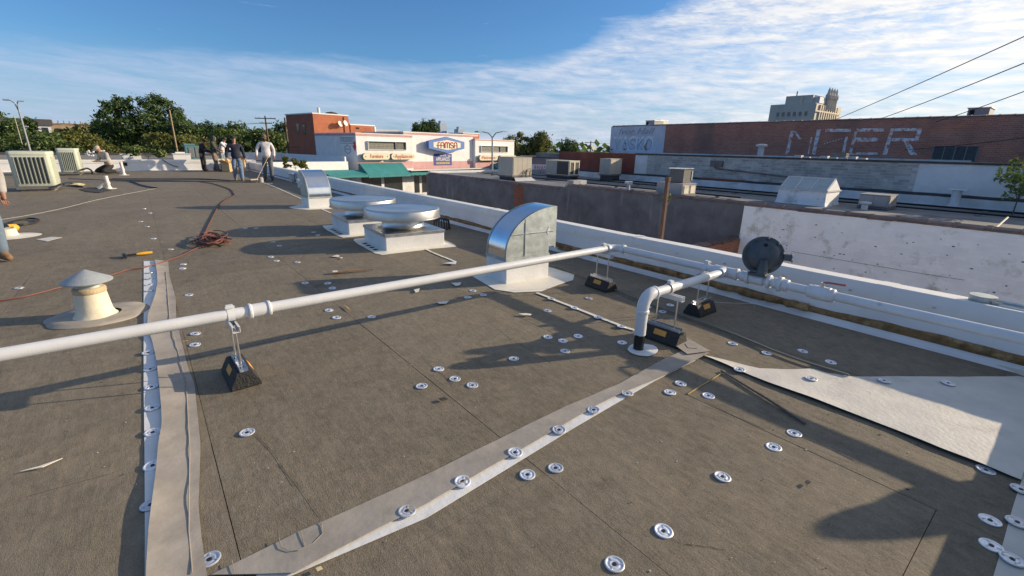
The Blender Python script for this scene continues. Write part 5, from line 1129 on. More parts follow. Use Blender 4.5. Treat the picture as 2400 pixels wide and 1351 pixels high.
q = PX(1428, 350, 29.6); shrub('small weed at the foot of the mural wall corner', (q.x, q.y), .25, .5, 120, .06, 1, 55, 1.18)

# ------------------------------------------------------------------ poles, lamps, wires, far buildings
POLE = mat('weathered_pole', (.15, .105, .075), .9, var=.25, scale=3, bump=.3); LAMPM = mat('grey_pole', (.30, .32, .33), .5, metal=.3, var=.1)
def upole(label, px, ptop, dep, arms, lean=0., r_=.15, m_=None):
    q = DP(px, ptop, dep); t = thing('utility_pole', label, 'utility pole', (q.x, q.y, GZ), 'utility poles'); base = Vector((q.x, q.y, GZ)); top = Vector((q.x+lean, q.y, q.z))
    MB().tube([base, top], [r_, r_*.7], 8).build('pole', m_ or POLE, t, smooth=True)
    rv = Vector((math.cos(YAW), -math.sin(YAW), 0))
    for dz, w_ in arms:
        c = top-Vector((0, 0, dz)); ar = MB().tube([c-rv*w_, c+rv*w_], .07, 6).build('crossarm', POLE, t)
        for k in (-1, -.6, .6, 1): MB().tube([c+rv*w_*k*.95, c+rv*w_*k*.95+Vector((0, 0, .22))], .05, 5).build('insulator', GALV2, ar)
    return top
tp2 = upole('dark utility pole with two crossarms behind the white shirted workers', 621, 272, 70, [(.35, 1.5), (1.0, .9)]); tp3 = upole('utility pole just left of the brick block', 667, 276, 62, [(1.0, .8)]); upole('plain tan pole leaning before the tall tree', 397, 258, 60, [], .0, .12, mat('tan_pole', (.34, .24, .14), .9, var=.15)); upole('thin pale pole beside the left street light', 33, 272, 58, [], 0, .06, mat('pale_pole', (.4, .37, .32), .8))
tp4 = upole('far utility pole right of the yellow green tree', 1317, 325, 130, [(.4, 1.6)], 0, .2); tp5 = upole('far utility pole nearest the mural wall', 1385, 331, 130, [(.4, 1.6)], 0, .2); upole('utility pole top over the furniture shop roof', 1066, 309, 110, [(.35, 1.5)], 0, .2)
def lamp(label, px, pbase, ptop, dep, arms):
    q = DP(px, ptop, dep); t = thing('street_light', label, 'street light', (q.x, q.y, GZ)); MB().tube([(q.x, q.y, GZ), (q.x, q.y, q.z)], [.11, .07], 8).build('pole', LAMPM, t, smooth=True); rv = Vector((math.cos(YAW), -math.sin(YAW), 0)); top = Vector((q.x, q.y, q.z))
    for dx, dz in arms:
        e_ = top+rv*dx+Vector((0, 0, dz)); am = MB().tube([top, top+rv*dx*.35+Vector((0, 0, dz*.75)), e_], [.06, .05, .04], 6).build('arm', LAMPM, t, smooth=True); s_ = 1 if dx > 0 else -1
        MB().box(e_+Vector((0, -.12, -.06)), e_+rv*s_*.55+Vector((0, .12, .05))).build('lamp_head', LAMPM, am)
lamp('tall grey street light with two heads at the left edge', 45, 0, 262, 45, [(-.62, 1.0), (.12, .9)]); lamp('double armed street light in front of the furniture shop', 1154, 0, 323, 44, [(-1.0, .5), (.95, .55)])
def wire(label, a, c, sag, r_=.012, n=14):
    a, c = Vector(a), Vector(c); tag(MB().tube([a.lerp(c, i/n)-Vector((0, 0, sag*4*(i/n)*(1-i/n))) for i in range(n+1)], r_, 4).build('overhead_wire', DARK, loc=a), label, 'wire', 'overhead wires')
wire('highest wire rising to the upper right corner', PX(1940, 288, 33), PX(2440, 68, 20), .05, .017); wire('second wire rising to the right edge above the brick wall', PX(2060, 280, 32), PX(2440, 132, 20), .05, .017); wire('lowest wire at the right above the dark box unit', PX(2180, 290, 31), PX(2440, 200, 20), .04, .015)
wire('cable sagging across the brick wall at the right', PX(2120, 352, 29.7), PX(2440, 318, 26), .05, .012)
rv_ = Vector((math.cos(YAW), -math.sin(YAW), 0))
wire('wire between the two dark utility poles', tp2-Vector((0, 0, .3))+rv_*1.2, tp3-Vector((0, 0, .9))+rv_*.6, .25, .03); wire('lower wire running left from the utility pole', tp2-Vector((0, 0, 1.0))-rv_*.8, tp2-Vector((0, 0, 1.6))-rv_*30, .5, .03); wire('wire between the far poles by the mural wall', tp4-Vector((0, 0, .4)), tp5-Vector((0, 0, .4)), .3, .03); wire('wire from the far pole to behind the mural wall', tp5-Vector((0, 0, .4)), tp5+Vector((10, -8, -.2)), .3, .03)
wire('white pole stay low over the parking behind the roof', DP(-40, 338, 52), DP(700, 345, 52), .3, .022)
# unfinished apartment block far left
ap = DP(95, 340, 110); an = thing('apartment_block', 'far unfinished apartment block, white with a dark roof and brown end', 'building', (ap.x, ap.y, GZ))
rv = Vector((math.cos(YAW-.9), -math.sin(YAW-.9), 0)); fw = Vector((math.sin(YAW-.9), math.cos(YAW-.9), 0))
def ab(u0, u1, v0, v1, z0, z1): 
    c = Vector((ap.x, ap.y, 0)); q = [c+rv*u+fw*v for u, v in ((u0, v0), (u1, v0), (u1, v1), (u0, v1))]; return MB().prism([(p.x, p.y, z0) for p in q], (0, 0, z1-z0))
WH = mat('house_wrap', (.50, .53, .60), .8, var=.08); BRN = mat('bare_sheathing', (.28, .21, .14), .9, var=.25, scale=.8)
ab(-7, 2.5, 0, 12, GZ, 4.2).build('wall', WH, an); ab(-7.3, 2.9, -.4, 12.4, 4.203, 5.6).build('roof', mat('dark_shingle', (.06, .06, .065), .9), an); ab(2.503, 12, 1, 12, GZ, 4.6).build('bare_wall', BRN, an); ab(2.51, 12.2, .8, 12.2, 4.603, 4.9).build('bare_roof', BRN, an)
for i in range(4):
    for k in range(3):
        u0 = -6.3+i*2.4; w_ = ab(u0, u0+1.1, -.06, -.002, -2.6+k*2.5, -1.2+k*2.5).build('window', FGL, an)
        ab(u0-.08, u0+1.18, -.1, -.061, -2.7+k*2.5, -2.61+k*2.5).build('sill', TRIMW, w_)
for i in range(5):
    for k in range(3): u0 = 3.2+i*1.8; ab(u0, u0+.9, .94, .998, -2.4+k*2.4, -1.1+k*2.4).build('opening', DARK, an)
for i in range(9): ab(3+i, 3.18+i, .6, .9, 4.9, 5.5).build('roof_stud', BRN, an)
# tower behind the brick warehouse
TW = mat('tower_brick', (.50, .46, .40), .85, var=.12, scale=.15, bump=.2); TWL = mat('tower_stone', (.58, .51, .40), .8, var=.12, scale=.3)
TX0 = 205.0; TYA = PX(1800, 284, TX0).y; TYB = PX(1904, 281, TX0).y; _d = ray(1965, 275); TX1 = TYB*_d.x/_d.y; TZ = PX(1800, 247, TX0).z; TZ2 = PX(1840, 226, TX0).z; Y3, Y4 = PX(1838, 240, TX0).y, PX(1905, 240, TX0).y
tt = thing('deco_tower', 'tall tan brick tower with pinnacles behind the brick warehouse', 'tower', ((TX0+TX1)/2, (TYA+TYB)/2, GZ))
MB().box((TX0, TYB, GZ), (TX1, TYA, TZ)).build('shaft', TW, tt); MB().box((TX0+1, Y4+.6, TZ), (TX0+12, Y3, TZ2)).build('upper_storey', TW, tt); MB().box((TX0+.6, Y4+4, TZ), (TX0+.98, Y4+5, TZ2-.3)).build('pilaster', TWL, tt)
MB().box((TX0+2, Y4-1.5, TZ), (TX0+8, Y4+.58, TZ2-.8)).build('tank_room', mat('pale_tank', (.44, .48, .52), .6), tt)
for i in range(6):
    y0_ = TYB+2.2+i*(TYA-TYB-4)/6
    for k in range(2): w_ = MB().box((TX0-.12, y0_, TZ-4.6-k*4), (TX0-.01, y0_+1.0, TZ-3-k*4)).build('window', FGL, tt); MB().box((TX0-.25, y0_-.15, TZ-4.9-k*4), (TX0-.13, y0_+1.15, TZ-4.61-k*4)).build('sill', TWL, w_)
WF = TX1-TX0
MB().box((TX0+.1, TYB-.4, GZ), (TX1-.1, TYB-.01, TZ-.2)).build('stone_flank', TWL, tt)
for i in range(9): x = TX0+3+i*(WF-6)/9; MB().box((x, TYB-.95, GZ), (x+.9, TYB-.41, TZ-.6)).build('fin', TWL, tt); MB().box((x+1.2, TYB-.6, TZ-14), (x+2.0, TYB-.41, TZ-2.5)).build('slot_window', FGL, tt)
for i in range(4): MB().lathe([(.75, 0), (.75, 4.0), (1.0, 4.2), (1.0, 5.4), (.5, 6.4), (.42, 7.4), (0, 8.4)], (TX0+WF*.34+i*WF*.10, TYB-.7, TZ-2.2), 8).build('pinnacle', TW, tt)
MB().box((TX0+.1, TYB-1.0, TZ-3.2), (TX1-.1, TYB-.96, TZ-2.7)).build('string_course', TWL, tt); MB().tube([(TX0+3, Y3-3, TZ2), (TX0+3, Y3-3, TZ2+1.8)], .25, 6).build('mast', LAMPM, tt)
for i, (x, h) in enumerate(((0, 42), (26, 32))):
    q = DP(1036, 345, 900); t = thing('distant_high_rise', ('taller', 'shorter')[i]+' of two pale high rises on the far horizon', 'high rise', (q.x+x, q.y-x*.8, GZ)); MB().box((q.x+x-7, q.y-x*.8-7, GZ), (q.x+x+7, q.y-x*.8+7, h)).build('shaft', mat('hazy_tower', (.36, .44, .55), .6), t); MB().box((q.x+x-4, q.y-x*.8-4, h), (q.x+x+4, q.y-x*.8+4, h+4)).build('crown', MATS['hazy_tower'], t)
# mauve shop with a red sign between
q0, q1 = DP(1238, 384, 62), DP(1312, 384, 62)
ms = thing('mauve_shop', 'mauve brick shop with a white sign in red letters behind the tan unit', 'shop', (q0.x, q0.y, GZ))
n_ = Vector((-(q1-q0).y, (q1-q0).x, 0)).normalized(); d_ = (q1-q0).normalized(); 
def mbx(u0, u1, v0, v1, z0, z1): q = [q0+d_*u+n_*v for u, v in ((u0, v0), (u1, v0), (u1, v1), (u0, v1))]; return MB().prism([(p.x, p.y, z0) for p in q], (0, 0, z1-z0))
ztop = DP(1270, 370, 62).z; zs0, zs1 = DP(1270, 402, 62).z, DP(1270, 386, 62).z; Lm = (q1-q0).length
mbx(-1, Lm+5, 0, 8, GZ, ztop).build('wall', mat('mauve_brick', (.24, .19, .19), .85, var=.12, scale=1.5), ms); mbx(-1.05, Lm+5, -.06, 8, ztop, ztop+.12).build('coping', MATS['tar_edge'], ms)
sg_ = mbx(.2, Lm*.62, -.2, -.01, zs0, zs1).build('sign', WTXT, ms); ang = math.atan2(d_.y, d_.x); pc = q0+d_*(Lm*.38)-n_*.22
text_mesh('lettering', 'RIVAS', .8, REDT, sg_, (pc.x, pc.y, (zs0+zs1)/2), (R(90), 0, ang), .01, Lm*.36)
mbx(.2, Lm*.62, -.1, -.01, zs0-1.3, zs0-.02).build('blue_band', mat('blue_paint', (.05, .10, .22), .7), ms)
for i in range(3):
    pass

# ------------------------------------------------------------------ condensers on the left
ACM = mat('condenser_green_grey', (.50, .53, .44), .55, var=.07, scale=4, bump=.06); ACD = mat('condenser_coil', (.05, .055, .05), .7, var=.3, scale=30)
def condenser(label, x0, x1, y0, y1, h):
    t = thing('condenser_unit', label, 'air conditioner', ((x0+x1)/2, (y0+y1)/2, 0), 'condenser units'); z0 = .10
    MB().box((x0+.08, y0+.08, 0), (x1-.08, y1-.08, z0-.04)).build('stand', MATS['old_wood'], t); MB().box((x0+.01, y0+.01, z0-.039), (x1-.01, y1-.01, z0+.05)).build('base_pan', MATS['dark_rail'], t)
    r_ = .09
    def outline(k): 
        P_ = []
        for cx, cy, a0 in ((x1-r_, y1-r_, 0), (x0+r_, y1-r_, 90), (x0+r_, y0+r_, 180), (x1-r_, y0+r_, 270)):
            for i in range(5): a = R(a0+90*i/4); P_.append((cx+(r_+k)*math.cos(a), cy+(r_+k)*math.sin(a)))
        return P_+[P_[0]]
    MB().grid([[(x, y, z) for x, y in outline(k)] for k, z in ((-.01, z0+.05), (0, z0+.06), (0, h-.05), (-.005, h-.03))]).build('cabinet', ACM, t, smooth=50)
    tp = outline(.012); b = MB(); b.grid([[(x, y, h-.09) for x, y in tp], [(x, y, h-.03) for x, y in tp], [((x-(x0+x1)/2)*.97+(x0+x1)/2, (y-(y0+y1)/2)*.97+(y0+y1)/2, h) for x, y in tp]]); b.add([(x, y, h) for x, y in [((x-(x0+x1)/2)*.97+(x0+x1)/2, (y-(y0+y1)/2)*.97+(y0+y1)/2) for x, y in tp[:-1]]], [list(range(len(tp)-1))]); b.build('top_cover', ACM, t, smooth=40)
    n = 7; w_ = (x1-x0-2*r_-.06)/n
    MB().box((x0+r_+.02, y0-.003, z0+.13), (x1-r_-.02, y0+.01, h-.16)).build('coil', ACD, t)
    for i in range(n+1):
        x = x0+r_+.02+i*w_*(1.0); MB().prism([(x-.012, y0-.004, z0+.12), (x+.016, y0-.03, z0+.12), (x+.016, y0-.03, h-.15), (x-.012, y0-.004, h-.15)], (.008, .002, 0)).build('louvre', ACM, t)
    for i in range(n+1):
        y = y0+r_+.02+i*(y1-y0-2*r_-.04)/n; MB().box((x1-.001, y-.012, z0+.12), (x1+.012, y+.012, h-.15)).build('louvre', ACM, t)
    return t
condenser('nearer pale green condenser unit with dark louvred face', -2.90, -2.03, 19.25, 20.3, 1.12)
condenser('farther pale green condenser unit behind the nearer one', -2.62, -1.98, 27.0, 28.1, 1.10)
# coolant lines between them and the roof
def cord(name, label, cat, pts, r_, m_, n=6, sm_=True, group=None):
    P_ = [Vector(q) for q in pts]; out = []
    for i in range(len(P_)-1):                           # Catmull-Rom smoothing
        p0, p1, p2, p3 = P_[max(0, i-1)], P_[i], P_[i+1], P_[min(len(P_)-1, i+2)]
        for k in range(6):
            t_ = k/6; out.append(.5*((2*p1)+(p2-p0)*t_+(2*p0-5*p1+4*p2-p3)*t_*t_+(-p0+3*p1-3*p2+p3)*t_**3))
    out.append(P_[-1]); return tag(MB().tube(out, r_, n).build(name, m_, loc=P_[0], smooth=sm_), label, cat, group)
gz = lambda px, py, z=.015: G(px, py, z)
BLKC = mat('black_rubber_line', (.025, .025, .027), .6, var=.2)
cord('coolant_line', 'black insulated line curling from the nearer condenser', 'hose', [gz(148, 432, .2), gz(158, 428, .18), gz(168, 430, .06), gz(178, 436, .03), gz(196, 438, .03)], .03, BLKC)
cord('coolant_line', 'black insulated line curling from the farther condenser', 'hose', [gz(194, 398, .25), gz(204, 395, .22), gz(214, 400, .1), gz(216, 406, .03)], .04, BLKC)
def pvc(label, px, py, h):
    v = G(px, py); t = thing('pvc_vent', label, 'vent pipe', v, 'white plastic vents'); W_ = mat('white_pvc', (.70, .62, .60), .5, var=.06)
    MB().tube([v, v+Vector((-.02, 0, h))], .055, 16).build('pipe', W_, t, smooth=True); MB().tube([v+Vector((-.008, 0, h*.38)), v+Vector((-.011, 0, h*.52))], .068, 16).build('coupling', W_, t, smooth=True); MB().lathe([(.2, .004), (.18, .012), (.08, .02), (.07, .06)], v, 18).build('boot', CREAM_TPO, t, smooth=50)
pvc('white plastic vent pipe in front of the nearer condenser lines', 256, 443, .40); pvc('taller white plastic vent pipe beside the kneeling worker', 291, 411, .56)
b = MB(); q = [G(*a, .012) for a in ((186, 444), (205, 450), (235, 452), (262, 446), (240, 440), (205, 440))]; b.prism(q, (0, 0, .006)); tag(b.build('black_sheet', BLACKFELT, loc=q[0]), 'black felt scrap lying by the front vent pipe', 'felt scrap')
b = MB().prism([G(226, 440, .02), G(241, 430, .16), G(240, 440, .06), G(232, 444, .02)], (.01, 0, .004)); tag(b.build('membrane_offcut', CREAM_TPO, loc=G(232, 440)), 'white offcut standing up beside the front vent pipe', 'offcut')
b = MB().lathe([(.10, 0), (.16, .06), (.05, .10), (0, .1)], G(182, 437), 9, sx=1.3); tag(b.build('foam_lump', mat('foam_yellow', (.62, .55, .30), .9, var=.2), loc=G(182, 437)), 'yellowish foam lump at the end of the condenser line', 'foam')
p0 = PY(287, 381, FARY-.02); p1 = PY(299, 389, FARY-.02); tag(MB().box((p0.x, FARY-.06, p1.z), (p1.x, FARY-.016, p0.z)).build('scupper_plate', DARK, loc=(p0.x, FARY, 0)), 'small black scupper plate on the far parapet', 'scupper')
cord('parapet_cable', 'black cable hanging over the far parapet', 'cable', [PY(380, 374, FARY-.05), PY(392, 382, FARY-.06), PY(405, 388, FARY-.07), PY(418, 392, FARY-.08)], .02, BLKC)
# long cables and lines across the far roof
cord('roof_cable', 'long black cable across the far roof, farthest of three', 'cable', [gz(262, 419), gz(340, 419), gz(460, 419), gz(560, 424), gz(640, 425)], .013, BLKC, group='cables across the roof')
cord('roof_cable', 'long black cable across the far roof, middle of three', 'cable', [gz(255, 421), gz(350, 422), gz(470, 421), gz(540, 424)], .012, BLKC, group='cables across the roof')
cord('roof_cable', 'long black cable across the far roof, nearest of three', 'cable', [gz(160, 419), gz(300, 424), gz(420, 425), gz(500, 426), gz(600, 428)], .014, mat('grey_cable', (.09, .10, .11), .5), group='cables across the roof')
cord('bent_cable', 'short crooked black cable end beside the far cables', 'cable', [gz(304, 426), gz(318, 429), gz(327, 433), gz(338, 436), gz(352, 439), gz(369, 441)], .025, BLKC)
cord('chalk_string', 'thin pale string line running from the left edge over the roof', 'string', [gz(-20, 518, .008), gz(60, 506, .008), gz(150, 488, .008), gz(240, 466, .008), gz(366, 442, .008)], .003, mat('pale_string', (.5, .5, .47), .9))
ORC = mat('orange_cord', (.17, .058, .04), .6, var=.15, scale=12); BRC = mat('dirty_cord', (.13, .055, .035), .7, var=.2)
rc = random.Random(5); pile = []; c0 = G(505, 566)
for k in range(7):
    cx, cy = c0.x+rc.uniform(-.07, .07), c0.y+rc.uniform(-.22, .22); rx, ry = rc.uniform(.08, .17), rc.uniform(.25, .5); ph = rc.uniform(0, 6.28)
    for i in range(10): a = ph+2*math.pi*i/10; pile.append((cx+rx*math.cos(a)*rc.uniform(.85, 1.1), cy+ry*math.sin(a)*rc.uniform(.85, 1.1), .015+.012*k+rc.uniform(0, .02)))
cord('extension_cord', 'tangled orange extension cord pile with a run to the left edge', 'cord', [gz(-30, 709), gz(60, 695), gz(150, 672), gz(205, 661), gz(270, 642), gz(300, 633), gz(345, 625, .02), gz(395, 610, .02), gz(430, 597), gz(462, 582)]+pile+[gz(500, 545)], .0075, ORC)
cord('dark_cord', 'dirty dark cord winding from the orange pile to the workers', 'cord', [gz(485, 572, .03), gz(478, 555), gz(488, 530), gz(498, 510), gz(512, 485), gz(528, 470), gz(549, 459), gz(548, 455), gz(541, 445), gz(520, 437), gz(495, 430), gz(470, 427)], .012, BRC)
b = MB(); c1 = G(490, 572)
pl2 = [(c1.x+.25*math.cos(k*1.1)*rc.uniform(.5, 1), c1.y+.4*math.sin(k*1.1)*rc.uniform(.5, 1), .02+rc.uniform(0, .06)) for k in range(30)]
cord('dark_cord', 'loose loops of dark cord mixed in the orange pile', 'cord', pl2, .008, BRC)
cord('grey_hose', 'thin grey conduit lying along the parapet shade edge', 'conduit', [gz(1300, 622, .02), gz(1425, 673, .02), gz(1500, 703, .02), gz(1700, 776, .02), gz(1850, 836, .02), gz(1990, 880, .02)], .009, mat('khaki_line', (.16, .155, .13), .7))
cord('loose_rod', 'thin dark loose rod lying on the boards at the right', 'rod', [gz(1690, 869, .01), gz(1790, 930, .012), gz(1888, 993, .01)], .0075, mat('dull_rod', (.12, .10, .08), .6))
for lab, a, c in (('gold foam line in the board joint right of the seam patch', (1612, 924), (1698, 871)), ('gold foam specks in the joint near the left support', (428, 801), (440, 799))):
    A_, C_ = G(*a, .004), G(*c, .004); tag(MB().tube([A_.lerp(C_, k/12)+Vector((.003*mnoise.noise(Vector((k, 1, 2))), .004*mnoise.noise(Vector((k, 3, 2))), 0)) for k in range(13)], [.0035+.0025*abs(mnoise.noise(Vector((k*1.7, 0, 0)))) for k in range(13)], 5).build('joint_foam', mat('foam_gold', (.42, .30, .10), .9, var=.2), loc=A_), lab, 'foam')

# ------------------------------------------------------------------ tools
v = G(318, 596); hm = thing('seam_roller', 'yellow handled roofing hammer lying on the boards', 'hammer', v); A_, B_ = G(278, 601, .03), G(357, 592, .03)
YH = mat('yellow_handle', (.70, .36, .03), .5, var=.08)
MB().tube([A_.lerp(B_, .52), A_.lerp(B_, .6), A_.lerp(B_, .8), A_.lerp(B_, 1.0)], [.013, .019, .022, .018], 10).build('handle', YH, hm, smooth=True); MB().tube([A_.lerp(B_, .2), A_.lerp(B_, .53)], .012, 8).build('shaft', BLACKP, hm, smooth=True)
d_ = (B_-A_).normalized(); s_ = d_.cross(Vector((0, 0, 1))); hc = A_.lerp(B_, .17)
b = MB().tube([hc-s_*.09, hc-s_*.03, hc+s_*.05, hc+s_*.10+Vector((0, 0, -.02))], [.022, .026, .022, .008], 8); b.build('head', BLACKP, hm, smooth=50)
v = G(24, 535); dr = thing('heat_gun', 'yellow power tool with a black nose lying at the left edge', 'power tool', v); A_, B_ = G(8, 536, .06), G(42, 533, .05)
MB().tube([A_.lerp(B_, .25), A_.lerp(B_, .5), A_.lerp(B_, .85), B_], [.06, .065, .06, .035], 12).build('body', YH, dr, smooth=True); MB().tube([A_, A_.lerp(B_, .27)], [.055, .063], 12).build('nose', BLACKP, dr, smooth=True); MB().box(tuple(A_.lerp(B_, .45)+Vector((-.02, -.066, -.01))), tuple(A_.lerp(B_, .8)+Vector((.0, -.05, .03)))).build('grip_slot', BLACKP, dr)
lp = [gz(45, 528, .03)]+[tuple(G(58, 521, .02)+Vector((.17*math.cos(k*.8)*(1+.12*math.sin(k)), .42*math.sin(k*.8), .01*(k % 3)))) for k in range(22)]
cord('tool_cord', 'looped black power cord beside the yellow tool', 'cord', lp, .011, BLKC)
v = G(20, 556); bt = thing('pipe_boot', 'cream vent boot with its skirt by the man at the left edge', 'vent boot', v)
MB().lathe([(.33, .005), (.30, .014), (.14, .02), (.125, .03)], v, 26, sx=1.15).build('skirt', SHEET, bt, smooth=50); MB().lathe([(.13, .02), (.115, .06), (.11, .13), (.09, .135), (.0, .12)], v, 20).build('collar', CREAM, bt, smooth=45)
# scraps of membrane and wood lying about
def scrap(label, poly, m_, z=.012, cat='scrap', curl=.0):
    P_ = [G(*a, z) for a in poly]; c = sum(P_, Vector())/len(P_); tag(MB().prism([p+Vector((0, 0, curl*((p-c).length*4))) for p in P_], (0, 0, .003)).build('membrane_scrap', m_, loc=c), label, cat, 'scraps on the roof')
scrap('pale oblong scrap in front of the nearer fan', [(777, 602), (790, 598), (796, 600), (792, 603)], CREAM_TPO); scrap('tiny pale scrap beside the oblong one', [(795, 604), (803, 604), (801, 607)], CREAM_TPO); scrap('folded white offcut tucked at the big hood skirt', [(1038, 618), (1070, 613), (1068, 620)], WHITE_TPO, .02)
scrap('white triangular offcut left of the big hood', [(970, 680), (984, 676), (981, 684), (974, 686)], CREAM_TPO); scrap('white scrap with a square end by the hood skirt', [(1058, 664), (1081, 663), (1078, 669), (1068, 671)], CREAM_TPO); scrap('beige scrap on the boards below the big hood', [(1024, 709), (1052, 706), (1046, 712), (1030, 713)], CREAM_TPO); scrap('curled beige scrap past the seam strip', [(1215, 736), (1232, 735), (1246, 737), (1242, 740), (1226, 739)], CREAM_TPO, .016)
scrap('long thin white sliver at the lower left', [(47, 1106), (92, 1094), (147, 1075), (100, 1096)], CREAM_TPO); scrap('white sheet offcut beside the broom', [(617, 431), (640, 430), (638, 432)], WHITE_TPO); scrap('dark chip below the four plates', [(1028, 935), (1040, 932), (1050, 936), (1036, 940)], BLACKFELT); scrap('dark torn chip in the right foreground', [(1886, 1130), (1893, 1126), (1901, 1131), (1892, 1137)], BLACKFELT); scrap('yellow foam chip at the bottom of the white strip', [(740, 1333), (752, 1328), (757, 1334), (744, 1340)], mat('foam_yellow', (.62, .55, .30), .9)); scrap('tan foam sliver beside the pipe', [(806, 715), (816, 721), (823, 729), (814, 724)], mat('foam_tan', (.50, .33, .14), .9)); scrap('pale dust streak scraped on the far left boards', [(84, 562), (120, 556), (146, 557), (110, 566)], SHEET, .003)
t = thing('wood_lath', 'broken brown lath in front of the fans', 'lath', G(825, 637)); A_, B_ = G(780, 640, .015), G(873, 632, .02); n_ = (B_-A_).cross(Vector((0, 0, 1))).normalized()*.03
WD = mat('brown_lath', (.26, .15, .08), .85, var=.3, scale=9)
MB().prism([A_-n_, B_-n_*.2, B_+n_*.3, A_.lerp(B_, .5)+n_*.4, A_+n_], (0, 0, .012)).build('lath', WD, t); MB().prism([A_-n_*1.1+Vector((0, 0, .013)), A_.lerp(B_, .12)-n_+Vector((0, 0, .013)), A_.lerp(B_, .12)+n_*.9+Vector((0, 0, .013)), A_+n_+Vector((0, 0, .013))], (0, 0, .006)).build('paper_end', CREAM_TPO, t)
# drain dome by the near fan, small vents by the parapet
v = G(1035, 536); t = thing('drain_dome', 'dark slotted drain dome beside the nearer fan', 'drain', v)
for k in range(18): a = 2*math.pi*k/18; MB().tube([v+Vector((.16*math.cos(a), .16*math.sin(a), 0)), v+Vector((.14*math.cos(a), .14*math.sin(a), .16)), v+Vector((.04*math.cos(a), .04*math.sin(a), .2))], .012, 5).build('rib', BLACKP, t)
MB().lathe([(.06, .19), (.05, .21), (0, .215)], v, 12).build('top', BLACKP, t)
v = G(692, 427) + Vector((-.1, 0, 0)); t = thing('metal_vent', 'small blue grey metal vent with a domed cap by the far hood', 'roof vent', v); MB().tube([v, v+Vector((0, 0, .30))], .11, 16).build('pipe', GALV2, t, smooth=True); MB().lathe([(.13, .29), (.14, .31), (.09, .38), (0, .41)], v, 16).build('cap', GALV, t, smooth=45)
v = G(703, 440); t = thing('white_vent', 'little white plastic vent just left of the far hood', 'roof vent', v); MB().tube([v, v+Vector((0, 0, .2))], .07, 14).build('pipe', PIPE, t, smooth=True); MB().tube([v+Vector((0, 0, .18)), v+Vector((0, 0, .29))], .085, 14).build('cap', WTXT, t, smooth=True)
v = G(612, 428); MBk = MB().lathe([(.10, 0), (.085, .16), (.075, .2), (.06, .2), (.06, .15), (0, .15)], v, 16); tag(MBk.build('concrete_stub', mat('concrete_stub', (.36, .33, .28), .9, var=.15), loc=v, smooth=40), 'small tapered grey pipe stub in front of the sweeping worker', 'pipe stub')
# junction box lying on the parapet at the right
p0 = PX(2268, 700, PARX+.16); t = thing('junction_box', 'round grey junction box with conduit on top of the parapet', 'junction box', (PARX+.16, p0.y, PARZ)); c = Vector((PARX+.16, p0.y-.08, PARZ+.0))
MB().lathe([(.075, 0), (.078, .004), (.078, .04), (.082, .042), (.082, .05), (0, .052)], c, 20).build('box', GALV2, t, smooth=40); MB().tube([c+Vector((0, -.06, .022)), c+Vector((.01, -2.5, .022))], .012, 8).build('conduit', GALV2, t, smooth=True); MB().tube([c+Vector((-.05, -.06, .012)), c+Vector((-.09, -2.5, .012))], .010, 8).build('conduit', GALV2, t, smooth=True)
MB().prism([c+Vector((-.06, -.1, .003)), c+Vector((-.10, -.5, .003)), c+Vector((-.03, -.55, .003)), c+Vector((.0, -.12, .003))], (0, 0, .012)).build('bracket', STEEL, t)
# rolled up and crumpled membrane at the far end, cardboard boxes
v = G(590, 398); t = thing('membrane_pile', 'crumpled grey membrane heap against the far parapet corner', 'membrane pile', (4.2, 29.6, 0)); rows = []
for i in range(15):
    x = 3.55+i*.12; rows.append([(x, 29.0+j*.13, max(.01, (.42*math.sin(math.pi*min(1, j/5))*math.sin(math.pi*min(1, (i+2)/10)) if j < 9 else .5)+.07*mnoise.noise(Vector((x*3, j*.5, 3))))) for j in range(11)])
MB().grid(rows).build('sheet', mat('grey_membrane', (.42, .41, .39), .6, var=.15, scale=4, bump=.2), t, smooth=60)
def carton(label, x, y, rz, w_, d, h, tiltx=0.):
    t = local_thing('cardboard_box', label, 'box', (x, y, .01), rz)
    b = MB(); 
    for lo, hi in (((-w_/2, -d/2, 0), (w_/2, -d/2+.008, h)), ((-w_/2, d/2-.008, 0), (w_/2, d/2, h)), ((-w_/2, -d/2+.008, 0), (-w_/2+.008, d/2-.008, h)), ((w_/2-.008, -d/2+.008, 0), (w_/2, d/2-.008, h))): b.box(lo, hi)
    b.box((-w_/2+.008, -d/2+.008, 0), (w_/2-.008, d/2-.008, .008)); b.build('body', KRAFT, t)
    for s in (-1, 1): MB().prism([(-w_/2, s*d/2, h), (w_/2, s*d/2, h), (w_/2, s*(d/2+.16), h+.20), (-w_/2, s*(d/2+.16), h+.20)], (0, 0, .006)).build('flap', KRAFT, t)
    for s in (-1, 1): MB().prism([(s*w_/2, -d/2, h), (s*w_/2, d/2, h), (s*(w_/2+.18), d/2, h+.12), (s*(w_/2+.18), -d/2, h+.12)], (0, 0, .006)).build('flap', KRAFT, t)
    MB().box((-w_*.3, -d/2-.003, h*.4), (w_*.2, -d/2-.0005, h*.48)).build('tape', BLACKP, t); t.rotation_euler.x = tiltx
carton('open cardboard box with black straps at the feet of the far worker', 3.72, 28.45, R(35), .62, .5, .42); carton('second cardboard box standing behind the walking worker', 4.15, 28.25, R(-15), .45, .4, .62)

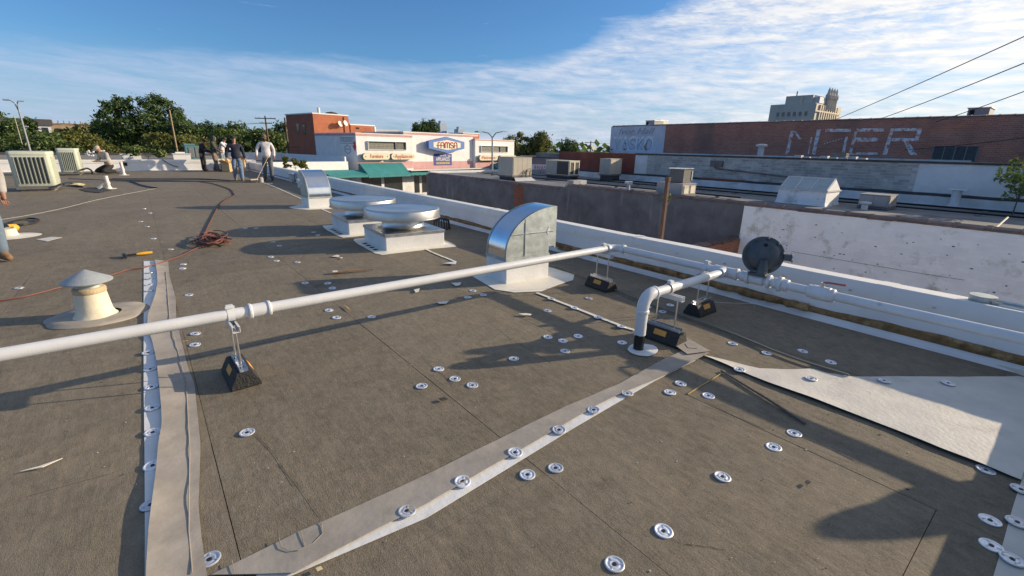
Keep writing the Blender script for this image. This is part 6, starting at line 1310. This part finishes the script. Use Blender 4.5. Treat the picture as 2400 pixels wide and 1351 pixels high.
# grit, torn chips and fine cracks that make the boards look walked on
rg2 = random.Random(41)
def grit(name, label, n, m_, region, s0, s1, seed):
    r_ = random.Random(seed); b = MB()
    for i in range(n):
        x, y = region(r_); s_ = r_.uniform(s0, s1); a0 = r_.uniform(0, 6.28); k = r_.choice((3, 4, 5))
        b.prism([(x+s_*math.cos(a0+2*math.pi*j/k)*r_.uniform(.5, 1.2), y+s_*math.sin(a0+2*math.pi*j/k)*r_.uniform(.5, 1.2), .0025) for j in range(k)], (0, 0, s_*.35))
    o = b.build(name, m_, loc=(1, 4, 0)); tag(o, label, 'grit', kind='stuff')
def anywhere(r_): q = r_.random()**1.6; y = .2+q*16; return (r_.uniform(-1.2-y*.12, 4.0), y)
def by_riser(r_): return (2.85+r_.gauss(0, .16), 1.78+r_.gauss(0, .12))
grit('pale_grit', 'pale specks of dust and crumbs strewn over the boards', 420, mat('pale_grit', (.50, .47, .40), .9, var=.2), anywhere, .0015, .005, 1)
grit('dark_grit', 'dark specks of rubber and dirt strewn over the boards', 300, BLACKFELT, anywhere, .0015, .006, 2)
grit('tan_grit', 'tan foam crumbs scattered round the pipe riser', 260, mat('foam_tan', (.50, .33, .14), .9), by_riser, .0015, .005, 3)
for i, L_ in enumerate((((1150, 760), (1195, 792), (1232, 815), (1290, 850)), ((1560, 1255), (1600, 1275), (1660, 1282), (1700, 1290)), ((650, 1085), (690, 1125), (735, 1190), (752, 1212)), ((60, 1165), (180, 1132), (260, 1110), (290, 1098)), ((1640, 935), (1720, 975), (1790, 1005)), ((1880, 1025), (1940, 1050), (2000, 1080)), ((590, 1010), (640, 1060), (690, 1140)), ((1000, 850), (1040, 880), (1060, 905)))):
    pts_ = [G(*q, .0015) for q in L_]; out = []
    for a, c in zip(pts_, pts_[1:]):
        for k in range(5): out.append(a.lerp(c, k/5)+Vector((.004*mnoise.noise(Vector((i*7+k, len(out), 1))), .004*mnoise.noise(Vector((i*5, len(out), 4))), 0)))
    MB().tube(out+[pts_[-1]], [.0005+.0007*abs(mnoise.noise(Vector((k*.6, i, 2)))) for k in range(len(out)+1)], 4).build('board_crack', mat('crack_dark', (.045, .04, .034), .95), roof, org=Vector((0, 0, 0)))

# ------------------------------------------------------------------ people
SKIN = mat('skin_tan', (.36, .20, .13), .55, var=.1, scale=14); SKIN2 = mat('skin_brown', (.26, .135, .085), .55, var=.1, scale=14); HAIR = mat('black_hair', (.012, .010, .009), .6, var=.3)
def cloth(name, col, **k): return mat(name, col, .85, var=k.pop('var', .14), scale=k.pop('scale', 7), bump=k.pop('bump', .5), bscale=k.pop('bscale', 9), **k)
def skin_obj(name, verts, edges, radii, m_, parent, sub=2, root=0):
    me_ = bpy.data.meshes.new(name); me_.from_pydata(verts, edges, []); me_.materials.append(m_)
    o = bpy.data.objects.new(name, me_); C.objects.link(o); o.parent = parent
    md = o.modifiers.new('skin', 'SKIN'); md.use_smooth_shade = True; md.branch_smoothing = .6
    for i, r_ in enumerate(radii):
        s_ = me_.skin_vertices[0].data[i]; s_.radius = r_ if isinstance(r_, tuple) else (r_, r_); s_.use_root = (i == root)
    sb = o.modifiers.new('sub', 'SUBSURF'); sb.levels = sub; sb.render_levels = sub
    return o
def person(label, loc, rz, J, top, trousers, shoe, skin, head='cap', hcol=None, hood=None, scale=1., fingers=True, belly=1., face=0., tilt=0.):
    """J: joints in local space (x right, y ahead, z up): pel, chest, neck, head, el/wr/hip/kn/an/toe L and R"""
    t = local_thing('person', label, 'person', loc, rz); t.scale = (scale,)*3
    V = lambda k: Vector(J[k])
    sh = {s: V('shL') if s == 'L' else V('shR') for s in 'LR'}
    # body: one continuous surface from crown of the neck to ankles and wrists
    vs = [V('pel'), V('pel').lerp(V('chest'), .5), V('chest'), V('neck')]; ed = [(0, 1), (1, 2), (2, 3)]; rr = [(.125, .11), (.12, .10), (.135, .105), .058]
    hd = V('head'); vs.append(V('neck').lerp(hd, .5)); ed.append((3, 4)); rr.append(.055)
    for s in 'LR':
        i = len(vs); vs += [sh[s], V('el'+s), V('wr'+s)]; ed += [(2, i), (i, i+1), (i+1, i+2)]; rr += [.062, .045, .031]
        palm = V('wr'+s)+(V('wr'+s)-V('el'+s)).normalized()*.085; vs.append(palm); ed.append((i+2, i+3)); rr.append((.036, .020))
        i = len(vs); vs += [V('hip'+s), V('kn'+s), V('an'+s)]; ed += [(0, i), (i, i+1), (i+1, i+2)]; rr += [.092, .060, .042]
    body = skin_obj('body', vs, ed, rr, skin, t)
    # hands: five bent fingers rooted in each palm
    for s in 'LR':
        w0 = V('wr'+s); d = (w0-V('el'+s)).normalized(); side = d.cross(Vector((0, 1, 0)) if abs(d.y) < .8 else Vector((0, 0, 1))).normalized(); inn = d.cross(side).normalized(); b = MB()
        if inn.y < 0: inn = -inn
        for k, ln in enumerate((.072, .082, .077, .060)):
            p = w0+d*.085+side*(.028-.018*k); b.tube([p, p+d*ln*.5+inn*.012, p+d*ln*.85+inn*.034], [.0095, .009, .007], 6)
        p = w0+d*.03+side*.034; b.tube([p, p+d*.03+side*.022+inn*.012, p+d*.06+side*.024+inn*.03], [.012, .011, .008], 6)
        o = b.build('hand_fingers', skin, body, smooth=60)
    # head with brow, nose, jaw, ears
    nf = (V('look')-hd).normalized() if 'look' in J else Vector((0, 1, 0)); up = (hd-V('neck')).normalized(); up = (up-nf*up.dot(nf)).normalized(); rt = nf.cross(up)
    def hp(x, y, z): return hd+rt*x+nf*y+up*z
    b = MB(); rows = []
    prof = [(-.115, .020, .055), (-.105, .045, .045), (-.08, .058, .02), (-.04, .068, .010), (0, .075, .005), (.045, .078, -.004), (.085, .068, -.012), (.112, .042, -.014), (.122, .004, -.014)]
    for z, r_, off in prof: rows.append([hp(r_*math.cos(a), off+r_*(1.18 if math.sin(a) > 0 else 1.12)*math.sin(a), z) for a in [2*math.pi*k/16 for k in range(17)]])
    b.grid(rows); b.add([hp(-.014, .085, -.028), hp(.014, .085, -.028), hp(0, .115, -.025), hp(0, .086, .02)], [(0, 1, 2), (1, 3, 2), (3, 0, 2), (0, 3, 1)])
    for s in (-1, 1): b.lathe([(0, 0), (.018, .004), (.02, .012), (0, .016)], hp(s*.074, -.008, -.005), 8, rt*s, sy=1.5)
    head_o = b.build('head', skin, body, smooth=60)
    b = MB()
    for s in (-1, 1): b.lathe([(0, .0), (.011, .001), (.0, .006)], hp(s*.03, .081, .012), 8, nf, sy=.6); b.box(hp(s*.03-.018, .083, .027)-Vector((.003,)*3), hp(s*.03+.018, .083, .027)+Vector((.003,)*3))
    b.box(hp(-.022, .078, -.062)-Vector((.002,)*3), hp(.022, .080, -.060)+Vector((.002,)*3)); b.build('face_features', HAIR, head_o)
    # clothing
    if top is not None:
        vs = [V('pel')+Vector((0, 0, -.13 if 'kneel' not in J else -.05)), V('pel').lerp(V('chest'), .3), V('pel').lerp(V('chest'), .7), V('chest'), V('neck')+(V('head')-V('neck'))*.12]; ed = [(0, 1), (1, 2), (2, 3), (3, 4)]; rr = [(.178*belly, .15*belly), (.175*belly, .15*belly), (.165, .135), (.16, .125), (.075, .07)]
        for s in 'LR': i = len(vs); vs += [sh[s], V('el'+s), V('wr'+s)]; ed += [(3, i), (i, i+1), (i+1, i+2)]; rr += [.078, .060, .045]
        skin_obj('shirt', vs, ed, rr, top, t)
    vs = [V('pel')+Vector((0, 0, .02)), V('pel')-Vector((0, 0, .06))]; ed = [(0, 1)]; rr = [(.160, .13), (.165, .135)]
    for s in 'LR': i = len(vs); vs += [V('hip'+s), V('hip'+s).lerp(V('kn'+s), .55), V('kn'+s), V('an'+s)+Vector((0, 0, -.03 if 'kneel' not in J else .03))]; ed += [(1, i), (i, i+1), (i+1, i+2), (i+2, i+3)]; rr += [.115, .098, .085, .074]
    skin_obj('trousers', vs, ed, rr, trousers, t)
    for s in 'LR':
        a, to = V('an'+s), V('toe'+s); heel = a+(a-to)*.32; heel.z = min(a.z, to.z) if 'kneel' not in J else a.z
        skin_obj('boot', [a+Vector((0, 0, .07)), a+Vector((0, 0, -.035)), heel.lerp(a, .35)+Vector((0, 0, -.03)), a.lerp(to, .5)+Vector((0, 0, -.02)), to], [(0, 1), (1, 2), (1, 3), (3, 4)], [.062, .062, .052, .055, .048], shoe, t, 1)
    # headgear
    b = MB(); r2 = []
    if hood is not None:
        for z, r_, off in ((-.14, .10, -.02), (-.08, .112, -.015), (0, .115, -.015), (.06, .112, -.02), (.11, .085, -.025), (.145, .03, -.03), (.15, .003, -.03)): r2.append([hp(r_*math.cos(a), off+r_*(1.0 if math.sin(a) < 0 else .85)*math.sin(a), z) for a in [2*math.pi*k/14 for k in range(15)]])
        b.grid(r2); b.build('hood', hood, t, smooth=60)
    elif head in ('cap', 'beanie', 'hair'):
        k_ = {'cap': .012, 'beanie': .016, 'hair': .010}[head]; z0 = {'cap': .035, 'beanie': .03, 'hair': .02}[head]
        for z, r_, off in ((z0, .078+k_, -.006), (.06, .078+k_, -.008), (.09, .070+k_, -.012), (.118, .046+k_, -.014), (.135, .004, -.014)): r2.append([hp(r_*math.cos(a), off+r_*1.14*math.sin(a), z+(.0 if math.sin(a) > -.2 or head != 'hair' else -.06*(z == z0))) for a in [2*math.pi*k/16 for k in range(17)]])
        b.grid(r2)
        if head == 'cap': b.prism([hp(x, y, z0+.006) for x, y in ((-.075, .065), (-.07, .12), (-.04, .165), (.04, .165), (.07, .12), (.075, .065))], up*.008)
        b.build({'cap': 'cap', 'beanie': 'beanie', 'hair': 'hair'}[head], hcol or HAIR, t, smooth=60)
    if face:
        b = MB(); b.grid([[hp(.066*math.cos(a)*k, .028+.062*math.sin(a)*k, z) for a in [math.pi*i/8 for i in range(9)]] for k, z in ((1.08, -.03), (1.10, -.06), (1.0, -.10), (.5, -.125))]); b.build('beard', HAIR, t, smooth=60)
    return t
def pose(**k):
    J = dict(pel=(0, 0, .93), chest=(0, 0, 1.30), neck=(0, 0, 1.46), head=(0, .03, 1.60), shL=(-.19, 0, 1.40), shR=(.19, 0, 1.40), elL=(-.25, -.03, 1.13), elR=(.25, -.03, 1.13), wrL=(-.27, .05, .88), wrR=(.27, .05, .88), hipL=(-.10, 0, .88), hipR=(.10, 0, .88), knL=(-.11, .02, .50), knR=(.11, .02, .50), anL=(-.12, 0, .09), anR=(.12, 0, .09), toeL=(-.14, .17, .045), toeR=(.14, .17, .045)); J.update(k); return J
WH_ = cloth('white_shirt', (.60, .58, .60)); NV = cloth('navy_shirt', (.015, .018, .04)); JE = cloth('faded_jeans', (.13, .19, .29), stain=((.42, .46, .52), 6, .58, .12)); JD = cloth('dark_trousers', (.10, .11, .12), stain=((.24, .25, .26), 7, .6, .1)); KH = cloth('khaki_trousers', (.17, .14, .12)); GH = cloth('green_grey_hoodie', (.045, .05, .042)); BK = cloth('black_work_clothes', (.016, .016, .020)); GS = cloth('grey_sweatshirt', (.34, .33, .32)); TJ = cloth('pale_jeans', (.16, .24, .28)); BOOT = mat('tan_boot', (.20, .12, .06), .8, var=.25, scale=10, bump=.3); BOOTD = mat('dark_boot', (.07, .05, .04), .8, var=.25)
face = lambda x, y, tx, ty: math.atan2(ty-y, tx-x)-math.pi/2     # heading so that local +y looks at (tx, ty)
p = G(562, 426)
person('man in navy shirt, faded jeans and dark cap walking towards the camera', (p.x, p.y, 0), face(p.x, p.y, 1.6, 0), pose(knL=(-.10, .12, .50), anL=(-.09, .16, .10), toeL=(-.10, .33, .06), knR=(.11, .06, .48), anR=(.11, -.16, .12), toeR=(.12, -.01, .05), elL=(-.27, -.08, 1.12), wrL=(-.30, -.02, .86), elR=(.29, -.02, 1.12), wrR=(.33, .12, .88), head=(.01, .05, 1.60), look=(-.15, 1, 1.45)), NV, JE, BOOT, SKIN, 'cap', BK, scale=1.0, belly=1.06, face=.0)
p = G(632, 423)
person('bearded man in white shirt and camo cap sweeping with a broom', (p.x, p.y, 0), face(p.x, p.y, 0.5, 2), pose(knL=(-.11, .14, .50), anL=(-.10, .10, .09), toeL=(-.12, .27, .045), anR=(.13, -.06, .10), toeR=(.16, .11, .045), elL=(-.28, -.02, 1.13), wrL=(-.26, .12, .90), elR=(.31, .0, 1.14), wrR=(.34, .18, .92), head=(.0, .07, 1.60), look=(-.1, 1, 1.30)), WH_, JD, BOOTD, SKIN2, 'cap', cloth('camo_cap', (.13, .11, .07), var=.4, scale=30), scale=1.05, belly=1.12, face=1)
ph = Vector((p.x, p.y, 0)); bh = thing('broom', 'long handled push broom held by the bearded man', 'broom', (*G(600, 424)[:2], 0)); h0, h1 = Vector((p.x+.02, p.y-.35, 1.0)), G(602, 421, .08); MB().tube([h0, h1], .014, 8).build('handle', mat('broom_wood', (.50, .38, .24), .7), bh, smooth=True); dv = Vector((.25, .12, 0)); MB().tube([h1-dv, h1+dv], .03, 6).build('head', mat('broom_wood', (.5, .38, .24)), bh)
for k in range(9): q = h1-dv+dv*2*k/8; MB().tube([q, q+Vector((0, -.02, -.075))], .02, 5).build('bristle_tuft', BLKC, bh)
p = G(508, 402)
person('man in dark hooded sweatshirt and khaki trousers standing side on', (p.x, p.y, 0), face(p.x, p.y, p.x+6, p.y-1.5), pose(chest=(0, .02, 1.28), neck=(0, .05, 1.44), head=(0, .10, 1.57), elL=(-.24, .12, 1.10), wrL=(-.12, .32, 1.02), elR=(.24, .12, 1.10), wrR=(.10, .30, .98), look=(0, 1, 1.25), knL=(-.12, .05, .5), anL=(-.13, -.10, .09), toeL=(-.14, .07, .045), anR=(.13, .12, .09), toeR=(.15, .29, .045)), GH, KH, BOOT, SKIN2, hood=GH, scale=1.04, belly=1.1)
p = G(481, 402)
person('person in black work clothes half hidden behind the hooded man', (p.x, p.y+.25, 0), face(p.x, p.y, p.x+5, p.y-2.5), pose(chest=(0, .06, 1.22), neck=(0, .12, 1.36), head=(0, .19, 1.47), shL=(-.19, .08, 1.31), shR=(.19, .08, 1.31), elL=(-.24, .2, 1.05), wrL=(-.14, .40, .98), elR=(.24, .2, 1.05), wrR=(.12, .40, .95), look=(0, 1, 1.0)), BK, BK, mat('maroon_boot', (.09, .03, .03), .8), SKIN2, 'beanie', BK, scale=1.0)
p = G(530, 401)
person('man in white long sleeves and pale jeans reaching into the boxes', (p.x-.05, p.y+.35, 0), face(p.x, p.y, p.x+5, p.y-3), pose(chest=(0, .10, 1.28), neck=(0, .17, 1.43), head=(0, .24, 1.55), shL=(-.19, .12, 1.37), shR=(.19, .12, 1.37), elL=(-.22, .34, 1.20), wrL=(-.16, .58, 1.10), elR=(.22, .34, 1.18), wrR=(.16, .58, 1.05), look=(0, 1, 1.0)), WH_, TJ, BOOTD, SKIN, 'hair', HAIR, scale=1.03)
# kneeling man: shins flat on the roof, looking down at his hands
p = G(256, 408)
person('kneeling man in grey sweatshirt and cap beside the farther condenser', (p.x, p.y, 0), face(p.x, p.y, p.x-3.2, p.y-2.2), dict(pel=(0, -.10, .36), chest=(0, .03, .70), neck=(0, .10, .85), head=(0, .20, .96), shL=(-.19, .05, .80), shR=(.19, .05, .80), elL=(-.25, .10, .53), elR=(.25, .10, .53), wrL=(-.10, .33, .50), wrR=(.10, .33, .50), hipL=(-.12, -.06, .30), hipR=(.12, -.06, .30), knL=(-.20, .34, .10), knR=(.20, .34, .10), anL=(-.17, -.16, .09), anR=(.17, -.16, .09), toeL=(-.17, -.32, .05), toeR=(.17, -.32, .05), look=(0, .9, .35), kneel=1), GS, BK, BOOTD, SKIN, 'cap', cloth('beige_cap', (.40, .34, .30)), scale=1.12)
# man at the left edge of the frame: forearm, hand, jeans and boot show
p = G(-14, 614)
person('man at the left picture edge, grey sleeve, jeans and tan boot showing', (p.x-.03, p.y-.02, 0), face(p.x, p.y, p.x+2, p.y-3.2), pose(chest=(0, .12, 1.24), neck=(0, .22, 1.38), head=(0, .30, 1.50), shL=(-.19, .14, 1.32), shR=(.19, .14, 1.32), elL=(-.27, .10, 1.06), wrL=(-.22, .20, .83), elR=(.25, .2, 1.06), wrR=(.2, .38, .9), look=(0, 1, 1.1), knL=(-.12, .06, .5), anL=(-.12, .02, .09), toeL=(-.12, .20, .045)), GS, cloth('blue_jeans', (.12, .17, .24), stain=((.25, .30, .36), 6, .55, .15)), BOOT, SKIN2, 'cap', BK, scale=1.0)
